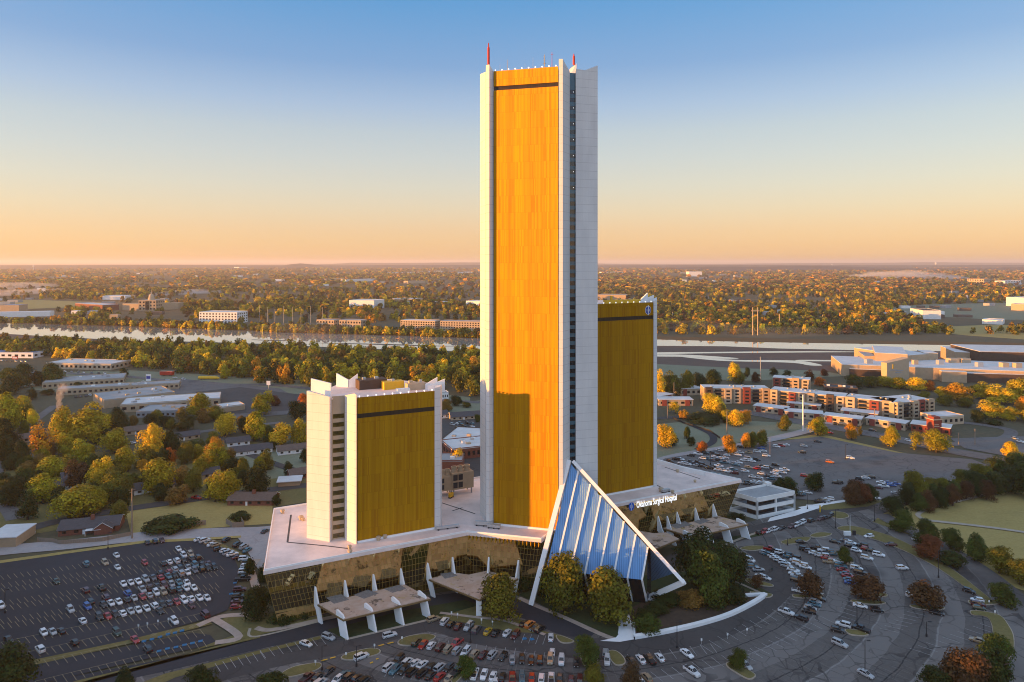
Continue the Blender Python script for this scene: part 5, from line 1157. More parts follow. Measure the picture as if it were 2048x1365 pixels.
def trees_px(area_, group, rows):
    """rows: (foot px, foot py, crown-top py, crown width px, colour, shape, [own label])"""
    rows = sorted(rows, key=lambda q: q[0])
    seen = {}
    for q in rows: seen[q[4]] = seen.get(q[4], 0) + 1
    cnt = {}
    for q in rows:
        px, py, top, w, col = q[:5]; shape = q[5] if len(q) > 5 else 'round'
        x, y = G(px, py); sc = y / F; h = (py - top) * sc; rad = w * sc / 2 * .92
        # the crown's edge, not its middle, fixes the silhouette: let the foot stand a crown radius behind it
        cnt[col] = cnt.get(col, 0) + 1
        lab = q[6] if len(q) > 6 else f"{'only' if seen[col] == 1 else ORD[cnt[col] - 1]} {CN[col]} tree{'' if seen[col] == 1 else ' from the left'} {area_}"
        tree(x, y, max(2.5, h), max(1.0, rad), col, lab, group, shape, .13 if shape != 'thin' else .15)
g1 = 'trees round the entrance'
trees_px('', g1, [(1122, 1226, 1102, 104, 'ol', 'round', 'tall gold-topped green tree hiding the left part of the blue canopy eave'), (1222, 1236, 1121, 108, 'ol', 'round', 'tall tree with an orange top before the middle of the blue canopy'),
    (1000, 1240, 1142, 80, 'ol', 'cone', 'dense olive-gold tree in front of the three-cornered entrance canopy'), (1398, 1182, 1054, 104, 'dg', 'round', 'biggest dark green tree right of the blue canopy tip'), (1440, 1176, 1076, 84, 'dg', 'round', 'dark tree at the right rear of the dark clump by the canopy tip'),
    (1412, 1204, 1092, 92, 'g', 'round', 'brighter green tree in front of the dark clump by the canopy tip'), (1468, 1166, 1098, 62, 'dg', 'round', 'rightmost tree of the dark clump beside the curved drive'), (508, 1240, 1168, 64, 'dg', 'round', 'dark tree at the podium corner beside the west lot'),
    (20, 1405, 1280, 96, 'dg', 'cone', 'large dark tree filling the bottom left corner'), (402, 1392, 1334, 74, 'dg', 'round', 'dark treetop at the bottom edge right of the corner tree'), (252, 1385, 1338, 50, 'dg', 'round', 'small dark treetop at the bottom edge near the corner tree'), (540, 1390, 1346, 72, 'dg', 'flat', 'low dark treetop at the bottom edge by the kerbed island')])
trees_px('', 'trees on parking islands', [(1170, 1330, 1267, 58, 'g', 'round', 'round green tree on the island before the white forked walk'), (1188, 1378, 1328, 50, 'ol', 'round', 'olive tree at the bottom edge, left of the orange-edged island'), (1260, 1378, 1328, 50, 'rust', 'round', 'rust-tinged tree at the bottom edge below the orange-edged island'),
    (931, 1351, 1310, 46, 'g', 'round', 'small green tree between the front car rows'), (1479, 1338, 1297, 42, 'g', 'round', 'small green tree on the oval island in the empty lot'), (1620, 1196, 1137, 54, 'rust', 'flat', 'rusty tree nearest the dense car double row'), (1736, 1200, 1144, 68, 'rust', 'flat', 'rusty tree, middle of the three on the eastern islands'),
    (1852, 1214, 1160, 70, 'rust', 'flat', 'rust and green tree, rightmost of the three eastern islands'), (1684, 1124, 1092, 34, 'g', 'round', 'small green tree inside the eastern car rows'), (1516, 1178, 1146, 34, 'rust', 'thin', 'thin brownish tree on the island by the dark clump')])
trees_px('', 'trees along the eastern drive', [(1862, 1118, 1070, 54, 'r', 'round', 'dark purple-brown round tree beside the eastern drive'), (1901, 1100, 1054, 48, 'g', 'round', 'green tree behind the purple-brown tree'), (1905, 1134, 1099, 54, 'dg', 'flat', 'broad umbrella-shaped dark tree by the eastern drive'), (1958, 1122, 1070, 56, 'g', 'round', 'round tree right of the umbrella-shaped tree'),
    (1999, 1148, 1090, 62, 'ol', 'round', 'second round tree right of the umbrella-shaped tree'), (2040, 1170, 1116, 64, 'ol', 'round', 'tree at the right edge beside the eastern drive'), (1852, 1088, 1036, 52, 'g', 'round', 'green tree behind the white car on the eastern drive'), (1806, 1064, 1018, 48, 'g', 'round', 'green tree alone at the left end of the drive trees'),
    (1786, 1032, 990, 52, 'dg', 'round', 'dark green tree at the corner of the tree belt'), (2001, 1212, 1163, 56, 'g', 'round', 'green tree on the large island at the right edge'), (1930, 1400, 1297, 92, 'rust', 'round', 'big rusty tree at the bottom right corner'), (1870, 1400, 1332, 72, 'dg', 'round', 'dark tree at the bottom edge left of the big rusty tree'),
    (1990, 1330, 1262, 60, 'g', 'round', 'green tree standing above the big rusty corner tree'), (1998, 1396, 1286, 78, 'dg', 'round', 'dark tree at the bottom right behind the rusty one')])
trees_px('in the belt above the dry field', 'trees of the eastern belt', [(1828, 1002, 938, 52, 'ol'), (1812, 1010, 962, 40, 'dg'), (1856, 1022, 978, 36, 'rust', 'cone'), (1880, 1014, 972, 38, 'dg'), (1905, 1012, 966, 32, 'rust', 'cone'), (1932, 1000, 960, 34, 'rust', 'cone'), (1955, 994, 944, 46, 'dg'), (1986, 988, 938, 50, 'dg'), (2012, 984, 935, 56, 'dg'), (2046, 976, 922, 62, 'g'),
    (1890, 985, 955, 40, 'ol'), (1924, 972, 938, 44, 'ol'), (1960, 960, 926, 48, 'ol'), (1996, 950, 914, 52, 'g'), (2034, 940, 900, 60, 'g'), (2018, 922, 882, 42, 'y'), (1862, 985, 955, 40, 'ol'), (1838, 1022, 985, 34, 'g'), (1908, 1000, 962, 34, 'g'), (2062, 1000, 930, 60, 'dg'), (2080, 960, 900, 60, 'g'), (1973, 1000, 958, 36, 'rust', 'cone'), (1870, 1004, 966, 34, 'g'), (1946, 978, 940, 38, 'g')])
trees_px('', 'trees near the garage', [(1700, 1008, 958, 46, 'rust', 'round', 'rust-brown tree, left of the pair behind the garage lawn'), (1722, 1006, 960, 42, 'r', 'round', 'red-brown tree, middle of the pair behind the garage lawn'), (1737, 1002, 966, 38, 'dg', 'round', 'dark tree at the right of the rust-brown pair'), (1581, 990, 950, 42, 'dg', 'round', 'dark tree behind the garage, right'), (1558, 990, 954, 36, 'dg', 'round', 'dark tree behind the garage, left'), (1632, 983, 945, 38, 'dg', 'round', 'green tree alone between garage and far lot')])
trees_px('', 'street trees round the far lot', [(1636, 872, 833, 42, 'yg', 'round', 'bright yellow round tree beside the white pole at the far lot'), (1703, 880, 845, 26, 'o', 'round', 'small orange tree along the far lot street'), (1786, 892, 850, 38, 'yg', 'round', 'yellow-green street tree left of the slim one'), (1831, 898, 860, 26, 'yg', 'thin', 'slim yellow-green street tree in front of the townhouses'), (1873, 905, 857, 52, 'yg', 'round', 'broad yellow-green street tree below the sign tower'),
    (1573, 862, 828, 30, 'ol', 'round', 'dark tree with yellow top left of the white pole'), (1456, 908, 868, 32, 'o', 'round', 'golden tree below the utility pole at the far lot'), (1491, 897, 864, 26, 'o', 'round', 'golden tree, left of three along the far lot edge'), (1508, 895, 862, 26, 'ol', 'round', 'golden tree, middle of three along the far lot edge'), (1526, 893, 860, 28, 'ol', 'round', 'golden tree, right of three along the far lot edge'), (1405, 905, 881, 26, 'or', 'round', 'small orange-red tree at the curved drive'),
    (1331, 895, 846, 38, 'y', 'round', 'golden tree right beside the hospital tower'), (1373, 878, 852, 18, 'g', 'round', 'small green tree in the frosty triangle'), (1382, 892, 872, 18, 'dg', 'flat', 'low dark shrub tree in the frosty triangle'), (1345, 892, 868, 22, 'dg', 'round', 'dark small tree behind the golden one by the hospital tower'), (1470, 852, 816, 32, 'y', 'round', 'yellow-orange tree right of the dark hedge'), (1452, 846, 818, 26, 'yg', 'round', 'yellow tree beside the dark hedge'), (1425, 828, 785, 44, 'y', 'round', 'tall golden tree in front of the apartment block'),
    (1490, 848, 820, 30, 'o', 'round', 'orange tree between hedge and townhouses'), (1440, 838, 806, 30, 'ol', 'round', 'olive tree in front of the apartment block'), (1350, 828, 802, 26, 'y', 'thin', 'thin yellow tree between low townhouses'), (1368, 838, 818, 22, 'o', 'flat', 'low orange bush tree by the dark railing'), (1395, 838, 822, 26, 'ol', 'flat', 'low olive tree by the dark railing'), (1722, 872, 850, 12, 'o', 'thin', 'tiny orange street sapling')])
trees_px('beyond the apartment blocks', 'trees behind the apartments', [(1317, 795, 738, 30, 'y'), (1345, 792, 742, 44, 'ol'), (1375, 788, 738, 36, 'ol'), (1400, 784, 744, 34, 'dg'), (1430, 775, 738, 40, 'dg'), (1468, 762, 724, 26, 'y', 'cone'), (1482, 768, 742, 30, 'ol'), (1512, 765, 742, 22, 'rust'), (1495, 755, 734, 14, 'dg'), (1548, 752, 735, 20, 'dg'), (1575, 758, 740, 20, 'dg'), (1618, 762, 740, 24, 'rust'), (1650, 752, 737, 18, 'r'), (1640, 772, 752, 26, 'or'), (1710, 778, 748, 42, 'g'), (1740, 775, 752, 36, 'ol'), (1768, 772, 750, 40, 'yg'), (1802, 778, 754, 44, 'yg')])
trees_px('between clubhouse and casino', 'trees below the casino', [(1830, 780, 752, 44, 'y'), (1858, 782, 760, 24, 'or'), (1880, 795, 772, 30, 'y'), (1915, 800, 762, 54, 'o'), (1945, 790, 768, 34, 'ol'), (1975, 800, 765, 50, 'y'), (2010, 810, 770, 56, 'y'), (2040, 805, 754, 60, 'yg'), (2048, 830, 790, 40, 'o'), (1990, 835, 800, 50, 'y'), (2020, 840, 812, 40, 'yg'), (1955, 845, 818, 30, 'dg'), (2070, 845, 805, 50, 'yg'), (1850, 800, 782, 26, 'ol'), (1892, 812, 790, 30, 'ol'), (1935, 815, 795, 36, 'ol'), (1988, 850, 838, 30, 'dg', 'flat')])
gn = 'trees of the western neighbourhood'
trees_px('in the back row of houses', gn, [(18, 872, 782, 64, 'yg'), (66, 852, 817, 30, 'y'), (78, 922, 842, 54, 'o', 'thin'), (130, 884, 812, 56, 'yg'), (170, 892, 808, 88, 'yg'), (205, 864, 824, 52, 'y'), (240, 862, 814, 46, 'dg'), (300, 852, 826, 36, 'dg'), (332, 856, 830, 32, 'dg'), (375, 860, 830, 46, 'dg'), (400, 832, 783, 56, 'yg'), (428, 842, 812, 42, 'ol'), (450, 872, 825, 50, 'y'), (508, 882, 822, 52, 'yg'), (565, 892, 845, 52, 'y'), (600, 888, 832, 44, 'yg'), (595, 838, 800, 40, 'dg'), (520, 830, 780, 46, 'yg'), (545, 812, 790, 30, 'r'), (606, 815, 785, 28, 'or'), (35, 850, 800, 46, 'ol'), (0, 905, 835, 60, 'dg')])
trees_px('in the middle row of houses', gn, [(133, 908, 861, 42, 'yg'), (165, 926, 872, 44, 'yg'), (230, 908, 856, 56, 'yg'), (302, 920, 844, 58, 'y'), (342, 912, 858, 42, 'dg'), (12, 930, 870, 40, 'dg'), (42, 935, 878, 36, 'dg'), (108, 958, 910, 64, 'yg'), (160, 975, 918, 52, 'rust'), (196, 972, 911, 48, 'y'), (255, 944, 890, 52, 'yg'), (340, 930, 894, 28, 'or'), (370, 928, 882, 36, 'ol'), (425, 934, 872, 46, 'o'), (400, 918, 885, 32, 'yg'), (440, 945, 885, 50, 'yg'), (285, 948, 917, 28, 'o'), (470, 952, 914, 46, 'dg'), (578, 952, 919, 24, 'dg'), (55, 948, 922, 36, 'br'), (545, 900, 882, 16, 'dg')])
trees_px('in the front row of houses', gn, [(18, 1010, 952, 64, 'dg'), (86, 1008, 946, 64, 'yg'), (150, 1040, 972, 92, 'yg'), (222, 1004, 942, 64, 'ol'), (240, 1045, 998, 42, 'ol'), (322, 988, 914, 78, 'yg'), (398, 955, 910, 42, 'yg'), (430, 1004, 945, 60, 'yg'), (462, 1000, 936, 62, 'yg'), (512, 998, 928, 62, 'dg'), (350, 1008, 970, 48, 'br'), (268, 980, 942, 44, 'ol'), (55, 1040, 985, 44, 'dg'), (190, 1010, 962, 44, 'dg'), (385, 985, 935, 40, 'ol'), (300, 975, 940, 40, 'dg'), (118, 1018, 972, 40, 'dg'), (552, 1012, 988, 22, 'dg')])
trees_px('west of the school buildings', 'trees west of the school', [(108, 768, 725, 50, 'g', 'round', 'big round dark tree standing alone before the white-roofed shops'), (40, 775, 725, 52, 'dg'), (18, 790, 745, 40, 'dg'), (72, 772, 742, 34, 'dg'), (247, 755, 735, 20, 'dg'), (152, 782, 764, 26, 'dg'), (10, 760, 735, 34, 'ol'), (64, 800, 775, 20, 'dg'), (95, 790, 778, 26, 'dg', 'flat'), (0, 810, 770, 44, 'dg'), (40, 830, 790, 40, 'y')])
trees_px('seen between the gold towers', 'trees between the towers', [(890, 822, 797, 30, 'br'), (933, 815, 803, 20, 'dg', 'round', 'dark round tree on the frosty lawn between the towers'), (912, 812, 790, 24, 'dg'), (915, 935, 894, 34, 'y', 'thin', 'thin golden tree against the white flat roof between the towers'), (955, 845, 828, 14, 'g')])
# the remaining crowns that fill the neighbourhood between its houses
rf = rnd(88); FILL = GP([(-20, 870), (120, 845), (330, 838), (520, 850), (610, 880), (610, 930), (540, 975), (330, 1010), (180, 1030), (-20, 1040)]); k = 0
HOUSES = [o.location for o in COL.objects if o.get('category') in ('house', 'building', 'carport')]
fx, fy = [p[0] for p in FILL], [p[1] for p in FILL]
while k < 62:
    x, y = rf.uniform(min(fx), max(fx)), rf.uniform(min(fy), max(fy)); ok = False
    n_, c_ = len(FILL), False
    for i in range(n_):
        (x0, y0), (x1, y1) = FILL[i], FILL[i - 1]
        if (y0 > y) != (y1 > y) and x < (x1 - x0) * (y - y0) / (y1 - y0) + x0: c_ = not c_
    if not c_ or any(abs(h.x - x) < 9 and -4 < h.y - y < 12 for h in HOUSES) or any((a - x) ** 2 + (b - y) ** 2 < 20 for a, b, _ in TREES): continue
    c = rf.choice(['dg', 'dg', 'ol', 'g', 'yg', 'br']); h = rf.uniform(7, 13)
    tree(x, y, h, h * rf.uniform(.36, .52), c, f"{CN[c]} tree filling the gaps between larger trees and houses of the western neighbourhood", 'filling trees of the neighbourhood, ' + CN[c], 'round', .05); k += 1
# shrubs
def shrub(px, py, w, h, col, label, shape='flat'):
    x, y = G(px, py); sc = y / F; tree(x, y, h * sc, w * sc / 2, col, label, 'shrubs round the entrance', shape, .02, 'shrub')
for a_ in ((1335, 1208, 60, 30, 'dg', 'broad dark shrub just right of the canopy tip'), (1382, 1212, 56, 36, 'br', 'brownish shrub clump in the mulch bed'), (1430, 1208, 60, 36, 'dg', 'dark shrub mass before the brighter green tree'), (1468, 1202, 56, 34, 'dg', 'dark shrub at the right end of the mulch bed'),
           (1295, 1262, 52, 36, 'g', 'large green shrub beside the white walk'), (1312, 1228, 44, 26, 'dg', 'dark low shrub at the foot of the canopy'), (1290, 1240, 40, 22, 'dg', 'small dark shrub between canopy foot and white walk'), (345, 1060, 84, 30, 'dg', 'dark shrub clump in the dry yard by the road'), (310, 1062, 44, 24, 'dg', 'left end shrub of the dark clump in the dry yard'),
           (480, 1038, 46, 14, 'dg', 'clipped dark hedge beside the fence corner'), (570, 1240, 60, 22, 'dg', 'dark shrub bed under the podium glass, left'), (605, 1232, 44, 18, 'dg', 'dark shrub bed beside the first blade fin'), (1048, 1180, 36, 30, 'dg', 'dark shrub beside the left foot of the blue canopy'), (500, 1150, 22, 40, 'dg', 'dark hedge along the podium corner path'),
           (527, 1165, 22, 40, 'dg', 'dark hedge against the podium glass corner'), (1440, 1036, 40, 12, 'dg', 'low hedge between hospital canopy and garage'), (1475, 1036, 30, 10, 'dg', 'low hedge in front of the garage corner'), (1410, 845, 70, 18, 'dg', 'long dark hedge left of the golden trees'), (1465, 845, 40, 16, 'dg', 'dark hedge end by the yellow tree'), (1088, 1190, 40, 24, 'dg', 'dark shrub behind the tall gold-topped green tree')):
    shrub(*a_)
# riverside wood: the individual trees nearest to us, then the rest of the woods as one mass
def inside(x, y, poly):
    c = False; n = len(poly)
    for i in range(n):
        (x0, y0), (x1, y1) = poly[i], poly[i - 1]
        if (y0 > y) != (y1 > y) and x < (x1 - x0) * (y - y0) / (y1 - y0) + x0: c = not c
    return c
WOOD = GP([(-260, 705), (60, 716), (90, 715), (235, 732), (345, 744), (400, 752), (520, 768), (680, 776), (860, 786), (985, 798), (985, 717), (860, 712), (740, 709), (620, 706), (520, 704), (400, 700), (300, 696), (200, 697), (90, 690), (-260, 682)])
rr = rnd(21); cand = []
xs, ys = [p[0] for p in WOOD], [p[1] for p in WOOD]
tries = 0
while len(cand) < 620 and tries < 60000:
    tries += 1; x, y = rr.uniform(min(xs), max(xs)), rr.uniform(min(ys), max(ys))
    if not inside(x, y, WOOD): continue
    if all((x - a) ** 2 + (y - b) ** 2 > 78 for a, b in cand): cand.append((x, y))
cand.sort(key=lambda p: p[1])
near_w = [p for p in cand if -.80 < p[0] / p[1] < .0][:72]
rest_w = [p for p in cand if p not in near_w]
WL = {'yg': 'yellow-green tree along the near edge of the riverside wood', 'ol': 'olive tree along the near edge of the riverside wood', 'y': 'golden tree along the near edge of the riverside wood', 'dg': 'dark green tree along the near edge of the riverside wood', 'o': 'orange tree along the near edge of the riverside wood'}
for x, y in near_w:
    c = rr.choice(['yg', 'yg', 'yg', 'ol', 'ol', 'y', 'dg', 'o'] if rr.random() < .9 else ['dg']); h = rr.uniform(15, 24)
    tree(x, y, h, h * rr.uniform(.33, .46), c, WL[c], 'riverside wood, ' + CN[c] + ' trees', 'wood', .08)
def mass(name, label, pts, cols, hr, wr, clumps, leaves, size, seed, gain=1.0):
    """a wood nobody could count: every tree is still clumps of leaf faces"""
    protos = [crown_arrays(seed + k, clumps, leaves, size) for k in range(6)]
    r = np.random.RandomState(seed); VV, HH = [], []
    for x, y, s in pts:
        V, hue = protos[r.randint(6)]; a = r.uniform(0, 6.28); ca, sa = math.cos(a), math.sin(a); h = r.uniform(*hr) * s; w = h * r.uniform(*wr)
        q = np.empty_like(V); q[:, 0] = (V[:, 0] * ca - V[:, 1] * sa) * w + x; q[:, 1] = (V[:, 0] * sa + V[:, 1] * ca) * w + y; q[:, 2] = V[:, 2] * h / 2
        c = np.array(TC[cols[r.randint(len(cols))]]) * r.uniform(.75, 1.25) * gain; VV.append(q); HH.append(hue * c)
    o = bpy.data.objects.new(name, mesh_from(name, np.concatenate(VV), np.concatenate(HH), M['leaf'])); COL.objects.link(o)
    return tag(o, label, name.replace('_', ' '), kind='stuff')
mass('woodland', 'dense autumn wood along the near bank of the river', [(x, y, 1) for x, y in rest_w] , ['yg', 'yg', 'ol', 'ol', 'g', 'dg', 'y', 'br'], (11, 18), (.40, .56), 16, 34, .11, 200)
# the woods across the river, thinning with distance
BL = [GP(q) for q in ([(-300, 640), (250, 650), (620, 667), (960, 677), (2300, 700), (2300, 640), (0, 640)],)]
CLEAR = [GP(q) for q in ([(230, 612), (365, 612), (365, 626), (230, 626)], [(395, 640), (480, 640), (480, 652), (395, 652)], [(625, 645), (730, 645), (730, 662), (625, 662)], [(795, 648), (968, 648), (968, 668), (795, 668)], [(695, 610), (755, 610), (755, 622), (695, 622)], [(740, 652), (800, 650), (800, 662), (740, 660)],
    [(-60, 622), (220, 628), (110, 640), (-60, 640)], [(1760, 622), (1830, 610), (2100, 604), (2100, 652), (1960, 668), (1860, 660), (1830, 640)], [(490, 640), (640, 646), (640, 652), (480, 646)], [(1330, 640), (1400, 640), (1400, 636)], [(60, 598), (240, 604), (240, 612), (40, 612)], [(1195, 596), (1255, 596), (1255, 606), (1195, 606)], [(-60, 606), (60, 604), (240, 610), (240, 622), (-60, 626)])]
rg = rnd(9); pts1, pts2 = [], []
def bank_y(px):
    for (x0, y0), (x1, y1) in zip(far_bank, far_bank[1:]):
        if x0 <= px <= x1: return y0 + (y1 - y0) * (px - x0) / (x1 - x0)
    return 670
n1 = 0
nzf = lambda x, y: math.sin(x * .0071 + 1.3 * math.sin(y * .0023)) + math.sin(y * .0042 + 2.1 * math.sin(x * .0031) + 1) + .7 * math.sin(x * .019 + y * .013)
for k in range(60000):
    y = rg.uniform(1150, 3000) if k % 2 else rg.uniform(1150, 2000); px = rg.uniform(-60, 2110)
    py = HY + F * CH / y
    if py > bank_y(px) - 1.2: continue
    x = (px - CX) / F * y
    if rg.random() > min(1, y / 2600): continue
    dens = nzf(x, y)
    edge = (bank_y(px) - py) < (9 if px < 1185 else 30)
    if px < 640 and 610 < py < 645 and rg.random() < .45: continue
    if not edge and dens < (-.5 if px > 1185 else .1) and rg.random() < .8: continue
    if any(inside(x, y, q) for q in CLEAR): continue
    small = 12 > (bank_y(px) - py) and px < 1185
    if k % 3 == 0 and px < 985:
        q = G(px, bank_y(px) - rg.uniform(.3, 2.0)); pts1.append((*q, rg.uniform(.35, .95)))
    pts1.append((x, y, .62 if small else 1)); n1 += 1
    if n1 >= 6100: break
mass('woodland', 'autumn woods and gardens across the river', pts1, ['ol', 'ol', 'yg', 'yg', 'y', 'br', 'rust', 'dg', 'ol', 'o'], (10, 17), (.42, .6), 10, 16, .18, 300)
for k in range(40000):
    y = 2800 * math.exp(rg.uniform(0, 1.75)); px = rg.uniform(-40, 2090)
    x = (px - CX) / F * y
    if nzf(x * .5, y * .35) < -.15 and rg.random() < .85: continue
    if any(inside(x, y, q) for q in CLEAR): continue
    pts2.append((x, y, 1 + (y - 2800) / 9000)); 
    if len(pts2) >= 12000: break
mass('woodland', 'far wooded plain fading towards the skyline', pts2, ['ol', 'br', 'br', 'o', 'br', 'rust', 'dg', 'yg'], (11, 17), (.6, 1.2), 5, 8, .34, 400, 1.45)
# trees beyond the left edge of the frame, whose long shadows cross the west lot
off = []
for k in range(620):
    y = rg.uniform(110, 760); x = -y * .79 - rg.uniform(14, 120 + 240 * rg.random())
    off.append((x, y, 1.35 if y < 300 else .9))
for k in range(190):
    y = rg.uniform(95, 280); off.append((-y * .79 - rg.uniform(12, 130), y, 1.4))
mass('woodland', 'trees beyond the left edge shading the west lot', off, ['ol', 'yg', 'g'], (11, 16), (.36, .5), 14, 26, .13, 500)
# ================================================================== cars
def paintmat():
    m, g = newmat('car_paint', .28, .15, .6)
    oi = g.n('ObjectInfo'); g.l(oi.outputs['Color'], g.b.inputs['Base Color'])
    g.b.inputs['Coat Weight'].default_value = .6; g.b.inputs['Coat Roughness'].default_value = .08
    return m
M['paint'] = paintmat(); M['carglass'] = mat('car_glass', (.012, .014, .018), .08, var=0, spec=.8); M['tyre'] = mat('tyre_rubber', (.012, .012, .012), .8, var=0)
M['rim'] = mat('wheel_rim', (.42, .42, .43), .35, .7, var=0); M['headl'] = mat('headlight_lens', (.75, .75, .72), .15, var=0, spec=.8); M['taill'] = mat('taillight_lens', (.32, .012, .01), .2, var=0)
# kind: (hull stations (x, half width, shoulder height)), cabin foot x0,x1, cabin roof x0,x1, roof z, wheelbase x, length
KINDS_ = {
 'sedan': ([(-2.36, .72, .72), (-2.25, .80, .96), (-1.6, .88, 1.0), (-.2, .91, .96), (1.0, .90, .92), (1.9, .84, .80), (2.30, .70, .66)], (-1.85, 1.12), (-1.05, .22), 1.44, 1.38),
 'suv': ([(-2.38, .78, .80), (-2.30, .86, 1.1), (-1.6, .92, 1.12), (0, .94, 1.10), (1.05, .92, 1.08), (1.95, .88, .98), (2.32, .76, .78)], (-2.28, 1.08), (-2.02, .30), 1.72, 1.40),
 'hatch': ([(-2.05, .74, .78), (-1.98, .82, 1.0), (-1.4, .88, 1.02), (0, .90, .98), (.95, .88, .95), (1.65, .82, .84), (2.02, .70, .68)], (-1.98, 1.08), (-1.55, .18), 1.48, 1.25),
 'pickup': ([(-2.85, .84, .95), (-2.80, .92, 1.14), (-1.6, .95, 1.14), (0, .96, 1.14), (1.1, .95, 1.12), (2.3, .92, 1.04), (2.72, .82, .84)], (-.95, 1.35), (-.72, .58), 1.86, 1.75),
 'van': ([(-2.5, .86, 1.0), (-2.45, .95, 1.25), (-1.4, .98, 1.26), (0, .98, 1.24), (1.3, .96, 1.16), (2.1, .9, .98), (2.45, .8, .8)], (-2.44, 1.55), (-2.30, .78), 2.0, 1.55)}
def hull(kind, mb, mi=0):
    st, cf, cr, zr, wb = KINDS_[kind]; n = len(st); vs = []
    for x, w, zs in st: vs += [(x, -w * .9, .26), (x, -w, .5), (x, -w * .97, zs - .12), (x, -w * .84, zs), (x, w * .84, zs), (x, w * .97, zs - .12), (x, w, .5), (x, w * .9, .26)]
    fs = [(i * 8 + k, (i + 1) * 8 + k, (i + 1) * 8 + (k + 1) % 8, i * 8 + (k + 1) % 8) for i in range(n - 1) for k in range(8)]
    fs += [tuple(range(8)), tuple(range((n - 1) * 8, n * 8))[::-1]]
    mb.add(vs, fs, mi)
    # roof panel with its four pillars
    wf, wr = st[3][1] * .84, st[3][1] * .68; zs = st[3][2] - .04
    mb.prism([(cr[0] - .04, -wr), (cr[1] + .04, -wr), (cr[1] + .04, wr), (cr[0] - .04, wr)], zr - .05, zr + .02, mi)
    for s in (-1, 1):
        for xf, xr in ((cf[0], cr[0]), (cf[1], cr[1])):
            mb.tube((xf, s * wf, zs), (xr, s * wr, zr), .05, n=4, mi=mi)
        mb.tube(((cf[0] + cf[1]) / 2 - .1, s * wf, zs), ((cr[0] + cr[1]) / 2, s * wr, zr), .045, n=4, mi=mi)
    if kind == 'pickup': pass
    return mb
def cabin(kind, mb, mi=0):
    st, cf, cr, zr, wb = KINDS_[kind]; wf, wr = st[3][1] * .82, st[3][1] * .665; zs = min(s[2] for s in st[2:5]) - .04
    b = [(cf[0], -wf, zs), (cf[1], -wf, zs), (cf[1], wf, zs), (cf[0], wf, zs)]; t = [(cr[0], -wr, zr - .02), (cr[1], -wr, zr - .02), (cr[1], wr, zr - .02), (cr[0], wr, zr - .02)]
    return mb.add(b + t, [(0, 1, 5, 4), (1, 2, 6, 5), (2, 3, 7, 6), (3, 0, 4, 7), (4, 5, 6, 7)], mi)
def wheel(mb, c=(0, 0, 0), r=.34, mt=0, mr=1):
    x, y, z = c; mb.tube((x, y - .11, z), (x, y + .11, z), r, n=14, mi=mt); mb.tube((x, y - .122, z), (x, y + .122, z), r * .62, n=10, mi=mr); return mb
CARM = {}
for k in KINDS_:
    st, cf, cr, zr, wb = KINDS_[k]
    CARM[k] = dict(body=hull(k, MB()).mesh('body', M['paint'], fix=True), glass=cabin(k, MB()).mesh('windows', M['carglass'], fix=True))
    one = hull(k, MB(), 0); cabin(k, one, 1)
    for sx in (-1, 1):
        for sy in (-1, 1): wheel(one, (sx * wb, sy * (st[3][1] - .1), .34), .34, 2, 3)
    CARM[k]['one'] = one.mesh('small_car', [M['paint'], M['carglass'], M['tyre'], M['rim']], fix=True)
    if k == 'pickup':
        CARM[k]['bed'] = MB().box((-1.85, 0, 1.02), (1.65, 1.5, .135)).mesh('load_bed', M['dark'], fix=True)
WHEEL = wheel(MB()).mesh('wheel', [M['tyre'], M['rim']], fix=True)
HL = MB().box((0, 0, 0), (.16, .36, .15)).mesh('headlight', M['headl'], fix=True); TL = MB().box((0, 0, 0), (.10, .30, .18)).mesh('taillight', M['taill'], fix=True)
CC = {'W': ((.72, .72, .72), 'white'), 'S': ((.38, .39, .40), 'silver'), 'K': ((.012, .013, .015), 'black'), 'R': ((.36, .012, .012), 'red'), 'M': ((.085, .010, .014), 'maroon'), 'B': ((.02, .10, .36), 'blue'), 'T': ((.36, .27, .17), 'tan'),
      'G': ((.02, .045, .03), 'dark green'), 'Y': ((.55, .33, .02), 'yellow'), 'C': ((.05, .14, .18), 'teal-grey'), 'O': ((.5, .14, .02), 'orange'), 'P': ((.10, .10, .12), 'charcoal')}
KN = {'sedan': 'car', 'suv': 'SUV', 'hatch': 'hatchback', 'pickup': 'pickup truck', 'van': 'van'}
NAMES = {'sedan': 'parked_car', 'suv': 'parked_suv', 'hatch': 'parked_hatchback', 'pickup': 'pickup_truck', 'van': 'parked_van'}
CARS = []
cr_ = rnd(31)
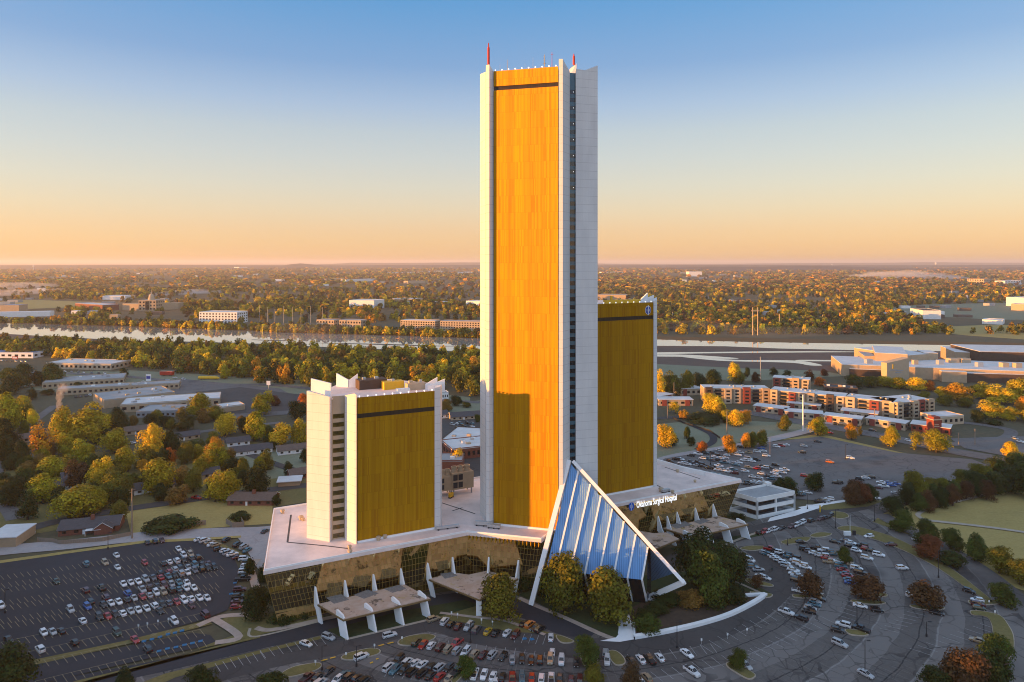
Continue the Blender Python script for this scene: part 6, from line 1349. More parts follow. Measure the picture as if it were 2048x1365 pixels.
def car(px, py, code, dpx, label, group, flip=None):
    """px,py: the car's middle on the ground; dpx: a pixel step along its length"""
    col = code[0]; kind = {'u': 'suv', 'p': 'pickup', 'v': 'van', 'h': 'hatch', 's': 'sedan'}[code[1]] if len(code) > 1 else cr_.choices(['sedan', 'suv', 'hatch', 'pickup'], [5, 4, 1.2, .5])[0]
    x, y = G(px, py, .6)
    x2, y2 = G(px + dpx[0], py + dpx[1], .6); hd = math.atan2(y2 - y, x2 - x) + (math.pi if (cr_.random() < .3 if flip is None else flip) else 0) + cr_.uniform(-.03, .03)
    near = y < 330
    sc = cr_.uniform(.97, 1.04); c, cn = CC[col]; j = cr_.uniform(.85, 1.12); c4 = (c[0] * j, c[1] * j, c[2] * j, 1)
    lab = label.replace('@', f"{cn} {KN[kind]}")
    if len(lab.split()) > 16: lab = lab.replace('pickup truck', 'pickup')
    q = CARM[kind]; zg = Z_ROAD + .05
    if near:
        o = bpy.data.objects.new(NAMES[kind], None); COL.objects.link(o); o.location = (x, y, zg); o.rotation_euler = (0, 0, hd); o.scale = (sc, sc, sc)
        b = link('body', q['body'], o); b.color = c4; link('windows', q['glass'], o)
        st, cf, cro, zr, wb = KINDS_[kind]
        for sx in (-1, 1):
            for sy in (-1, 1): link('wheel', WHEEL, o, (sx * wb, sy * (st[3][1] - .1), .34))
        for sy in (-1, 1):
            link('headlight', HL, o, (st[-1][0] - .05, sy * st[-1][1] * .72, st[-1][2] - .2)); link('taillight', TL, o, (st[0][0] + .02, sy * st[0][1] * .78, st[0][2] - .06))
        if kind == 'pickup': link('load_bed', q['bed'], o)
    else:
        o = link(NAMES[kind], q['one'], None, (x, y, zg), hd, (sc, sc, sc)); o.color = c4
    tag(o, lab, {'suv': 'SUV', 'pickup': 'pickup truck', 'van': 'van'}.get(kind, 'car'), group); CARS.append((x, y)); return o
def cars(where, group, dpx, text, ox=0, oy=0, k=1.0, flip=None):
    """text: 'x,y,code ...' measured on an enlargement with origin ox,oy and scale k"""
    rows = []
    for w in text.split():
        a, b, c = w.split(','); rows.append((ox + float(a) / k, oy + float(b) / k, c))
    rows.sort(key=lambda r: r[0]); n = len(rows)
    for i, (px, py, c) in enumerate(rows):
        d = dpx(px, py) if callable(dpx) else dpx
        od = ORD[i] if i <= (n - 1) // 2 + (n % 2 == 0) * 0 else ORD[n - 1 - i]; side = 'left' if i <= (n - 1) // 2 else 'right'
        lab = f"@ {od} from the {side} {where}" if n > 1 else f"@ {where}"
        car(px, py, c, d, lab, group, flip)
D1 = (9, 10)
g = 'cars in the west lot'
for w, t in (('in the front of the top double row, west lot', '790,368,K 855,350,W 935,338,W 1010,330,Ks 1095,312,K 1160,302,Ku'), ('in the back of the top double row, west lot', '1010,280,Wu 1085,270,T'),
    ('in the second double row from the top, west lot', '360,588,Ws 440,574,W 520,562,W 600,540,Su 680,522,P 760,518,Rs 845,504,C 910,490,K 980,474,S 1050,464,W 1130,444,P 1200,430,K 1270,418,K 1340,408,Ku'),
    ('along the upper side of the second double row', '755,468,Kh 850,456,R 915,434,S 975,428,K 1060,410,S 1135,386,C 1210,382,K 1280,374,M'),
    ('in the third double row, west lot', '145,812,K 225,795,Ws 310,780,Ws 400,760,K 475,740,S 565,726,Rs 640,710,Ss 715,684,Wu 790,676,T 880,660,K 955,645,C 1035,632,Ws 1120,630,Ws'),
    ('along the upper side of the third double row', '170,737,M 405,692,B 565,652,S 645,637,M 725,617,K 800,608,M 880,592,S 960,572,C 1045,577,W'),
    ('in the lowest long row, west lot', '100,948,Ku 190,938,R 275,918,K 350,905,Ws 440,882,S 520,868,Ws 610,852,Ws 695,824,Wu 780,808,K 850,794,P 935,782,Rs 1015,768,W 1090,748,Ws 1180,738,Ws'),
    ('tucked under the lowest long row, west lot', '755,880,K 1095,822,M')):
    cars(w, g, D1, t, 180, 1060, 5.39)
cars('on the curved edge by the podium, upper stretch', 'cars along the curved edge by the podium', (12, -3.5), '1180,108,W 1240,120,Wu 1292,138,Ts 1322,162,W 1360,168,T 1385,212,Kh 1455,230,W 1495,252,S 1535,268,Ws 1592,300,M', 180, 1060, 5.39, False)
cars('on the curved edge by the podium, lower stretch', 'cars along the curved edge by the podium', (12, -1), '1668,318,Wu 1690,358,K 1680,395,W 1667,455,Wu 1650,535,Kp 1615,648,M 1601,725,Ku 1592,780,M 1576,838,R', 180, 1060, 5.39, False)
cars('on the pale lot behind the curved row', 'cars behind the curved row', (10, -6), '1470,112,K 1592,165,Ku 1660,186,S 1697,222,C 1888,18,K', 180, 1060, 5.39)
for px, py, c, lab in ((357, 1099, 'Ws', '@ alone at the upper right of the west lot'), (233, 1112, 'Ws', '@ by itself near the lamp post, west lot'), (210, 1127, 'T', '@ crossing the stalls, west lot'), (235, 1136, 'Ws', '@ just below the tan car, west lot'), (289.5, 1127, 'Rh', '@ alone on the reddish lit streak, west lot'), (203, 1177, 'K', '@ alone left of the white foursome, west lot'),
    (112.5, 1164, 'G', '@ alone among empty stalls, upper left of west lot'), (172.5, 1129, 'C', '@ left of the tan crossing car, west lot'), (171, 1182, 'M', '@ alone left of the black loner, west lot'), (2, 1213, 'W', '@ cut by the left edge of the west lot'), (141, 1221, 'S', '@ alone at the lower left, west lot'), (175, 1215, 'B', '@ front one of two at the row end, west lot'),
    (180, 1205, 'Ku', '@ behind the blue car at the row end'), (87.5, 1267, 'Wh', '@ left one of three side by side, west lot'), (105, 1265, 'Ss', '@ middle one of three side by side, west lot'), (122.5, 1263, 'K', '@ right one of three side by side, west lot'), (165, 1243, 'Ws', '@ alone below the third row, west lot'), (17, 1281, 'K', '@ beside the big corner tree, west lot'),
    (80, 1300, 'Wu', '@ alone by the grass strip, lower west lot'), (149, 1286, 'K', '@ alone at the grass strip, west lot'), (234, 1267, 'G', '@ facing the grass strip, west lot'), (349, 1244, 'Wu', '@ alone beside the row of white bollard signs'), (410, 1231, 'Mv', '@ at the east end of the grass strip'), (270, 1281, 'Rs', '@ alone in the lower strip lot'),
    (295, 1300, 'Ku', '@ in the aisle of the lower strip lot'), (414, 1197, 'Ws', '@ alone right of the third row, west lot')):
    car(px, py, c, D1, lab, g)
cars('under the road edge, top of west lot', g, (5, 9), '295,1086,K 310,1084,Ku 324,1082,M')
# --- rows before the entrance
g = 'cars in the front rows'
cars('in the row along the entrance lawn', g, (8, -9), '889.5,1244,Wu 902,1250,K 917,1254,Ms 937,1255,Su 953,1261,P 976,1264,Y 992,1267,K 1014.5,1267,Ws 1031,1272,M')
car(1101.5, 1276, 'Ws', (1, -12), '@ alone beside the blue-marked bays', g)
cars('in the short row on the covered drive', g, (9, -7), '1024.6,1236,Th 1049,1248,K 1060,1251,O 1071,1257,K 1080,1260,Ku')
for px, py, c, d, lab in ((779.5, 1272, 'Wu', (12, -3), '@ driving past the entrance lawn'), (657, 1276, 'Su', (10, 4), '@ at the end of the entrance drive verge'), (612, 1289, 'Ws', (11, 4), '@ parked left by the verge of the entrance drive'), (723, 1315, 'Wu', (11, -5), '@ in front of the kerbed oval island'), (867, 1240, 'T', (12, -4), '@ beside the rightmost front blade fin')): car(px, py, c, d, lab, g, False)
cars('in the second row, left stretch', g, (8, -9), '833,1286,G 846,1291,Rs 863,1292.5,Wh 881,1296,M 897,1300,T 914.5,1302.5,S 931,1306,Wu 949.5,1310,T 967,1311,Ms 985,1311,S 1006,1315,K')
car(913, 1288.5, 'Rp', (9, -7), '@ backed against the silver car in the second row', g)
cars('in the second row, right stretch', g, (0.5, -12), '1024.6,1320,S 1044,1320,K 1062.5,1322,K 1080,1321,K 1100.5,1321,T 1123,1323,Wu 1152.8,1326,K 1190.7,1322,S 1214.3,1323,Wu')
car(1104.6, 1306.5, 'Ws', (.5, -12), '@ nosed up to the tan one in the second row', g)
car(1211, 1308, 'Su', (.5, -12), '@ behind the white SUV by the olive island', g)
cars('in the row right of the orange-edged island', g, (-8, -10), '1261.5,1322,K 1281,1320,Ws 1299,1320,K 1319,1316,Ws')
for px, py, c, d, lab in ((1374, 1309, 'Ws', (10, 7), '@ alone on the pale aisle'), (1384, 1345, 'Wp', (12, 8), '@ alone among faded stalls'), (1491.5, 1332, 'S', (8, 6), '@ beside the small tree on the oval island')): car(px, py, c, d, lab, g)
cars('in the upper line of the third double row', g, (9, -8), '797,1321,K 814.5,1326,W 829.5,1328,Ws 844.5,1331,Ws 864.5,1335,K 879.5,1337.5,Su 897,1337,K')
cars('in the lower line of the third double row', g, (9, -8), '777,1336,Wu 792,1340,C 808,1342,K 824.5,1346,K 844.5,1349,Ku 862,1352,K 879.5,1355,Rs 899.5,1358,T 914,1346,G')
cars('in the bottom row right of the small tree', g, (4, -11), '949.5,1349,Wp 968,1351,Ws 986,1354,Ws 1004.5,1356,K')
cars('in the bottom row at the picture edge', g, (0.5, -12), '1024.6,1357,R 1044,1357,C 1063.5,1358.4,Rs 1083,1358.4,Wu 1102.5,1359,W 1120,1359.4,K 1142.5,1360,M 1160,1360,M 990,1366,W')
cars('in the cluster at the bottom left island', g, (8, -6), '614.5,1357,Mp 637,1355,K 656,1345,K 674.5,1361,W 688,1351,C 699,1356,K 715,1358,K 729,1363,K 640,1368,S')
cars('at the bottom edge by the rusty tree', g, (-8, -9), '1293,1357,T 1280,1364,W')
# --- eastern curved rows
g = 'cars in the eastern curved rows'
cars('in the left file of the first curved row', g, (14, 3), '1235,252,S 1265,266,C 1330,288,W 1352,308,W 1385,332,W 1450,364,Wu 1472,394,S 1545,438,W 1557,478,W 1582,504,S 1575,545,K', 1300, 1060, 5.39)
cars('in the right file of the first curved row', g, (14, 3), '1300,213,Rp 1365,235,K 1410,254,W 1470,274,K 1500,296,C 1560,310,K 1570,338,W 1600,364,W 1640,388,W 1677,408,W', 1300, 1060, 5.39)
cars('below the rusty tree in the curved row', g, (14, 3), '1615,665,Wp 1800,692,T 1800,612,S 1822,750,K 1785,780,S 1770,808,C 1728,850,S 1710,885,K', 1300, 1060, 5.39)
for px, py, c, d, lab in ((1573, 1225.5, 'Wp', (14, 5), '@ alone at the ring road edge'), (1602, 1238, 'Ku', (13, 5), '@ behind the white pickup, ring road edge'), (1498.5, 1121, 'Wv', (8, 3), '@ poking out behind the dark tree clump'), (1505, 1135, 'C', (14, 1), '@ below the white van by the dark clump'), (1517, 1140.5, 'S', (14, 0), '@ longest silver one by the dark clump'), (1521, 1154, 'Ws', (14, 4), '@ by the thin brownish tree'), (1530, 1156.5, 'W', (14, 4), '@ right by the thin brownish tree'),
    (1465, 1148, 'K', (12, 4), '@ dark in the shade under the clump, left'), (1480, 1150.5, 'Kp', (12, 4), '@ dark in the shade under the clump, right'), (1602, 1085, 'Ks', (14, 0), '@ alone on the small kerbed island')): car(px, py, c, d, lab, g)
cars('in the left file of the second curved row', g, (14, 2), '45,182,K 85,198,P 160,172,Kp 215,192,W 132,218,W 260,208,K 187,238,S 285,223,C 212,243,W 247,263,Rs 275,298,Tp 345,288,W 372,338,C 392,373,Rs 422,408,C 442,428,R 455,463,C 466,488,B', 1600, 1060, 4.571)
cars('in the right file of the second curved row', g, (14, 3), '320,112,K 465,122,Ws 412,103,P 460,152,K 570,148,K 605,178,R 655,193,K 515,192,W 720,232,Wu 612,263,Wu 487,328,T 517,358,Wu 552,393,K', 1600, 1060, 4.571)
for px, py, c, d, lab in ((630, 62, 'Wh', (14, -1), '@ alone on the lane below the entrance sign'), (830, 138, 'Ms', (14, 1), '@ alone near the grass strip of the lane'), (1080, 98, 'Wu', (14, 4), '@ driving on the eastern drive'), (935, 353, 'Wu', (14, 0), '@ alone beside the tall lamp pole'), (1022, 597, 'W', (14, -2), '@ half hidden by the rust and green tree'), (1545, 562, 'Kh', (14, 4), '@ alone at the grass edge, east'), (1620, 647, 'W', (14, 2), '@ first of three at the east island'),
    (1630, 687, 'M', (14, 2), '@ middle of three at the east island'), (1640, 722, 'G', (14, 2), '@ last of three at the east island'), (550, 698, 'Ws', (14, 3), '@ below the middle rusty tree'), (705, 738, 'K', (14, 2), '@ right of the silver-white one under the rusty tree'), (1250, 764, 'Ks', (14, 3), '@ below the rust and green tree'), (395, 873, 'Wu', (14, 4), '@ white one at the oval island'), (555, 912, 'Kp', (14, 5), '@ dark one at the tip of the oval island'),
    (345, 922, 'K', (14, 3), '@ dark one below the white car at the oval island'), (365, 1048, 'S', (14, 6), '@ alone in the wide empty lot'), (1625, 1017, 'T', (14, 4), '@ half under the corner trees'), (600, 1323, 'S', (14, 7), '@ at the foot of the lamp pole, bottom edge')): car(1600 + px / 4.571, 1060 + py / 4.571, c, d, lab, g)
g = 'cars in the row below the garage'
cars('in the long row below the garage', g, (-9, 4), '1180,1220,K 1230,1212,R 1272,1208,W 1310,1192,W 1352,1182,Wu 1420,1172,K 1530,1152,M 1577,1142,W 1610,1122,Ss 1642,1112,Wu 1740,1092,K 1838,1072,M 1890,1057,K 1945,1038,Ku', 1300, 840, 5.39)
g = 'cars in the far lot'
H = (8, 1)
for w, t in (('in the top row of the far lot', '750,332,W 830,328,K 440,388,K 520,372,W 600,364,K 680,358,K 980,298,K'), ('in the second row of the far lot', '1155,347,W 1220,338,W 1200,312,B 1065,357,T 975,354,W 740,388,K 830,382,W 890,371,W 950,382,W 1255,391,W'),
    ('in the third row of the far lot', '565,420,W 640,423,C 700,404,W 760,418,W 812,412,W 670,440,P 720,436,K'), ('in the fourth row of the far lot', '800,464,C 860,457,W 900,474,S 955,465,W 1010,438,W 1060,424,Wv 1100,448,W 1150,433,K 930,490,C'),
    ('in the left part of the row by the parapet', '215,452,K 280,428,Ku 330,428,W 340,468,W 405,483,W 440,454,K 500,493,S 505,464,K 470,470,P'), ('in the right part of the row by the parapet', '560,503,K 575,483,K 640,523,K 660,498,K 740,503,W 730,543,W 790,548,W 850,563,W 870,533,W 910,578,M 900,538,C 1025,558,Wu'),
    ('in the lowest line by the parapet', '545,563,W 600,583,C 650,585,K 700,594,C 760,603,C'), ('in the group with the bright red car, far lot', '1065,518,T 1150,528,R 1240,518,W 1210,498,K 1280,516,K 1355,492,K'), ('in the cluster above the garage', '1110,618,W 1175,628,W 1195,582,W 1270,608,K 1340,578,W 1430,573,W 1450,543,W 1370,553,W 1300,638,C 1370,613,W'),
    ('in the line just behind the garage roof', '1060,683,K 1130,673,W 1180,693,S 1030,693,K 1210,670,W'), ('in the trio at the top of the far lot', '1365,292,W 1420,282,R 1465,272,W'), ('right of the garage in the side lot', '1630,803,C 1700,788,W 1600,812,K'), ('below the rust-brown trees', '1830,883,K 1890,878,S 1932,858,W')):
    cars(w, g, H, t, 1300, 840, 5.39)
for px, py, c, lab in ((1660, 287, 'S', '@ alone near the top of the far lot'), (1640, 353, 'K', '@ alone in the open middle of the far lot'), (1810, 238, 'K', '@ alone at the top right of the far lot'), (1940, 457, 'O', '@ on the sunlit streak of the far lot'), (1670, 608, 'R', '@ right of the dark garage trees'), (2010, 683, 'K', '@ left of the rust-brown trees')): car(1300 + px / 5.39, 840 + py / 5.39, c, H, lab, g)
cars('in the group left of the belt trees', g, H, '185,228,K 400,198,K 460,184,W 510,178,K 610,228,W 690,233,B 720,258,B 640,268,W 590,283,M 765,243,B', 1640, 920, 5.02)
cars('at the edge of the belt trees', g, H, '760,338,S 850,323,W 1165,247,T 1285,217,K 1065,277,K', 1640, 920, 5.02)
car(1701, 917, 'W', H, '@ beside the pole in the empty far lot', g)
# streets and yards further off
g = 'cars on streets and yards'
for px, py, c, d, lab in ((52, 1072, 'Wv', (1, 8), '@ box-shaped beside the brick ranch house'), (66, 1063, 'Wv', (1, 6), '@ trailer-like beside the white van'), (49, 1060, 'W', (2, 8), '@ behind the white van near the shed'), (86, 906, 'W', (8, 1), '@ on the street below the thin orange tree'), (97, 905, 'S', (8, 1), '@ right of the white one on that street'), (264, 887, 'W', (8, -1), '@ in the middle of the neighbourhood'), (348, 850, 'Wv', (8, 0), '@ beside the blue-grey roof'), (393, 997, 'R', (8, 1), '@ with red lights on the neighbourhood street'),
    (335, 761, 'W', (8, 0), '@ below the red trailer'), (350, 756, 'W', (8, 0), '@ between the red trailer and the yellow tanker'), (367, 759, 'Wv', (8, 1), '@ left of the yellow tanker'), (287, 764, 'W', (8, 0), '@ on the school lot'), (1660, 866, 'R', (8, 2), '@ behind the bright yellow round tree'), (1816, 882, 'W', (8, 2), '@ on the street before the slim yellow tree'), (1745, 862, 'K', (8, 1), '@ dark on the street before the townhouses'), (1672, 848, 'K', (8, 1), '@ dark beside the townhouse row'),
    (2040, 884, 'W', (8, 2), '@ at the right edge of the clinic lot'), (2030, 878, 'S', (8, 2), '@ near the right edge of the clinic lot'), (2026, 832, 'W', (8, 1), '@ in front of the bright yellow trees')): car(px, py, c, d, lab, g)
cars('in the dark lot between the towers', 'cars between the towers', (7, 2), '905,850,S 913,848,W 921,848,C 928,852,K 936,847,K 945,854,W 915,856,K 925,858,S 935,858,W 944,848,C 950,860,W')
for k_, (x0, y0, x1, y1, n) in enumerate(((150, 795, 200, 788, 5), (196, 800, 260, 792, 7), (275, 778, 330, 770, 6), (130, 744, 222, 748, 7), (4, 722, 60, 724, 6))):
    cars(f"on the {['inner court', 'north court', 'upper court', 'shop front', 'blue store front'][k_]} of the school buildings" if k_ < 3 else f"in front of the {['white-roofed shops', 'blue-roofed store'][k_ - 3]}", 'cars round the school', (6, 2), ' '.join(f"{x0 + (x1 - x0) * i / n + cr_.uniform(-2, 2):.1f},{y0 + (y1 - y0) * i / n:.1f},{cr_.choice('WWSKCP')}" for i in range(n)))
# ================================================================== poles, lamps, signs, wagons, person, smoke, haze
def lamp_post(px, py, top, label, arms=1, m='dark', glow=False):
    x, y = G(px, py); sc = y / F; h = (py - top) * sc; o = thing('lamp_post', label, 'lamp post', (x, y, Z_ROAD), 'tall lamp posts', False)
    MB().lathe([(.32, 0), (.32, .9), (.13, .95), (.09, h)], (0, 0, 0), 8).build('pole', M[m], o)
    for s in ((-1, 1) if arms == 2 else (1,)):
        MB().tube((0, 0, h - .1), (s * .9, 0, h), .05, n=6).build('arm', M[m], o)
        MB().box((s * 1.1, 0, h - .08), (.9, .4, .22)).build('lamp_head', M['lamp' if glow else m], o)
for a_ in ((1730, 1352, 1283, 'dark lamp post in the empty lot near the bottom edge'), (1714, 1288 - 35 + 0, 1190, 'dark lamp post left of the rust and green tree'), (1876 + 1, 1157 - 0, 1103, 'dark lamp post beside the lone white SUV'), (1354, 1298, 1245, 'lamp post with pale base before the curved white wall'), (713, 1353 - 18, 1293, 'lamp post by the lower kerbed island'), (941, 1288, 1246, 'thin lamp post in the row along the entrance lawn'),
           (216, 1100, 1066, 'lamp post at the upper edge of the west lot'), (10, 1228, 1180, 'lamp post at the left edge of the west lot'), (1575, 1092, 1078 - 0, 'lamp post at the head of the first curved row'), (1671, 1058, 1020, 'lamp post beside the exit lane island'), (1749, 1044, 1012, 'lamp post at the bend of the eastern drive'), (1615, 1020, 990, 'thin lamp post right of the garage'), (1691, 920, 890, 'lamp post in the open far lot'), (1421, 930, 905, 'lamp post among the far lot cars'), (644, 1342, 1293, 'thin lamp post by the yellow dashes'), (1853, 1275, 1245, 'lamp post among the cracked stalls'), (1339, 950, 924, 'dark lamp post by the sunlit parapet'), (1352, 968, 930, 'second dark lamp post by the sunlit parapet')): lamp_post(*a_)
def utility_pole(px, py, top, label, r=.22, m='wood', cross=True, name='utility_pole'):
    x, y = G(px, py); sc = y / F; h = (py - top) * sc; o = thing(name, label, 'pole', (x, y, 0), 'tall poles', False)
    MB().tube((0, 0, 0), (0, 0, h), r * 1.2, r * .75, 8).build('pole', M[m], o)
    if cross:
        for dz, l in ((.4, 1.3), (1.5, 1.1)): MB().box((0, 0, h - dz - .2), (2 * l, .14, .16), .5).build('crossarm', M[m], o)
for px, py, top, r, m, c, lab in ((264, 1078, 978, .3, 'wood', True, 'tall wooden utility pole beside the dry yard by the road'), (1454, 868 - 0, 822, .3, 'wood', True, 'utility pole above the golden tree at the far lot'), (1606, 863, 790, .55, 'white', False, 'thick white pole left of the bright yellow round tree'), (1521, 762, 714, .35, 'galv', True, 'slim pole behind the apartments'), (1423, 770, 740, .3, 'wood', True, 'pole behind the left apartment block'), (1589, 805, 775, .3, 'white', False, 'white pole in front of the long apartment block'), (1348, 805, 765, .3, 'wood', True, 'pole beside the low townhouses'), (1335, 838, 812, .25, 'wood', True, 'short pole by the curved railing'), (1749, 848, 818, .3, 'wood', False, 'pole by the third townhouse'), (1950, 890, 858, .25, 'wood', True, 'pole at the clinic street corner'), (1917, 890, 866, .25, 'wood', False, 'small pole left of the clinic street corner'),
        (1809, 760, 727, .4, 'wood', False, 'pole before the casino sign wall'), (1540, 910, 874, .12, 'wood', False, 'thin pole at the far lot edge')):
    utility_pole(px, py, top, lab, r, m, c)
hp = thing('power_pylon', 'pair of tall pale poles with a cross beam on the far bank', 'pylon', (*G(1511, 672), 0))
for px in (1505.5, 1515.5): x, y = G(px, 671); MB().tube((x, y, 0), (x, y, 56 * y / F), .9, .6, 8).build('pole', M['cream'], hp)
x0, y0 = G(1505.5, 671); x1, _ = G(1515.5, 671); MB().box(((x0 + x1) / 2, y0, 48 * y0 / F), ((x1 - x0) * 1.6, 1.2, 1.4)).build('crossarm', M['cream'], hp)
for px, py, top, lab in ((1559, 655, 628, 'lone pale pole on the right far bank, left one'), (1645.5, 650, 630, 'lone pale pole on the right far bank, middle one'), (1728, 644, 627, 'lone pale pole on the right far bank, right one'), (1345, 640, 624, 'pale pole beside the hospital tower on the far bank'), (1440, 640, 628, 'short pale pole among far bank trees'), (1220, 586, 568, 'pale stack on the plain above the hospital tower')): utility_pole(px, py, top, lab, .8, 'cream', False)
for i, px in enumerate((519, 535, 550, 567, 585, 602, 621, 645)): utility_pole(px, 646 + (px - 519) * .09, 612 + (i % 3) * 3, 'thin dark net pole of the driving range across the river', .35, 'grey', False, 'net_pole')
for o in [o for o in COL.objects if o.name.startswith('net_pole')]: o['group'] = 'net poles of the driving range'
# small white bay signs on posts
def bay_sign(px, py, label, g_='white bay signs', h=2.0, m='white'):
    x, y = G(px, py); o = thing('bay_sign', label, 'sign', (x, y, Z_ROAD), g_, False)
    MB().tube((0, 0, 0), (0, 0, h), .06, n=6).build('post', M['galv'], o); MB().box((0, -.05, h - .75), (.5, .05, .75)).build('sign_plate', M[m], o)
for lab, pts in (('white bay sign on the grass strip of the west lot', ((277, 1262), (295, 1258), (316, 1253), (337, 1249))), ('white bay sign in front of the entrance lawn cars', ((903, 1236), (915, 1239), (963, 1250), (985, 1254))), ('white sign at the end of a kerbed island', ((692, 1319), (749, 1302), (804, 1287), (631, 1335))), ('white sign at the east island', ((1978, 1213), (1990, 1234))), ('small sign on the faded curved stalls', ((1403, 1291), (1455, 1280), (1494, 1270)))):
    for p in pts: bay_sign(*p, lab, lab + ' row')
bay_sign(1393, 1143 - 0, 'small sign beside the dark clump walk', None)
mon = thing('monument_sign', 'white flagpole and small white sign block at the drive fork', 'sign', (*G(1699, 1072), Z_ROAD), None, False)
MB().box((-1, 0, 0), (3.0, 1.0, 1.8)).build('sign_block', M['white'], mon); MB().tube((.4, .3, 0), (.4, .3, 9), .1, .06, 8).build('pole', M['white'], mon); MB().box((2.2, .2, 0), (1.2, .8, 2.0)).build('dark_panel', M['dark'], mon)
cl = thing('clearance_frame', 'white clearance bar and yellow post over the garage road', 'barrier', (*G(1640, 1026), Z_ROAD), None, False)
MB().box((0, 0, 0), (.5, .5, 3.4)).build('post', M['yellow'], cl); MB().box((-3.2, 0, 3.4), (7, .3, .3)).build('bar', M['white'], cl)
# curved white retaining wall in front of the canopy lawn
wp = smooth_poly(GP([(1268, 1279), (1330, 1268), (1400, 1252), (1460, 1233), (1510, 1208), (1531, 1193)]), 8, False)
rw = thing('retaining_wall', 'low curved white concrete wall round the mulch bed', 'wall', (*wp[0], 0))
b = MB(); ribbon(b, [Vector(p) for p in wp], 1.5, Z_ROAD, 0, 1.1); b.build('wall', M['concrete'], rw)
b = MB(); ribbon(b, [Vector(p) for p in GP([(1531, 1193), (1505, 1194), (1482, 1196)])], 1.2, Z_ROAD, 0, 1.0); b.build('end_wall', M['concrete'], rw)
b = MB(); ribbon(b, [Vector(p) for p in GP([(1245, 1246), (1268, 1252), (1269, 1280)])], .7, Z_ROAD, 0, .8); b.build('end_wall', M['concrete'], rw)
# sunlit parapet wall at the back of the right podium wing
pw = MB(); ribbon(pw, [Vector(q) for q in GP([(1311, 926), (1340, 934), (1372, 944), (1410, 952)], ZP)], .8, ZP, 0, 2.0); pw.build('back_parapet', M['concrete'], pod)
for o in COL.objects:
    if o.name.startswith('back_parapet'): pass
# trailers by the wood
def trailer(label, px, py, l, w, h, m, nose=False):
    x, y = G(px, py); o = thing('trailer', label, 'trailer', (x, y, 0), None, False); o.rotation_euler = (0, 0, -.06)
    if nose: MB().tube((-l / 2, 0, 2.2), (l / 2 - 3, 0, 2.2), 1.5, n=14).build('tank', M[m], o); MB().tube((l / 2 - 3, 0, 2.2), (l / 2, 0, 1.9), 1.5, .7, n=14).build('nose', M[m], o)
    else: MB().box((0, 0, 1.0), (l, w, h)).build('body', M[m], o); MB().box((0, 0, 1.0 + h), (l * 1.02, w * 1.04, .15)).build('roof', M['rooftan'], o)
    for s in (-.36, -.28, .3):
        for t_ in (-1, 1): link('wheel', WHEEL, o, (l * s, t_ * w * .42, .5), 0, (1.45, 1.4, 1.45))
trailer('red caravan-like trailer parked at the edge of the riverside wood', 334, 752, 14, 4, 4.0, 'redpaint')
trailer('long yellow tanker trailer parked at the edge of the riverside wood', 418, 760, 22, 4, 4, 'yellow', True)
def sign_board(label, px, py, w, h, z, m, tops=None):
    x, y = G(px, py); o = thing('sign_board', label, 'sign', (x, y, 0), None, False); MB().box((0, 0, z), (w, .5, h)).build('board', M[m], o); MB().tube((0, .1, 0), (0, .1, z), .25, n=8).build('post', M['galv'], o)
    if tops: MB().box((0, -.3, z + h * .35), (w * .8, .12, h * .4)).build('panel', M[tops], o)
sign_board('white and blue sign board on the school lot', 297, 768, 5, 7, 2.5, 'white', 'signblue')
sign_board('red sign board before the blue-roofed store', 30, 724, 7, 3.4, 3.0, 'redpaint', 'white')
sign_board('small white sign board right of the school lot', 537, 778, 3.6, 4, 3.5, 'white')
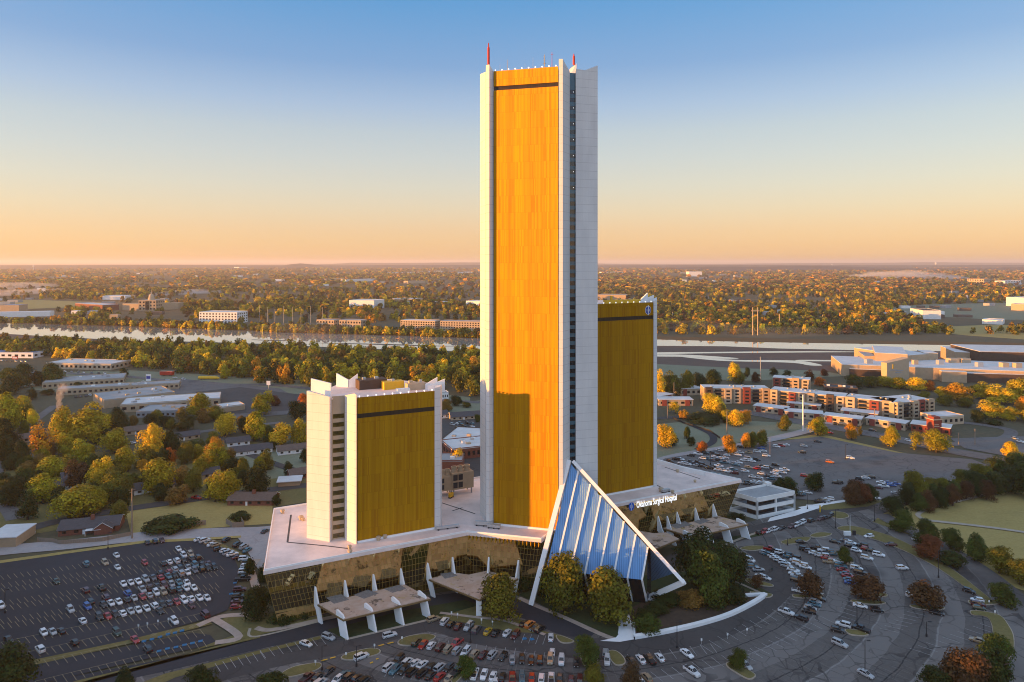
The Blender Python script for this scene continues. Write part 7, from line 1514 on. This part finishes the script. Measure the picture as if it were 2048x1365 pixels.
# the walker on the ring road: one skinned body with hair and clothes
def person(px, py):
    x, y = G(px, py); o = thing('person', 'lone walker in a dark green jacket and dark trousers on the ring road', 'person', (x, y, Z_ROAD + .03), None, False)
    J = dict(p=((0, 0, .95), .15), c=((0, .02, 1.22), .17), n=((0, .02, 1.46), .07), h=((0, 0, 1.62), .10), t=((0, 0, 1.74), .07), ls=((-.2, .02, 1.40), .07), le=((-.27, -.06, 1.12), .05), lh=((-.25, -.2, .92), .04), rs=((.2, .02, 1.40), .07), re=((.27, .1, 1.12), .05), rh=((.26, .14, .88), .04),
             lhip=((-.1, 0, .9), .1), lk=((-.12, -.12, .5), .07), la=((-.12, -.06, .09), .05), lf=((-.12, -.22, .05), .045), rhip=((.1, 0, .9), .1), rk=((.12, .04, .5), .07), ra=((.12, .26, .12), .05), rf=((.12, .14, .05), .045))
    E = [('p', 'c'), ('c', 'n'), ('n', 'h'), ('h', 't'), ('c', 'ls'), ('ls', 'le'), ('le', 'lh'), ('c', 'rs'), ('rs', 're'), ('re', 'rh'), ('p', 'lhip'), ('lhip', 'lk'), ('lk', 'la'), ('la', 'lf'), ('p', 'rhip'), ('rhip', 'rk'), ('rk', 'ra'), ('ra', 'rf')]
    ks = list(J); me = bpy.data.meshes.new('body'); me.from_pydata([J[k][0] for k in ks], [(ks.index(a), ks.index(b)) for a, b in E], [])
    b = bpy.data.objects.new('body', me); COL.objects.link(b); b.parent = o
    md = b.modifiers.new('skin', 'SKIN'); b.modifiers.new('sub', 'SUBSURF').render_levels = 1
    for i, k in enumerate(ks): me.skin_vertices[0].data[i].radius = (J[k][1], J[k][1]); me.skin_vertices[0].data[i].use_root = (k == 'p')
    m, g = newmat('walker_clothes', .8); sp = g.n('SeparateXYZ'); g.l(g.coord('Object'), sp.inputs[0])
    c = g.mix(g.math('GREATER_THAN', sp.outputs[2], .93), (.015, .017, .025), (.02, .07, .055)); c = g.mix(g.math('GREATER_THAN', sp.outputs[2], 1.5), c, (.35, .2, .14))
    g.l(c, g.b.inputs['Base Color']); me.materials.append(m)
    MB().lathe([(.095, 0), (.12, .06), (.09, .13), (.02, .16)], (0, .02, 1.66), 10).build('hair', M['dark'], o)
person(1544, 1145)
# smoke of a chimney, mist over the far plain: small volumes of thin vapour
def vapour(name, label, cat, loc, sc, dens, col=(.95, .9, .86), seed=1):
    m = bpy.data.materials.new(name); m.use_nodes = True; t = m.node_tree; t.nodes.clear(); out = t.nodes.new('ShaderNodeOutputMaterial')
    v = t.nodes.new('ShaderNodeVolumePrincipled'); v.inputs['Color'].default_value = (*col, 1); v.inputs['Density'].default_value = dens; t.links.new(v.outputs[0], out.inputs['Volume'])
    bm = bmesh.new(); bmesh.ops.create_icosphere(bm, subdivisions=3, radius=1); r = rnd(seed)
    for vtx in bm.verts:
        k = 1 + .22 * math.sin(vtx.co.x * 5 + seed) * math.cos(vtx.co.z * 6 + seed * 2) + .14 * math.sin(vtx.co.y * 9 + vtx.co.x * 11); vtx.co *= k
    me = bpy.data.meshes.new(name); bm.to_mesh(me); bm.free(); me.materials.append(m)
    o = bpy.data.objects.new(name, me); COL.objects.link(o); o.location = loc; o.scale = sc; return tag(o, label, cat, kind='stuff')
x, y = G(119, 850)
for k, (dx, z, s, d) in enumerate(((-1, 9, 1.5, .16), (-.5, 15, 2.0, .13), (0, 21, 2.6, .10), (2.5, 27, 3.8, .06))): vapour('smoke', 'pale smoke rising from a chimney in the neighbourhood', 'smoke', (x + dx, y, z), (s, s, 4.4), d, (.95, .85, .78), k)
for k, (px, py, wx, hz, d) in enumerate(((1800, 557.5, 290, 42, .004), (1735, 557, 170, 20, .004), (1865, 557.5, 200, 22, .004), (25, 590, 90, 14, .004), (20, 578, 80, 22, .004), (380, 586, 130, 8, .006))):
    x, y = G(px, py); vapour('mist', 'bank of pale morning mist on the far plain', 'mist', (x, y, hz * .35), (wx, 300, hz), d, (.95, .9, .88), k)
for k, (px, py) in enumerate(((1372, 662), (1440, 668), (1560, 676), (640, 668), (610, 690))):
    x, y = G(px, py); vapour('mist', 'wisp of mist over the river', 'mist', (x, y, 9), (110, 20, 9), .0022, (.95, .9, .88), k + 7)
# the air itself
m = bpy.data.materials.new('haze'); m.use_nodes = True; t = m.node_tree; t.nodes.clear(); out = t.nodes.new('ShaderNodeOutputMaterial')
v = t.nodes.new('ShaderNodeVolumePrincipled'); v.inputs['Color'].default_value = (.92, .90, .92, 1); v.inputs['Density'].default_value = .00005; v.inputs['Anisotropy'].default_value = .2; t.links.new(v.outputs[0], out.inputs['Volume'])
hz = MB(); hz.prism([(-69000, -1400), (69000, -1400), (69000, 74000), (-69000, 74000)], -1.0, 225.0)
tag(hz.build('haze', m, None, False, False), 'thin morning haze over the plain', 'haze', kind='stuff')
